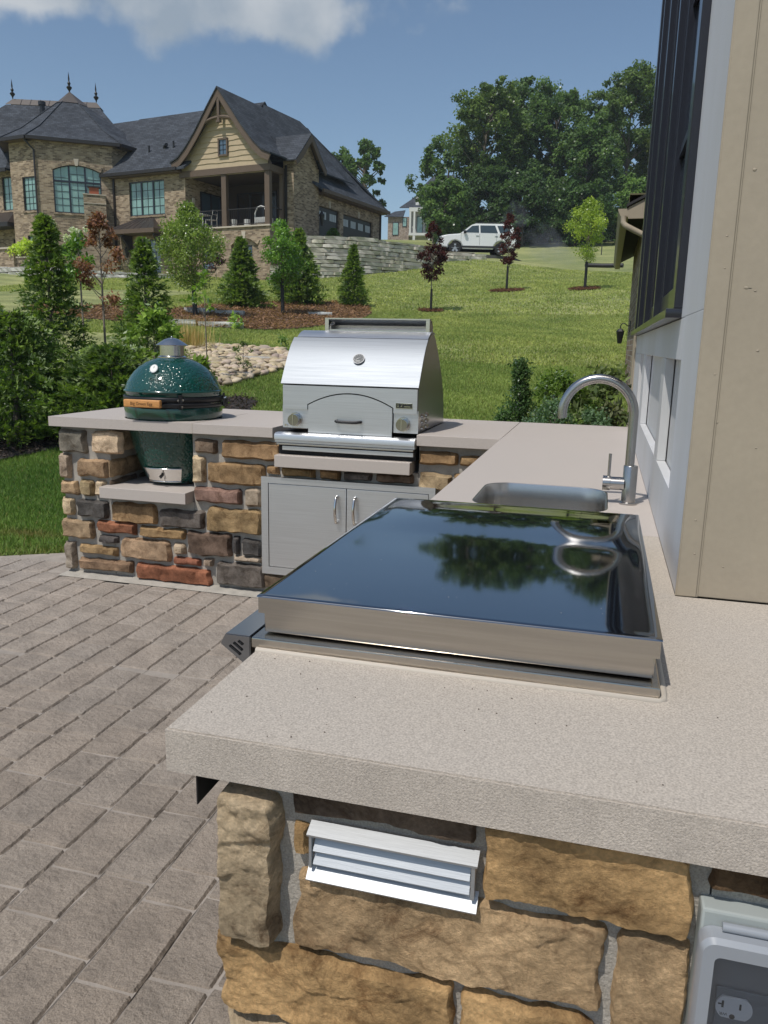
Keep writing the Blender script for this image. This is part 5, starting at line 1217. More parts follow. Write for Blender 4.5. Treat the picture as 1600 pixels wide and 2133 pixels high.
# --- taller roof mass behind the bay
mz = 11.3
mL, mR = Vector((-20.6, 2.3, mz)), Vector((-16.3, 4.9, mz))
dd = (mR-mL).normalized(); nn_ = Vector((dd.y, -dd.x, 0))
def mr_(p, off, dz): return p+nn_*off+Vector((0, 0, dz))
roofp([mr_(mL, 4.6, -4.2)-dd*3.5, mr_(mR, 4.6, -4.2)+dd*3.5, mr_(mR, .35, -.42)+dd*.3, mr_(mL, .35, -.42)-dd*.3])
roofp([mr_(mR, 4.6, -4.2)+dd*3.5, mr_(mR, -3, -4.2)+dd*3.5, mr_(mR, 0, -.42)+dd*.3])
roofp([mr_(mL, 4.6, -4.2)-dd*3.5, mr_(mL, -3, -4.2)-dd*3.5, mr_(mL, 0, -.42)-dd*.3])
bm = BM(); poly(bm, [mr_(mL, .37, -.40)-dd*.35, mr_(mR, .37, -.40)+dd*.35, mr_(mR, .0, 0), mr_(mL, .0, 0)]); poly(bm, [mr_(mL, -.37, -.40)-dd*.35, mr_(mR, -.37, -.40)+dd*.35, mr_(mR, .0, 0), mr_(mL, .0, 0)]); hobj('roof_cap', bm, capm)
for i in range(1, 9):
    p = mL.lerp(mR, i/9); bm = BM(); cyl(bm, mr_(p, .0, .012), mr_(p, .37, -.388), .014, n=4); hobj('cap_seam', bm, darktrim)
finial(mL); finial(mR)
bm = BM(); p = mr_(mL.lerp(mR, .42), 1.2, -1.15); cyl(bm, p, p+Vector((0, 0, .55)), .15, n=12); cyl(bm, p+Vector((0, 0, .551)), p+Vector((0, 0, .75)), .22, n=12); hobj('roof_vent', bm, black, sm=40)
roofp([(-15.5, 4.05, 9.68), (-11.9, 4.05, 9.68), (-10.8, -.3, 5.85), (-13.5, -.3, 5.85)])

# --- balcony furniture (metal dining set, seen through the rail)
HM = Matrix.Translation(HO) @ Matrix.Rotation(HRZ, 4, 'Z')
pale_metal = mat('pale_metal', (.55, .55, .53), .4)
def bal(name, label, cat, u, v): 
    e = empty(name, HM @ Vector((u, v, 2.736)), HRZ); tag(e, label, cat); return e
tb = bal('patio_table', 'pale metal dining table at the left end of the balcony', 'table', -4.75, .55)
bm = BM(); box(bm, -.45, .42, -.38, .38, .72, .75); obj('table_top', bm, pale_metal, tb)
for x in (-.42, .39):
    for y in (-.35, .35): bm = BM(); box(bm, x-.02, x+.02, y-.02, y+.02, 0, .719); obj('leg', bm, pale_metal, tb)
ch = bal('patio_chair', 'white metal chair to the right of the table on the balcony', 'chair', -4.05, .5)
bm = BM(); box(bm, -.23, .23, -.22, .22, .43, .46); obj('seat', bm, pale_metal, ch)
for x in (-.21, .21):
    for y in (-.2, .2): bm = BM(); box(bm, x-.015, x+.015, y-.015, y+.015, 0, .429); obj('leg', bm, pale_metal, ch)
bm = BM(); tube(bm, [(.20, -.2, .46), (.27, -.2, .9), (.27, .2, .9), (.20, .2, .46)], .015, 6); tube(bm, [(.235, -.2, .7), (.235, .2, .7)], .012, 6); obj('backrest', bm, pale_metal, ch)
gc = bal('wicker_armchair', 'pale high-backed armchair beside the right balcony post', 'chair', -.75, .6)
bm = BM(); box(bm, -.35, .35, -.33, .33, .1, .42, .04); obj('seat', bm, pale_metal, gc, smooth=40)
bm = BM(); tube(bm, [(-.36, -.30, .1), (-.34, -.30, .60), (-.22, -.28, .88), (.0, -.27, .95), (.22, -.28, .88), (.34, -.30, .6), (.36, -.30, .1)], .035, 8); obj('backrest', bm, pale_metal, gc, smooth=60)
for k_, (u, lab) in enumerate(((-2.45, 'small pale pot nearest the middle post on the balcony'), (-1.62, 'pale slatted stool between the pot and the armchair on the balcony'))):
    e = bal('patio_pot' if k_ == 0 else 'patio_stool', lab, 'pot' if k_ == 0 else 'stool', u, .35)
    bm = BM(); lathe(bm, [(0, 0), (.12, 0), (.17, .36), (.15, .37), (0, .35)] if k_ == 0 else [(0, 0), (.17, 0), (.17, .34), (0, .35)], (0, 0), 12); obj('vessel' if k_ == 0 else 'seat', bm, pale_metal, e, smooth=40)

# ---------------------------------------------------------------- foundation wall, ledge-stone retaining wall, driveway
def hw_(u, v, z=0): return HM @ Vector((u, v, z))
bm = BM(); pts = [hw_(.66, 1.0, -.6), hw_(.66, 1.0, 2.35), hw_(1.0, 3.2, 2.25), hw_(1.3, 5.0, 2.1), hw_(1.3, 5.0, -.6)]
poly(bm, [p for p in pts], (.12, -.02, 0)); fw = obj('foundation_wall', bm, mat('pale_concrete', (.42, .44, .44), .8, var=.05, vs=2)); tag(fw, 'pale concrete foundation wall between the brick house and the ledge-stone wall', 'wall')
dw_pts = [(-15.1, 38.75), (-13.5, 39.4), (-12.3, 40.25), (-11.15, 41.35), (-10.15, 42.5), (-9.6, 44.3), (-9.2, 46.2), (-6.9, 46.9), (-5.7, 47.9), (-5.3, 50.5), (-6.5, 56), (-7, 58), (-12, 60), (-13.3, 50.2), (-14.8, 42.0)]
bm = BM(); poly(bm, [(x, y, 6.42) for x, y in dw_pts], (0, 0, -.5)); dw = obj('driveway', bm, mat('asphalt', (.10, .095, .09), .9, var=.15, vs=3)); tag(dw, kind='structure')
led = mat('ledge_stone', (.42, .41, .375), .9, obj_col=True, var=.12, vs=2.5, fine=.10, fs=30, bump=.8, bs=14, bd=8, bdist=.02)
rw = empty('retaining_wall', (-14.9, 38.2, 4.6)); tag(rw, 'dry-stacked pale ledge-stone retaining wall on the hillside beside the garage', 'retaining wall')
def ledge_mesh(seed):
    bm = BM(); bmesh.ops.create_cube(bm, size=1.0); bmesh.ops.subdivide_edges(bm, edges=[e for e in bm.edges if abs((e.verts[0].co-e.verts[1].co).x) > .5], cuts=5, use_grid_fill=True)
    for v in bm.verts:
        s = abs(v.co.x)*2
        if v.co.y < 0: v.co.y += noise.noise(Vector((v.co.x*4, v.co.z*2, seed)))*.16+(.10 if s > .95 else 0)-.05*(v.co.z > 0)
        v.co.z *= 1-.18*(s > .95)+noise.noise(Vector((v.co.x*3, v.co.z, seed+5)))*.14
    me = bpy.data.meshes.new('ledge_stone'); bm.to_mesh(me); bm.free(); me.materials.append(led); return me
lms = [ledge_mesh(i*3.3) for i in range(8)]
pr_ = random.Random(11)
def ledge_path(path, tops, holder, course=(.15, .23), base=None, stop=None):
    segs = [Vector(p) for p in path]; L_ = [0]
    for a, b in zip(segs, segs[1:]): L_.append(L_[-1]+(b-a).length)
    def at_(s):
        for i in range(len(segs)-1):
            if s <= L_[i+1] or i == len(segs)-2:
                f = (s-L_[i])/(L_[i+1]-L_[i]); return segs[i].lerp(segs[i+1], f), (segs[i+1]-segs[i]).normalized(), tops[i]*(1-f)+tops[i+1]*f
    z = min(gz(p.x, p.y) for p in segs)-.1; row = 0
    zt = max(tops)
    while z < zt-.02:
        h = pr_.uniform(*course); s = -pr_.uniform(0, .5)
        while s < L_[-1]:
            ln_ = pr_.uniform(.55, 1.7); e = min(s+ln_, L_[-1]); m_ = (max(s, 0)+e)/2; p, d, tp = at_(m_)
            if e-max(s, 0) > .12 and z < tp-.03 and z+h > gz(p.x, p.y)-.08:
                o = bpy.data.objects.new('ledge_stone', pr_.choice(lms)); link(o, holder); k_ = pr_.uniform(.80, 1.15)
                o.color = (.54*k_, .51*k_, .455*k_*pr_.uniform(.9, 1.02), 1)
                hh = min(h, tp-z)
                back = Vector((-d.y, d.x, 0))*(.2+.05*row*.5+pr_.uniform(-.05, .05))
                o.location = Vector((p.x, p.y, z+hh/2))+back+Vector((d.y, -d.x, 0))*pr_.uniform(0, .12)-holder.location; o.rotation_euler = (0, pr_.uniform(-.015, .015), math.atan2(d.y, d.x)+pr_.uniform(-.03, .03))
                o.scale = ((e-max(s, 0))*.985, .5, hh*.84)
            s = e
            if e >= L_[-1]: break
        z += h; row += 1
ledge_path([(-14.95, 38.15), (-13.25, 38.82), (-11.98, 39.7), (-10.76, 40.88), (-9.7, 42.13), (-9.15, 44.0)], [6.50, 6.52, 6.55, 6.45, 6.45, 6.42], rw)
rw2 = empty('low_ledge_wall', (-16.2, 38.2, 4.3)); tag(rw2, 'short low run of stacked ledge stone at the foot of the brick house corner', 'retaining wall')
ledge_path([(-16.62, 38.30), (-15.35, 38.75)], [5.05, 5.15], rw2)
rw3 = empty('stone_steps', (-8.6, 45.2, 5.8)); tag(rw3, 'weathered stone blocks stepping down in front of the white car', 'steps')
ledge_path([(-9.35, 44.3), (-8.6, 44.75), (-7.6, 45.3)], [6.05, 6.15, 6.2], rw3, (.16, .2)); ledge_path([(-9.4, 45.2), (-8.2, 45.7), (-6.9, 46.2)], [6.45, 6.45, 6.35], rw3, (.16, .2))
# pale limestone steps and the brick planter at the far left
ls = empty('limestone_steps', (-28, 35.6, 4.4)); tag(ls, 'broad pale limestone slab steps below the brick planter at the house', 'steps')
ledge_path([(-31.0, 35.9), (-28.8, 35.5), (-26.6, 35.2)], [4.85, 4.8, 4.75], ls, (.20, .24))
ledge_path([(-26.2, 36.0), (-23.5, 36.7), (-21.5, 37.4)], [4.72, 4.62, 4.58], ls, (.14, .18)); 
for o in ls.children: o.color = (.62, .60, .56, 1)
pl = empty('brick_planter', hw_(-13.6, -4.2, .4), HRZ); tag(pl, 'tan brick planter wall with pale coping holding a yellow-green plant', 'planter')
bm = BM(); box(bm, -.62, .62, -.45, .45, -1.0, 1.06); obj('brick_box', bm, tanb, pl); bm = BM(); box(bm, -.70, .70, -.53, .53, 1.061, 1.15, .01); obj('coping', bm, keyst, pl)
bm = BM(); box(bm, .6205, 2.3, -.30, .30, -1.0, .60); obj('brick_box', bm, tanb, pl); bm = BM(); box(bm, .6215, 2.38, -.37, .37, .601, .68, .01); obj('coping', bm, keyst, pl)

# ---------------------------------------------------------------- second house far behind the retaining wall
h2 = empty('distant_house', (-29.5, 118.5, 16.6), 0.16); tag(h2, 'distant two-storey house with white columned porch partly behind the trees', 'house')
def D2(name, bm, mt, parent=None): return obj(name, bm, mt, parent or h2)
pink = brick_mat('distant_brick', (.20, .14, .11), (.33, .25, .20), (.42, .34, .28), (.40, .36, .32)); white_t = mat('white_trim', (.62, .62, .60), .6)
D2('wall', box(BM(), -2.9, 0.2, 0, 6, -1.5, 3.0), pink); D2('wall', box(BM(), .201, 6.5, .8, 6.2, -1.5, 4.9), mat('grey_render', (.42, .42, .40), .8))
bm = BM(); poly(bm, [(-3.4, -.4, 3.0), (-.6, -.4, 3.0), (-.6, 3, 4.4), (-2.2, 3, 4.2)], (0, 0, -.1)); D2('roof', bm, shing)
bm = BM(); poly(bm, [(-1.2, -.35, 4.25), (5.5, -.35, 4.25), (5.5, 3, 6.8), (1.6, 3, 6.8)], (0, 0, -.1)); D2('roof', bm, shing)
bm = BM(); poly(bm, [(1.0, 1.2, 6.4), (8.5, 1.2, 6.4), (6.4, 4.5, 9.6), (3.4, 4.5, 9.6)], (0, 0, -.1)); D2('roof', bm, shing)
D2('dormer', box(BM(), 1.1, 1.9, .2, 1.4, 4.4, 6.0), white_t); D2('dormer', box(BM(), 2.8, 6.5, .6, 1.4, 4.5, 6.2), white_t)
D2('porch_beam', box(BM(), .3, 6.6, -1.3, -1.0, 3.55, 4.1), white_t); D2('porch_deck', box(BM(), .3, 6.6, -1.35, .79, .25, .6), white_t)
D2('porch_ceiling', box(BM(), .3, 6.6, -.99, .79, 3.9, 4.0), white_t)
for x in (.35, .95, 3.2, 6.2): D2('column', box(BM(), x, x+.26, -1.3, -1.05, .61, 3.54), white_t)
for x in (.95, 3.2, 6.2): D2('pier', box(BM(), x-.05, x+.30, -1.34, -1.0, -1.8, .24), white_t)
for a0, a1, z0, z1 in ((-2.2, -1.3, .4, 2.2), (-.75, -.1, 1.6, 2.9), (1.3, 2.2, .8, 3.2), (2.6, 3.15, .6, 3.3), (3.7, 5.6, .6, 3.3)):
    y = -.01 if a1 < .2 else .79
    W = D2('window', box(BM(), a0, a1, y-.06, y, z0, z1), navy); D2('pane', box(BM(), a0+.09, a1-.09, y-.075, y-.061, z0+.09, z1-.09), pane_t, W)

# ---------------------------------------------------------------- white car
ca = empty('parked_car', (-7.75, 47.65, 6.43), 0); dvec = Vector((-.893, -.45, 0)); ca.rotation_euler = (0, 0, math.atan2(-.30, -.954))
tag(ca, 'white five-door sport utility car parked on the hilltop drive', 'car')
paint = mat('white_car_paint', (.74, .75, .74), .3, coat=.8); tyre_m = mat('tyre_rubber', (.02, .02, .02), .85); tint_g = mat('tinted_car_glass', (.03, .045, .045), .05, spec=.8, coat=1.0)
HWD = .88
def arc_(cx, r, a0, a1, n_=8): return [(cx+r*math.cos(R(a0+(a1-a0)*i/n_)), .34+r*math.sin(R(a0+(a1-a0)*i/n_))) for i in range(n_+1)]
low = [(2.16, .42), (2.22, .62), (2.20, .80), (2.12, .98), (1.75, 1.06), (1.10, 1.12), (.95, 1.15), (-2.05, 1.20), (-2.19, 1.05), (-2.22, .55), (-2.14, .40), (-1.73, .36)]
low += [(x, z) for x, z in arc_(-1.31, .42, 180, 0)]+[(-.86, .30), (.86, .30)]+[(x, z) for x, z in arc_(1.31, .42, 180, 0)]+[(1.75, .36)]
# front is +x; outline runs over the top and back along the sill
bm = BM(); poly(bm, [(x, -HWD, z) for x, z in low], (0, 2*HWD, 0)); bmesh.ops.recalc_face_normals(bm, faces=bm.faces)
es = [e for e in bm.edges if abs(e.verts[0].co.y-e.verts[1].co.y) < 1e-4]; bmesh.ops.bevel(bm, geom=es, offset=.05, segments=3, affect='EDGES'); 
body = obj('body', bm, paint, ca, smooth=45)
ghb = [(1.02, 1.13), (.38, 1.62), (.15, 1.70), (-1.75, 1.72), (-1.95, 1.64), (-2.12, 1.18)]
bm = BM(); L0 = [bm.verts.new((x, -HWD+.03+.14*max(0, z-1.13)/.6, z)) for x, z in ghb]; R0 = [bm.verts.new((x, HWD-.03-.14*max(0, z-1.13)/.6, z)) for x, z in ghb]
bm.faces.new(L0); bm.faces.new(R0[::-1])
for i in range(len(L0)): j = (i+1) % len(L0); bm.faces.new((L0[i], R0[i], R0[j], L0[j]))
obj('cabin', bm, paint, ca, smooth=40)
def sideglass(pts, name='side_window'):
    for sg in (-1, 1):
        bm = BM(); poly(bm, [(x, sg*(HWD-.022-.14*max(0, z-1.13)/.6), z) for x, z in pts], (0, sg*.004, 0)); obj(name, bm, tint_g, ca)
sideglass([(.80, 1.19), (.36, 1.56), (-.02, 1.60), (-.04, 1.19)]); sideglass([(-.12, 1.19), (-.10, 1.60), (-.95, 1.61), (-1.12, 1.19)]); sideglass([(-1.24, 1.20), (-1.08, 1.60), (-1.72, 1.60), (-1.88, 1.24)])
bm = BM(); poly(bm, [(.98, -.72, 1.18), (.98, .72, 1.18), (.42, .62, 1.60), (.42, -.62, 1.60)], (.012, 0, .012)); obj('windscreen', bm, tint_g, ca)
bm = BM(); poly(bm, [(-2.11, -.68, 1.22), (-2.11, .68, 1.22), (-1.97, .60, 1.60), (-1.97, -.60, 1.60)], (-.012, 0, 0)); obj('rear_window', bm, tint_g, ca)
for sg in (-1, 1):
    bm = BM(); box(bm, -1.72, 1.72, sg*(HWD+.003)-.004, sg*(HWD+.003)+.004, .36, .47); obj('sill_trim', bm, blackmatte, ca)
    bm = BM(); box(bm, 2.0, 2.19, sg*.70-.14, sg*.70+.14, .80, .95, .03); obj('headlight', bm, mat('lamp_lens_%d' % sg, (.6, .62, .62), .1, coat=1), ca, smooth=40)
    bm = BM(); box(bm, .70, .86, sg*(HWD+.12)-.09, sg*(HWD+.12)+.06, 1.12, 1.28, .03); obj('wing_mirror', bm, black, ca, smooth=40)
    for x in (.08, -1.0): bm = BM(); box(bm, x-.11, x+.06, sg*(HWD+.015)-.01, sg*(HWD+.015)+.01, 1.0, 1.035); obj('door_handle', bm, alu, ca)
    for x in (.98, -.08, -1.05): bm = BM(); box(bm, x-.006, x+.006, sg*(HWD+.0015)-.001, sg*(HWD+.0015)+.001, .50, 1.14); obj('door_seam', bm, blackmatte, ca)
    for cx in (1.31, -1.31):
        bm = BM(); lathe(bm, [(.23, -.11), (.33, -.11), (.345, -.07), (.345, .07), (.33, .11), (.23, .11)], (0, 0), 28)
        for v in bm.verts: v.co = Vector((cx+v.co.x, sg*(HWD-.10)+v.co.z, .345+v.co.y))
        wh = obj('wheel', bm, tyre_m, ca, smooth=50)
        bm = BM(); cyl(bm, (cx, sg*(HWD-.06), .345), (cx, sg*(HWD-.02), .345), .235, n=24); obj('rim', bm, dark_in, wh)
        bm = BM(); cyl(bm, (cx, sg*(HWD-.02), .345), (cx, sg*(HWD+.015), .345), .065, n=12); 
        for k_ in range(5):
            a = R(90+72*k_); d = Vector((math.cos(a), 0, math.sin(a))); tn = Vector((-d.z, 0, d.x)); c0 = Vector((cx, sg*(HWD-.018), .345))
            poly(bm, [c0+d*.04-tn*.04, c0+d*.235-tn*.07, c0+d*.235+tn*.07, c0+d*.04+tn*.04], (0, sg*.02, 0))
        obj('spokes', bm, alu, wh)
        bm = BM(); cyl(bm, (cx, sg*.40, .345), (cx, sg*(HWD-.22), .345), .33, n=20); obj('wheel_well', bm, dark_in, ca)
bm = BM(); box(bm, -2.2, 2.15, -.75, .75, .30, .45); obj('underbody', bm, dark_in, ca)
bm = BM(); box(bm, 2.17, 2.21, -.45, .45, .62, .90, .01); obj('grille', bm, black, ca)
for sg in (-1, 1):
    bm = BM(); tube(bm, [(.2, sg*.60, 1.72), (.1, sg*.60, 1.77), (-1.6, sg*.60, 1.79), (-1.7, sg*.60, 1.73)], .018, 6); obj('roof_rail', bm, black, ca, smooth=50)
# ---------------------------------------------------------------- vegetation
def leaf_mat(name, trans=0.35, rough=0.55, gloss=0.12):
    mt = bpy.data.materials.new(name); mt.use_nodes = True; t = mt.node_tree; t.nodes.clear(); n, l = t.nodes.new, t.links.new
    a = n('ShaderNodeAttribute'); a.attribute_name = 'tint'
    d = n('ShaderNodeBsdfDiffuse'); tr = n('ShaderNodeBsdfTranslucent'); g = n('ShaderNodeBsdfGlossy'); g.inputs['Roughness'].default_value = rough
    m1 = n('ShaderNodeMixShader'); m1.inputs[0].default_value = trans; m2 = n('ShaderNodeMixShader'); fr = n('ShaderNodeFresnel'); fr.inputs[0].default_value = 1.4
    mf = math_n('MULTIPLY', fr.outputs[0], gloss*8, tree=t, clamp=True)
    l(a.outputs['Color'], d.inputs[0]); 
    mx = n('ShaderNodeMix'); mx.data_type = 'RGBA'; mx.blend_type = 'MULTIPLY'; mx.inputs[0].default_value = 1; mx.inputs[7].default_value = (1.15, 1.25, .6, 1); l(a.outputs['Color'], mx.inputs[6]); l(mx.outputs[2], tr.inputs[0])
    l(d.outputs[0], m1.inputs[1]); l(tr.outputs[0], m1.inputs[2]); l(mf, m2.inputs[0]); l(m1.outputs[0], m2.inputs[1]); l(g.outputs[0], m2.inputs[2])
    o = n('ShaderNodeOutputMaterial'); l(m2.outputs[0], o.inputs[0]); return mt
leafm = leaf_mat('leaf', .42, .5, .035); needle = leaf_mat('evergreen_spray', .30, .6, .02); dull = leaf_mat('dull_leaf', .38, .7, .01)
bark = mat('bark', (.13, .11, .09), .9, var=.2, vs=10, bump=.8, bs=30, bdist=.01); pale_bark = mat('pale_bark', (.24, .20, .16), .85, var=.2, vs=14)
guard_m = mat('black_trunk_guard', (.012, .012, .013), .55)
def unit(v): return v/np.maximum(np.linalg.norm(v, axis=-1, keepdims=True), 1e-9)
def leaves(name, P, D, Nn, ln, wd, tint, mt, parent=None):
    """one pointed four-sided leaf per row: P base point, D along the leaf, Nn leaf normal"""
    k = len(P); S = unit(np.cross(D, Nn)); ln = np.broadcast_to(ln, (k,))[:, None]; wd = np.broadcast_to(wd, (k,))[:, None]
    Nn2 = unit(np.cross(S, D))
    V = np.empty((k, 4, 3)); V[:, 0] = P; V[:, 1] = P+D*ln*.45+S*wd*.5+Nn2*wd*.12; V[:, 2] = P+D*ln; V[:, 3] = P+D*ln*.45-S*wd*.5+Nn2*wd*.12
    F = np.arange(k*4).reshape(k, 4)
    return np_mesh(name, V.reshape(-1, 3), F, mt, parent, colors=np.repeat(tint, 4, 0))
def rdir(k, up=0.0):
    v = rng.normal(size=(k, 3)); v[:, 2] += up; return unit(v)
GAIN = 1.9
def tints(k, a, b, jit=.15, s=None, g=None):
    g = GAIN if g is None else g
    s = rng.random(k) if s is None else np.clip(s, 0, 1)
    c = np.array(a)[None]*(1-s[:, None])+np.array(b)[None]*s[:, None]
    return c*g*(1+rng.uniform(-jit, jit, (k, 1)))
def plant_empty(name, label, cat, x, y, z=None, group=None):
    e = empty(name, (x, y, gz(x, y)-.02 if z is None else z)); tag(e, label, cat, group); return e
def limbs(bm, base, tips, r0, rs=None, bend=.25):
    for i, tp in enumerate(tips):
        b = Vector(base[i] if isinstance(base, list) else base); tp = Vector(tp); m_ = b.lerp(tp, .5)+Vector((0, 0, -.0))+Vector((random.uniform(-1, 1), random.uniform(-1, 1), random.uniform(0, 1)))*(tp-b).length*bend*.5
        tube(bm, [b, b.lerp(m_, .6), m_.lerp(tp, .35), tp], [r0, r0*.7, r0*.45, r0*.15], 5)
def broadleaf(name, label, x, y, H, W, clear, tr, la, lb, nleaf, lsize, nclump=26, cat='tree', guard=None, mt=None, lean=(0, 0), shape=1.0, group=None, airy=.5, z=None, up=.6, csize=.30):
    e = plant_empty(name, label, cat, x, y, z, group or {'sapling': 'young saplings on the lawn and beds', 'shrub': 'shrubs and small plants around the lawn'}.get(name))
    ph = rng.random(nclump); zz = clear+(H-clear)*(ph**.85); s = (zz-clear)/(H-clear)
    rad = W/2*np.clip(np.sin(np.pi*np.clip(s*.92+.08, 0, 1)**shape), .12, 1)
    an = rng.random(nclump)*2*np.pi; rr = rad*np.sqrt(rng.uniform(.25, 1, nclump))
    c = np.stack([rr*np.cos(an)+lean[0]*zz/H, rr*np.sin(an)+lean[1]*zz/H, zz], -1)
    c[0] = (lean[0], lean[1], H*.97)
    cs = W*csize*rng.uniform(.6, 1.1, nclump)*np.clip(1.15-s*.6, .4, 1)
    k = nleaf//nclump
    P = (c[:, None]+unit(rng.normal(size=(nclump, k, 3)))*(rng.random((nclump, k, 1))**.5)*cs[:, None, None]*np.array([1, 1, .8])).reshape(-1, 3)
    tt = np.repeat(rng.random(nclump), k)*.5+rng.random(nclump*k)*.5
    D = rdir(len(P), -.1); Nn = rdir(len(P), up)
    leaves('crown', P, D, Nn, lsize*rng.uniform(.7, 1.25, len(P)), lsize*.55, tints(len(P), la, lb, .18, tt), mt or leafm, e)
    bm = BM(); tz = clear+(H-clear)*.75
    tube(bm, [(0, 0, -.05), (lean[0]*.1+W*.01, 0, clear*.5), (lean[0]*clear/H, lean[1]*clear/H, clear), (lean[0]*.7, lean[1]*.7, tz), (lean[0]*.95, lean[1]*.95, H*.93)], [tr, tr*.85, tr*.75, tr*.4, tr*.1], 8)
    bs_ = []
    for i in range(1, nclump):
        hz = max(clear*.92, c[i][2]-rr[i]*.9); bs_.append(Vector((lean[0]*hz/H, lean[1]*hz/H, hz)))
    limbs(bm, bs_, [Vector(c[i]) for i in range(1, nclump)], tr*.38)
    obj('trunk', bm, pale_bark if tr < .04 else bark, e, smooth=60)
    if guard:
        bm = BM(); cyl(bm, (0.003, 0, 0), (lean[0]*guard/H+.01, lean[1]*guard/H, guard), tr*1.9, tr*1.7, 10); obj('trunk_guard', bm, guard_m, e, smooth=50)
    return e
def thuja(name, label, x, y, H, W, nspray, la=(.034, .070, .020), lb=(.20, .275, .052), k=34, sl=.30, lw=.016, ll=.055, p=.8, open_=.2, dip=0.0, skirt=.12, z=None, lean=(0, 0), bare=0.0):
    e = plant_empty(name, label, 'evergreen', x, y, z, 'arborvitaes left of the green grill' if name == 'arborvitae' else 'small evergreens in the beds before the brick house')
    h = H*(rng.random(nspray)**1.15)*.97
    s = h/H
    R0 = W/2*np.clip((1-s)**p, .03, 1)*np.clip(.55+s/skirt*.45, 0, 1)
    an = rng.random(nspray)*2*np.pi
    R0 = R0*(1+.28*np.sin(an*3+h*5)+rng.uniform(-.22, .22, nspray))
    inner = rng.uniform(.25, .92, nspray)
    outd = np.stack([np.cos(an), np.sin(an), rng.uniform(.1, .9, nspray)-dip], -1); outd = unit(outd)
    base = np.stack([np.cos(an)*R0*inner, np.sin(an)*R0*inner, h], -1)
    sln = sl*np.clip(1.12-s*.95, .16, 1)*rng.uniform(.7, 1.3, nspray)
    side = unit(np.cross(outd, rdir(nspray, 1.2)))
    t_ = rng.random((nspray, k)); sg = rng.choice([-1, 1], (nspray, k)); spread = rng.uniform(.2, .9, (nspray, k))
    droop = np.zeros((nspray, k, 3)); droop[..., 2] = -.35*t_**2*sln[:, None]
    P = base[:, None]+outd[:, None]*(t_*sln[:, None])[..., None]+side[:, None]*(sg*spread*(1-t_*.7)*sln[:, None]*.30)[..., None]+droop
    D = unit(outd[:, None]*.8+side[:, None]*(sg*.75)[..., None]+rng.normal(size=(nspray, k, 3))*.25)
    nrm = unit(np.cross(outd, side))[:, None]+rng.normal(size=(nspray, k, 3))*.35; nrm = unit(nrm)
    P, D, nrm = P.reshape(-1, 3), D.reshape(-1, 3), nrm.reshape(-1, 3)
    P[:, 0] += lean[0]*P[:, 2]/H; P[:, 1] += lean[1]*P[:, 2]/H
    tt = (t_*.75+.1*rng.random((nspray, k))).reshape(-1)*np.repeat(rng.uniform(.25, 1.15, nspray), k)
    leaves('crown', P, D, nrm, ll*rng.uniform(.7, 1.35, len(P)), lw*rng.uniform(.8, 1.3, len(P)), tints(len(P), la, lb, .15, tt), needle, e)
    bm = BM(); tube(bm, [(0, 0, -.1), (lean[0]*.5, lean[1]*.5, H*.5), (lean[0], lean[1], H*1.0)], [W*.03, W*.018, .004], 6)
    if H > 1.5:
        for i in range(30):
            j = int(rng.integers(nspray)); a = base[j]; tube(bm, [(lean[0]*h[j]/H, lean[1]*h[j]/H, max(0, h[j]-.1)), (a[0], a[1], a[2])], [.008, .004], 4)
    obj('trunk', bm, bark, e, smooth=60)
    return e
# left-hand evergreens by the counter
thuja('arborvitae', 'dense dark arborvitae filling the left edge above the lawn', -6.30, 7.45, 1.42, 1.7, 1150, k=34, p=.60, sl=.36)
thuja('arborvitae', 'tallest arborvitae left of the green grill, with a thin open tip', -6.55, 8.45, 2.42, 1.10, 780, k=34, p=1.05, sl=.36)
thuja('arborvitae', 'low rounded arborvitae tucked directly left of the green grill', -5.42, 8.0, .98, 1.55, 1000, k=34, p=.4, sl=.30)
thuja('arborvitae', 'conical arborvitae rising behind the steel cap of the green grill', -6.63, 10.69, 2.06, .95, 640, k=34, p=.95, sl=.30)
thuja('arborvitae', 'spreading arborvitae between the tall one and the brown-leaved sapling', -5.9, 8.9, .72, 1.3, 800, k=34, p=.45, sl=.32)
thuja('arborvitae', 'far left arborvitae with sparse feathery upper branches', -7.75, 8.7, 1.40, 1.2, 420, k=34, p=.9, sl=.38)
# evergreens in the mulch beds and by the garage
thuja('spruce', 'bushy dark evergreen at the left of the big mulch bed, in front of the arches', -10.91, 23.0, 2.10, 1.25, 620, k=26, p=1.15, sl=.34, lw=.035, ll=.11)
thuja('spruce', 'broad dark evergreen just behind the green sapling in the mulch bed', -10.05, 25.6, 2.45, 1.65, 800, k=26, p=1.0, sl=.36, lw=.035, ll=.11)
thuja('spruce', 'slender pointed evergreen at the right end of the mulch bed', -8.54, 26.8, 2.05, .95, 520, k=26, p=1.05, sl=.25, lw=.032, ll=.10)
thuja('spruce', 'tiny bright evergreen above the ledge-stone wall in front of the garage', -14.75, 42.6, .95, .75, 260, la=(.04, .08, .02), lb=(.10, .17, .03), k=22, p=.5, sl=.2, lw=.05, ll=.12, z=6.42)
thuja('spruce', 'round dark evergreen ball at the foot of the ledge-stone wall', -12.6, 40.4, .42, .7, 220, k=22, p=.3, sl=.16, lw=.05, ll=.11)
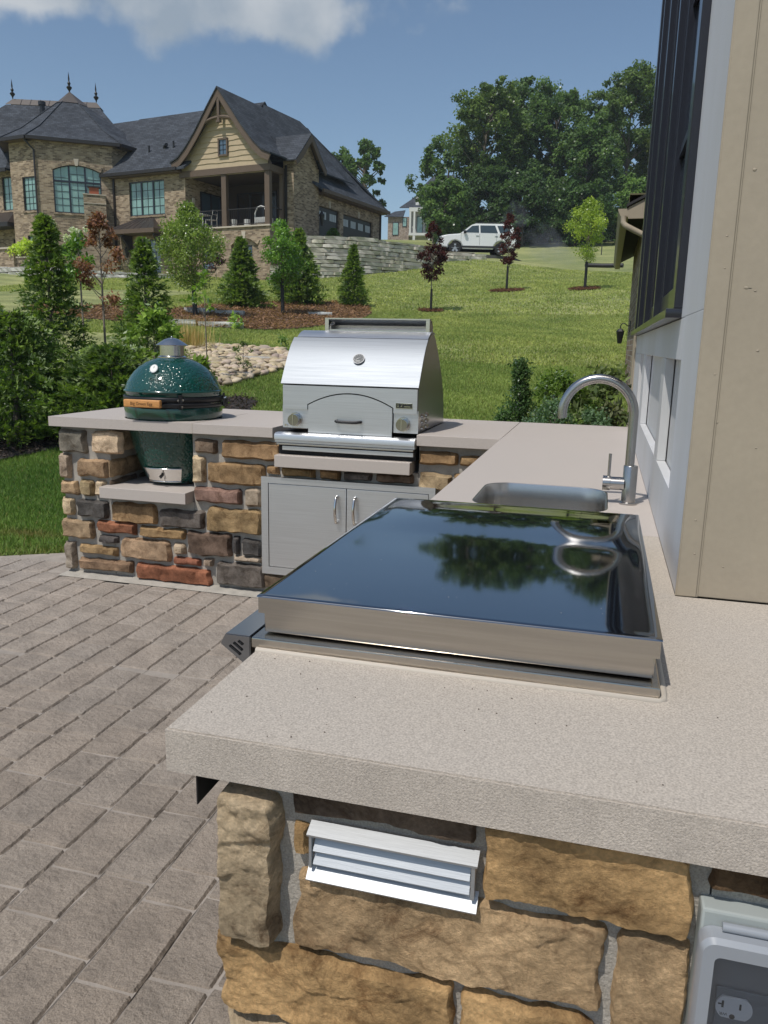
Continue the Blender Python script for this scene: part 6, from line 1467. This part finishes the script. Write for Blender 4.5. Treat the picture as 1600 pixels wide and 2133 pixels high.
# saplings
YG, YG2 = (.10, .155, .022), (.30, .36, .060)
broadleaf('sapling', 'yellow-green oval sapling with leaning black trunk guard before the brick house', -10.85, 19.94, 2.80, 1.55, .92, .035, (.065, .105, .022), (.20, .26, .06), 11000, .075, 46, guard=1.0, lean=(-.14, .05))
broadleaf('sapling', 'bright green sapling with black trunk guard in the middle of the mulch bed', -9.35, 22.48, 2.65, 1.15, .85, .030, (.05, .11, .02), (.16, .27, .045), 6000, .085, 34, guard=1.1, lean=(-.05, 0))
DR, DR2 = (.020, .008, .009), (.060, .018, .016)
broadleaf('sapling', 'dark red-leaved sapling left of the white car on the lawn', -5.88, 27.20, 2.90, .98, 1.05, .022, DR, DR2, 2600, .095, 44, guard=.75, mt=dull, csize=.17)
broadleaf('sapling', 'dark red-leaved sapling in front of the white car rear wheel', -4.18, 34.08, 3.0, .92, 1.15, .026, DR, (.085, .022, .018), 2600, .10, 44, guard=1.0, mt=dull, csize=.17)
broadleaf('sapling', 'yellow-green sapling with black trunk guard at the right of the lawn', -1.0, 33.28, 3.35, 1.45, 1.2, .032, YG, YG2, 6500, .085, 42, guard=1.05, shape=1.15)
broadleaf('sapling', 'narrow dark copper sapling against the brick wall under the balcony', -19.3, 37.75, 1.7, .75, .1, .02, DR, (.05, .02, .016), 900, .13, 14, mt=dull)
broadleaf('dying_sapling', 'dying sapling with rust-brown curled leaves between two arborvitaes', -6.10, 8.87, 2.38, .62, 1.22, .018, (.10, .045, .028), (.22, .115, .075), 1900, .048, 26, mt=dull, csize=.22)
# hydrangea standard with white heads
hy = broadleaf('hydrangea', 'white-flowering hydrangea showing above the arborvitaes', -8.22, 11.38, 2.0, .55, 1.35, .018, (.05, .10, .02), (.15, .25, .04), 900, .085, 12)
P = []
for k_ in range(8):
    c = np.array([random.uniform(-.26, .26), random.uniform(-.2, .2), random.uniform(1.78, 2.12)]); P.append(c+unit(rng.normal(size=(110, 3)))*.062*rng.random((110, 1))**.4)
P = np.concatenate(P); leaves('flower_heads', P, rdir(len(P)), rdir(len(P), .5), .030, .028, tints(len(P), (.55, .60, .42), (.80, .82, .70), g=1.0), dull, hy)
broadleaf('young_tree', 'thin bare-stemmed young tree with few leaves right of the steel cap', -5.55, 10.49, 1.62, .55, .95, .011, (.06, .11, .02), (.20, .30, .05), 110, .085, 9, csize=.16)
broadleaf('shrub', 'narrow-leaved shrub peeking over the right shoulder of the green grill', -3.75, 6.95, 1.02, .62, .05, .010, (.05, .09, .018), (.20, .27, .06), 1100, .075, 26, cat='shrub', csize=.18)
broadleaf('shrub', 'loose bright-leaved shrub behind the steel chimney cap', -5.45, 8.95, 1.25, 1.0, .05, .012, (.06, .11, .02), (.19, .27, .05), 1900, .085, 26, cat='shrub', csize=.2)
broadleaf('shrub', 'small upright twiggy shrub on the bed of river rocks', -5.45, 11.51, .50, .34, .08, .007, (.04, .065, .016), (.10, .16, .035), 520, .032, 16, cat='shrub', csize=.17, shape=1.4)
broadleaf('shrub', 'small bright-leaved plant at the edge of the pale stone edging', -8.8, 18.2, .34, .42, .02, .007, (.10, .17, .03), (.26, .36, .07), 90, .12, 7, cat='shrub')
broadleaf('shrub', 'little leafy seedling on the lawn above the rock bed', -5.95, 14.3, .30, .30, .02, .005, (.06, .11, .03), (.16, .24, .06), 60, .09, 6, cat='shrub')
broadleaf('potted_plant', 'yellow-green plant spilling from the brick planter', -29.9, 37.0, .75, 1.5, .02, .01, (.15, .22, .02), (.42, .50, .06), 700, .17, 12, cat='plant', z=5.4)
broadleaf('shrub', 'trailing green shrub in front of the brick planter', -28.6, 35.9, .85, .9, .02, .01, (.03, .06, .02), (.08, .13, .04), 500, .12, 10, cat='shrub')
broadleaf('shrub', 'low mixed shrub at the house wall left of the canopied door', -24.9, 38.3, .7, 1.6, .02, .01, (.05, .07, .03), (.22, .17, .12), 700, .10, 14, cat='shrub')
broadleaf('shrub', 'small green weed growing at the middle of the ledge-stone wall foot', -11.6, 41.6, .35, .6, .02, .01, (.05, .10, .02), (.14, .22, .05), 180, .09, 8, cat='shrub', z=5.55)
broadleaf('shrub', 'green weed tuft at the right end of the ledge-stone wall', -10.2, 43.2, .45, .8, .02, .01, (.05, .10, .02), (.15, .24, .05), 260, .10, 8, cat='shrub')
# shrubs behind the corner of the counter
broadleaf('shrub', 'upright dark glossy shrub behind the counter corner', -.66, 6.65, 1.16, .44, .02, .02, (.022, .050, .018), (.075, .13, .040), 6500, .028, 60, cat='shrub', csize=.28, shape=.35)
broadleaf('shrub', 'low dark shrub skirt at the foot of the upright one', -.74, 6.45, .82, .62, .02, .02, (.022, .05, .018), (.08, .14, .04), 5200, .028, 40, cat='shrub', csize=.24, shape=.5)
broadleaf('shrub', 'bright-tipped green shrub between the shrub and the faucet spout', -.38, 7.0, 1.02, .95, .02, .02, (.030, .065, .012), (.13, .20, .035), 5200, .034, 40, cat='shrub', csize=.20)
broadleaf('shrub', 'grey-green small-leaved shrub just behind the counter edge', -.36, 6.2, .90, .85, .02, .02, (.030, .060, .030), (.12, .19, .10), 7500, .026, 44, cat='shrub', csize=.20)
broadleaf('shrub', 'second grey-green small-leaved shrub under the faucet spout', -.05, 6.15, .86, .66, .02, .02, (.030, .060, .030), (.12, .19, .10), 5200, .026, 34, cat='shrub', csize=.20)
broadleaf('shrub', 'broad-leaved purple-green shrub seen through the faucet arch', .02, 7.15, 1.0, 1.0, .02, .02, (.035, .055, .022), (.13, .16, .07), 2300, .075, 34, cat='shrub', csize=.22, mt=dull, up=1.6)
broadleaf('shrub', 'dusky broad-leaved shrub against the foot of the brick wing', .08, 6.45, .86, .50, .02, .02, (.04, .05, .025), (.14, .15, .08), 1500, .060, 26, cat='shrub', csize=.22, mt=dull, up=1.6)
# tan feather grass
fg = plant_empty('feather_grass', 'tuft of dry tan feather grass behind the green grill', 'ornamental grass', -7.5, 13.4)
k = 420; a = rng.random(k)*2*np.pi; b = rng.random(k)**.6
D = unit(np.stack([np.cos(a)*b*.22, np.sin(a)*b*.22, np.ones(k)], -1)); P = np.stack([np.cos(a)*b*.30+rng.normal(size=k)*.18, np.sin(a)*b*.12, np.zeros(k)], -1)
leaves('blades', P, D, rdir(k), .60*rng.uniform(.5, 1.15, k), .012, tints(k, (.20, .19, .07), (.40, .29, .15)), dull, fg)
# background grove
GA, GB = (.024, .052, .020), (.095, .150, .042)
def big_tree(name, label, x, y, H, W, clear, n=15000, ls=.30, ga=GA, gb=GB, nclump=70, lean=(0, 0), shape=.75, csize=.20, tr=.28, open_=False):
    e = plant_empty(name, label, 'tree', x, y, None, 'tall trees on the hill skyline')
    s = rng.random(nclump)**.8; zz = clear+(H-clear)*s
    env = np.clip(np.sin(np.pi*np.clip(.10+.83*s, 0, 1))**shape, .15, 1)
    an = rng.random(nclump)*2*np.pi; lob = 1+.22*np.sin(an*2+x)+.18*np.sin(an*5+s*6+y)
    rr = W/2*env*lob*np.sqrt(rng.uniform(.35 if not open_ else .15, 1, nclump))
    c = np.stack([rr*np.cos(an)+lean[0]*s, rr*np.sin(an)+lean[1]*s, zz], -1)
    cs = csize*W*rng.uniform(.45, 1.0, nclump)
    sub = 5; cc = (c[:, None]+unit(rng.normal(size=(nclump, sub, 3)))*cs[:, None, None]*.75).reshape(-1, 3); cs2 = np.repeat(cs, sub)*rng.uniform(.3, .62, nclump*sub)
    k = int(n*1.35)//len(cc)
    u_ = unit(rng.normal(size=(len(cc), k, 3))); P = (cc[:, None]+u_*(rng.random((len(cc), k, 1))**.45)*cs2[:, None, None]*np.array([1.1, 1.1, .75])).reshape(-1, 3)
    Nn = unit(u_.reshape(-1, 3)*.7+rng.normal(size=(len(P), 3))*.6+np.array([0, 0, .5])); D = unit(np.cross(Nn, rng.normal(size=(len(P), 3))))
    tt = np.repeat(rng.random(len(cc)), k)*.65+rng.random(len(P))*.35
    leaves('crown', P, D, Nn, ls*rng.uniform(.6, 1.25, len(P)), ls*.75, tints(len(P), ga, gb, .2, tt), leafm, e)
    bm = BM(); tube(bm, [(0, 0, -.3), (lean[0]*.1, lean[1]*.1, clear*.8+.5), (lean[0]*.45, lean[1]*.45, clear+(H-clear)*.4), (lean[0]*.9, lean[1]*.9, clear+(H-clear)*.85)], [tr, tr*.75, tr*.5, tr*.12], 8)
    idx = rng.choice(nclump, min(22, nclump), replace=False); bs_ = []; tp_ = []
    for i in idx:
        f = max(0, min(.8, (c[i][2]-clear-rr[i]*.6)/(H-clear))); hz = clear+(H-clear)*f*.9; bs_.append(Vector((lean[0]*f, lean[1]*f, max(hz, clear*.6)))); tp_.append(Vector(c[i]))
    limbs(bm, bs_, tp_, tr*.30); obj('trunk', bm, bark, e, smooth=60)
grove = [
 ('oak_tree', 'rounded tree at the left end of the grove, beside the distant house', -16.6, 83.2, 9.6, 6.2, .8, 13000, {}),
 ('locust_tree', 'tall tree with a leaning bare trunk at the left of the grove', -13.2, 80.2, 13.9, 7.0, 4.0, 15000, dict(gb=(.12, .165, .042), lean=(1.2, 0), open_=True)),
 ('maple_tree', 'dark tall tree in the middle of the grove above the car roof', -9.9, 88.6, 15.0, 7.6, 3.0, 19000, {}),
 ('oak_tree', 'broad dark tree right of the middle of the grove', -6.3, 85.3, 14.2, 7.4, 2.2, 19000, {}),
 ('maple_tree', 'lower rounded tree in the dip of the grove skyline', -3.1, 82.0, 10.6, 6.2, 1.4, 13000, {}),
 ('oak_tree', 'tallest spreading tree at the right of the grove', .60, 87.2, 15.0, 8.4, 2.0, 19000, dict(gb=(.11, .155, .045))),
 ('maple_tree', 'yellowish green tree beside the window wall edge of the grove', 4.3, 90.5, 15.4, 7.6, 2.5, 17000, dict(gb=(.15, .18, .042))),
 ('oak_tree', 'tree standing behind the gap between the two tallest grove trees', -2.0, 98.0, 13.2, 7.0, 2.5, 11000, {}),
 ('young_maple', 'small tree at the front left of the grove reaching over the distant house roof', -14.6, 72.5, 5.6, 4.2, .5, 9000, dict(gb=(.11, .17, .045), tr=.14)),
 ('young_maple', 'dark understorey tree behind the car in the grove', -8.2, 76.5, 5.6, 5.6, .4, 9000, dict(ga=(.016, .036, .014), gb=(.055, .095, .028), tr=.14)),
 ('young_maple', 'bright green understorey tree at the right front of the grove', 1.9, 76.5, 5.0, 4.4, .3, 8000, dict(gb=(.12, .19, .045), tr=.12)),
 ('young_maple', 'dark understorey tree behind the yellow-green sapling', -3.4, 76.8, 4.8, 5.0, .3, 8000, dict(ga=(.016, .040, .014), gb=(.065, .11, .03), tr=.12)),
 ('young_maple', 'understorey tree between the car and the dark middle of the grove', -11.4, 78.0, 6.2, 4.8, .4, 9000, dict(ga=(.016, .036, .014), gb=(.06, .10, .03), tr=.14)),
 ('sycamore_tree', 'sparse tree with bare upright limbs behind the garage roof', -24.6, 80.6, 9.1, 4.2, 3.0, 4200, dict(open_=True, nclump=42, csize=.11)),
 ('sycamore_tree', 'smaller round-topped tree left of the sparse one behind the garage roof', -28.2, 84.0, 8.9, 3.0, 3.0, 3600, dict(nclump=30)),
]
for nm, lab, x, y, H, W, clr, n_, kw in grove: big_tree(nm, lab, x, y, H, W, clr, n_, **kw)
# dark undergrowth at the foot of the grove
k = 42000; X = rng.uniform(-17.5, 10, k); Y = 80+rng.uniform(0, 9, k); Zt = T(X, Y); hh = 1.9+1.2*np.sin(X*.9)+.7*np.sin(X*2.3+1)
P = np.stack([X, Y, Zt+rng.random(k)*np.maximum(hh, .5)], -1)
o = leaves('undergrowth', P, rdir(k), rdir(k, .4), .34*rng.uniform(.6, 1.3, k), .26, tints(k, (.012, .028, .010), (.05, .09, .025), .2, rng.random(k)**2), leafm); tag(o, 'dark tangled undergrowth at the foot of the grove', 'undergrowth', kind='stuff')

# ---------------------------------------------------------------- beds
def clip_poly(pts, step):
    xs = [p[0] for p in pts]; ys = [p[1] for p in pts]; return np.array([(x, y) for x in np.arange(min(xs), max(xs), step) for y in np.arange(min(ys), max(ys), step) if inside(x, y, pts)])
def densify(pts, n=6, wob=.08):
    out = []
    for i in range(len(pts)):
        a, b = Vector(pts[i]), Vector(pts[(i+1) % len(pts)])
        for j in range(n): p = a.lerp(b, j/n); out.append((p.x+noise.noise(Vector((p.x*2, p.y*2, 0)))*wob, p.y+noise.noise(Vector((p.x*2, p.y*2, 9)))*wob))
    return out
def bed(name, pts, mt, dz=.012, step=.25):
    bp_ = densify(pts); bm = BM(); vs = [bm.verts.new((x, y, gz(x, y)+dz)) for x, y in bp_]
    es = [bm.edges.new((vs[i], vs[(i+1) % len(vs)])) for i in range(len(vs))]
    bmesh.ops.triangle_fill(bm, use_beauty=True, edges=es)
    bmesh.ops.subdivide_edges(bm, edges=list(bm.edges), cuts=3)
    bmesh.ops.triangulate(bm, faces=bm.faces)
    co = [v.co for v in bm.verts]; zz = T(np.array([c.x for c in co]), np.array([c.y for c in co]))
    for v, z in zip(bm.verts, zz): v.co.z = z+dz+noise.noise(v.co*5)*.015
    o = obj(name, bm, mt, smooth=0); return o
mulch_m = mat('mulch', (.125, .075, .048), .95, var=.35, vs=9, bump=1.0, bs=30, bdist=.03)
bedA = [(-11.9, 20.2), (-11.85, 22.2), (-11.3, 23.7), (-10.7, 26.1), (-9.35, 27.4), (-8.0, 27.0), (-7.3, 24.8), (-7.15, 22.7), (-7.65, 20.1), (-8.2, 18.7), (-9.3, 17.9), (-10.6, 17.6)]
bedB = [(-15.3, 18.6), (-15.3, 19.7), (-14.0, 19.6), (-12.4, 20.6), (-11.3, 19.2), (-11.1, 17.3), (-12.3, 17.1), (-13.7, 17.5)]
for nm, b_, lab in (('mulch_bed', bedA, 'large mulch bed'), ('mulch_bed', bedB, 'left mulch bed')):
    o = bed(nm, b_, mulch_m, .02); tag(o, kind='structure')
def scatter_chips(name, b_, n_, c0, c1, ln=.10, lab=None, wd=.03):
    pts = []
    xs = [p[0] for p in b_]; ys = [p[1] for p in b_]
    while len(pts) < n_:
        X = rng.uniform(min(xs), max(xs), n_); Y = rng.uniform(min(ys), max(ys), n_); pts += [(x, y) for x, y in zip(X, Y) if inside(x, y, b_)]
    A_ = np.array(pts[:n_]); Z = T(A_[:, 0], A_[:, 1])+.03+rng.uniform(0, .025, n_)
    P = np.c_[A_, Z]; D = rdir(n_); D[:, 2] *= .35; D = unit(D)
    o = leaves(name, P, D, rdir(n_, 1.5), ln*rng.uniform(.4, 1.4, n_), wd, tints(n_, c0, c1, .3), dull); tag(o, kind='stuff'); return o
scatter_chips('mulch_chips', bedA, 16000, (.05, .028, .018), (.26, .155, .095), .12)
scatter_chips('mulch_chips', bedB, 5000, (.05, .028, .018), (.24, .145, .09), .10)
for k_, (x, y, r_, n_) in enumerate(((-5.88, 27.2, .42, 900), (-4.18, 34.08, .72, 1600), (-1.0, 33.28, .62, 1500))):
    c_ = [(x+r_*math.cos(i*math.pi/7), y+r_*math.sin(i*math.pi/7)*.95) for i in range(14)]
    o = bed('mulch_ring', c_, mulch_m, .03); tag(o, kind='structure'); o = scatter_chips('mulch_chips', c_, n_, (.045, .022, .016), (.15, .075, .05), .10)
dk_bed = [(-5.2, 8.9), (-4.95, 9.7), (-4.67, 9.85), (-4.35, 9.6), (-4.2, 9.0), (-4.1, 8.6), (-5.64, 7.23), (-5.9, 6.67), (-8.0, 5.4), (-8.8, 7.2), (-8.4, 9.6), (-6.4, 10.2)]  # dark mulch; under the shrubs its colour stands for their shade
dkm = mat('mulch_and_shade', (.030, .026, .026), .95, var=.4, vs=12, bump=1, bs=40, bdist=.02)
o = bed('mulch_and_shade_bed', dk_bed, dkm, .02); tag(o, kind='structure'); scatter_chips('mulch_and_shade_chips', dk_bed, 12000, (.015, .012, .012), (.07, .055, .05), .06, wd=.018)
sb = [(-1.3, 5.4), (-1.35, 7.5), (-.4, 8.3), (.27, 8.4), (.27, 5.0), (-.6, 4.9)]
o = bed('shrub_bed', sb, dkm, .02); tag(o, kind='structure')
# river rocks
rockp = [(-7.45, 13.3), (-7.25, 14.1), (-6.5, 14.3), (-5.9, 14.1), (-5.35, 13.7), (-4.98, 13.2), (-5.05, 12.2), (-5.12, 11.2), (-5.22, 10.5), (-5.7, 10.4), (-6.7, 11.8)]
rb = bed('rock_bed', rockp, mat('bed_soil', (.20, .15, .10), .95, var=.2, vs=12), .0); tag(rb, kind='structure')
rock_m = mat('river_rock', (.5, .4, .3), .75, obj_col=True, var=.15, vs=20, bump=.4, bs=60, bdist=.004)
def rock_mesh(sd_):
    bm = BM(); bmesh.ops.create_icosphere(bm, subdivisions=2, radius=.5)
    for v in bm.verts: v.co = Vector((v.co.x, v.co.y*.72, v.co.z*.45))*(1+.30*noise.noise(v.co*2.5+Vector((sd_, 0, 0))))
    me = bpy.data.meshes.new('river_rock'); bm.to_mesh(me); bm.free(); me.materials.append(rock_m); me.shade_smooth(); return me
rms = [rock_mesh(i*4.1) for i in range(7)]
xs = [p[0] for p in rockp]; ys = [p[1] for p in rockp]; spots = []
while len(spots) < 520:
    x, y = rng.uniform(min(xs), max(xs)), rng.uniform(min(ys), max(ys))
    if inside(x, y, rockp) and all((x-a)**2+(y-b)**2 > .0095 for a, b in spots[-400:]): spots.append((x, y))
    elif rng.random() < .002: spots.append((x, y)) if inside(x, y, rockp) else None
spots.sort(key=lambda p: math.hypot(*p))
V_, F_, C_ = [], [], []
for i, (x, y) in enumerate(spots):
    s_ = random.uniform(.10, .24); k_ = random.uniform(.6, 1.15); c = (.50*k_, .41*k_*random.uniform(.95, 1.05), .285*k_*random.uniform(.85, 1.15)); me = rms[i % 7]
    loc_ = Vector((x, y, gz(x, y)+.03+random.uniform(-.01, .03))); rot_ = (random.uniform(-.3, .3), random.uniform(-.3, .3), random.uniform(0, 6.28))
    if i < 300:
        o = bpy.data.objects.new('river_rock', me); link(o, rb); o.color = (*c, 1); o.location = loc_; o.rotation_euler = rot_; o.scale = (s_, s_, s_)
    else:
        M_ = Matrix.LocRotScale(loc_, __import__('mathutils').Euler(rot_), Vector((s_,)*3)); o0 = len(V_); V_ += [tuple(M_@v.co) for v in me.vertices]; F_ += [[a+o0 for a in f.vertices] for f in me.polygons]; C_ += [c]*len(me.vertices)
rs_m = mat('river_rock_mass', (.5, .4, .3), .75, attr='tint', bump=.4, bs=60, bdist=.004)
o = np_mesh('river_rocks_remaining', np.array(V_), np.array(F_), rs_m, rb, colors=np.array(C_), smooth=True); tag(o, kind='stuff')
# pale stone edging in the beds
def slabstone(label, a, b, h, w_, c=(.46, .45, .42)):
    a, b = Vector(a), Vector(b); d = (b-a); m_ = (a+b)/2; bm = BM(); box(bm, -.5, .5, -.5, .5, -.5, .5); bmesh.ops.subdivide_edges(bm, edges=list(bm.edges), cuts=4, use_grid_fill=True)
    for v in bm.verts: v.co = Vector((v.co.x*d.length, v.co.y*w_+noise.noise(Vector((v.co.x*9, v.co.z*3, d.length)))*.04, v.co.z*h+noise.noise(Vector((v.co.x*8, v.co.y*4, 3)))*.02))
    o = obj('edging_stone', bm, led, smooth=40, color=c); o.location = (m_.x, m_.y, gz(m_.x, m_.y)+h*.3); o.rotation_euler = (0, 0, math.atan2(d.y, d.x)); tag(o, label, 'edging stone', 'pale edging stones in the planting beds')
slabstone('pale edging stone left of the leaning trunk guard', (-11.35, 20.3), (-10.75, 20.9), .17, .3); slabstone('short pale edging stone right of the leaning trunk guard', (-10.7, 20.9), (-9.95, 21.1), .15, .3)
slabstone('long pale edging slab along the front of the mulch bed, left piece', (-11.0, 17.1), (-9.75, 17.9), .16, .3, (.55, .54, .50)); slabstone('pale edging slab along the front of the mulch bed, right piece', (-9.7, 17.95), (-8.75, 18.5), .16, .3, (.55, .54, .50))
slabstone('small pale stone lying alone at the right of the mulch bed', (-8.75, 23.0), (-8.1, 23.3), .13, .3, (.48, .50, .48)); slabstone('flat grey stone lying across the river rocks', (-6.35, 12.45), (-5.5, 12.75), .10, .18, (.36, .35, .32))
# ---------------------------------------------------------------- grass blades
def grass(name, n_, reg, h, w_, c0, c1, dens=None, keep=None):
    X = rng.uniform(reg[0], reg[1], n_); Y = rng.uniform(reg[2], reg[3], n_)
    d = np.stack([X, Y, T(X, Y)], -1)-np.array(cam.matrix_world.translation); zc_ = d@np.array(fwd); ok = (zc_ > .5) & (np.abs(d@np.array(r2))/zc_ < .50+.6/zc_)
    for p in (pat_poly, bedA, bedB, rockp, dk_bed, sb):
        bx0, bx1, by0, by1 = min(q[0] for q in p), max(q[0] for q in p), min(q[1] for q in p), max(q[1] for q in p)
        cand = np.where(ok & (X > bx0) & (X < bx1) & (Y > by0) & (Y < by1))[0]
        if len(cand):
            x_, y_ = X[cand], Y[cand]; ins = np.zeros(len(cand), bool); j = len(p)-1
            for i in range(len(p)):
                xi, yi = p[i]; xj, yj = p[j]; cr_ = ((yi > y_) != (yj > y_)) & (x_ < (xj-xi)*(y_-yi)/((yj-yi) if yj != yi else 1e-9)+xi); ins ^= cr_; j = i
            ok[cand[ins]] = False
    X, Y = X[ok], Y[ok]; k = len(X); Z = T(X, Y)-.022
    P = np.stack([X, Y, Z], -1); D = unit(np.stack([rng.normal(size=k)*.60, rng.normal(size=k)*.60, np.ones(k)], -1)); Nn = unit(np.stack([rng.normal(size=k), rng.normal(size=k)-.3, .3+rng.random(k)*.8], -1))
    pn = .5+.5*np.sin(X*1.9+np.sin(Y*1.3)*1.7)*np.cos(Y*1.5+X*.6); tt = np.clip(pn*.55+rng.random(k)*.45, 0, 1)
    c = tints(k, c0, c1, .22, tt); dry = (rng.random(k) < .045); c[dry] = c[dry]*.3+np.array([.30, .24, .10])*.7
    if keep is not None: c = keep(X, Y, c)
    o = leaves(name, P, D, Nn, h*rng.uniform(.55, 1.25, k), w_, c, dull); tag(o, kind='stuff'); return o
G0, G1 = (.040, .088, .020), (.135, .195, .048)
def dryp(X, Y, c):
    f = np.exp(-((X+3.75)/.25)**2-((Y-4.45)/.08)**2)*.85+np.clip(.5-(Y-(3.96+.63*(X+3.545)))*1.6, 0, .5)*(rng.random(len(X)) < .5); f = np.clip(f, 0, 1)[:, None]; return c*(1-f)+np.array([.30, .24, .10])*f*rng.uniform(.6, 1.1, (len(X), 1))
grass('grass', 190000, (-7.2, -2.6, 3.4, 8.2), .062, .0075, G0, G1, keep=dryp)
grass('grass', 230000, (-7.5, .6, 8.0, 15.0), .062, .013, (.075, .12, .032), (.21, .255, .078))
grass('grass', 160000, (-14, 1.0, 15.0, 27.0), .065, .022, (.105, .145, .042), (.26, .28, .092))
grass('grass', 120000, (-26, 1.6, 27.0, 45.5), .075, .040, (.12, .16, .048), (.28, .295, .10))
# ---------------------------------------------------------------- small things on the far lawn
sf = obj('silt_sock', tube(BM(), [(-1.6, 51.6, gz(-1.6, 51.6)+.12), (-.6, 51.2, gz(-.6, 51.2)+.10), (.6, 50.9, gz(.6, 50.9)+.12)], .13, 10), guard_m, smooth=50); tag(sf, 'long black erosion sock lying across the upper lawn', 'erosion barrier')
st = obj('stake', box(BM(), -.93, -.86, 64.66, 64.73, gz(-.9, 64.7)-.1, gz(-.9, 64.7)+2.1), guard_m); tag(st, 'thin black stake standing on the upper lawn behind the yellow-green sapling', 'stake')
li = empty('spotlight', (-5.3, 44.0, gz(-5.3, 44.0))); tag(li, 'small black landscape spotlight on the crest of the lawn right of the car', 'spotlight')
obj('stake', cyl(BM(), (0, 0, 0), (0, 0, .15), .015, n=6), black, li); obj('lamp_head', cyl(BM(), (-.09, 0, .16), (.10, -.05, .26), .07, .06, 10), black, li, smooth=40)
# sprinkler spray: thin drifting mist
def mist(name, label, pts, rads, dens):
    bm = BM(); tube(bm, pts, rads, 12); mt = bpy.data.materials.new(name); mt.use_nodes = True; t = mt.node_tree; t.nodes.clear(); n, l = t.nodes.new, t.links.new
    v = n('ShaderNodeVolumePrincipled'); v.inputs['Color'].default_value = (.95, .97, 1, 1); v.inputs['Anisotropy'].default_value = .3
    nn = n('ShaderNodeTexNoise'); nn.inputs['Scale'].default_value = 1.4; nn.inputs['Detail'].default_value = 3; tcn = n('ShaderNodeTexCoord'); l(tcn.outputs['Object'], nn.inputs['Vector'])
    m_ = math_n('MULTIPLY', math_n('SUBTRACT', nn.outputs[0], .38, tree=t, clamp=True), dens*4, tree=t); l(m_, v.inputs['Density'])
    o = n('ShaderNodeOutputMaterial'); l(v.outputs[0], o.inputs['Volume']); ob_ = obj(name, bm, mt, smooth=60); tag(ob_, label, 'mist', kind='stuff'); return ob_
mist('sprinkler_mist', 'slanting spray of sprinkler mist behind the car', [(-8.0, 51.0, 6.7), (-7.3, 51.2, 7.7), (-6.4, 51.5, 8.7), (-5.6, 51.8, 9.6)], [.05, .30, .62, .95], .12)
mist('sprinkler_mist', 'low fan of sprinkler mist on the upper lawn', [(-2.0, 50.5, gz(-2.0, 50.5)+.2), (-2.8, 52.5, gz(-2.8, 52.5)+.55), (-3.8, 55, gz(-3.8, 55)+.9), (-5.0, 58, gz(-5, 58)+1.4)], [.06, .5, .9, 1.3], .09)
# ---------------------------------------------------------------- thin summer haze over the whole place
hz = box(BM(), -720, 720, -720, 720, -1.2, 42)
hm_ = bpy.data.materials.new('haze'); hm_.use_nodes = True; t = hm_.node_tree; t.nodes.clear()
v_ = t.nodes.new('ShaderNodeVolumePrincipled'); o_ = t.nodes.new('ShaderNodeOutputMaterial'); t.links.new(v_.outputs[0], o_.inputs['Volume'])
v_.inputs['Color'].default_value = (.82, .91, 1, 1); v_.inputs['Density'].default_value = .00045; v_.inputs['Anisotropy'].default_value = 0.0
ho = obj('haze', hz, hm_); tag(ho, kind='stuff')
# dust and dried droplets on the cover, crumbs on the stone slab
bm = BM(); pr_ = random.Random(4)
for _ in range(90):
    x, y, r_ = pr_.uniform(-.44, .085), pr_.uniform(1.0, 1.76), pr_.uniform(.0003, .0009)
    z = lidz(x, y)+.0004; bm.faces.new([bm.verts.new((x+r_*math.cos(a*1.047), y+r_*math.sin(a*1.047), z)) for a in range(6)])
o = A('dust_specks', bm, mat('dust', (.34, .31, .27), .9), ck, None); tag(o, kind='stuff')
bm = BM()
for _ in range(70):
    x, y, r_ = pr_.uniform(-.43, .6), pr_.uniform(.735, .96), pr_.uniform(.0004, .0012)
    bmesh.ops.create_icosphere(bm, subdivisions=1, radius=r_, matrix=Matrix.Translation((x, y, .9104)))
o = K(obj('grit', bm, mat('grit', (.13, .11, .09), .9), kit)); tag(o, kind='stuff')
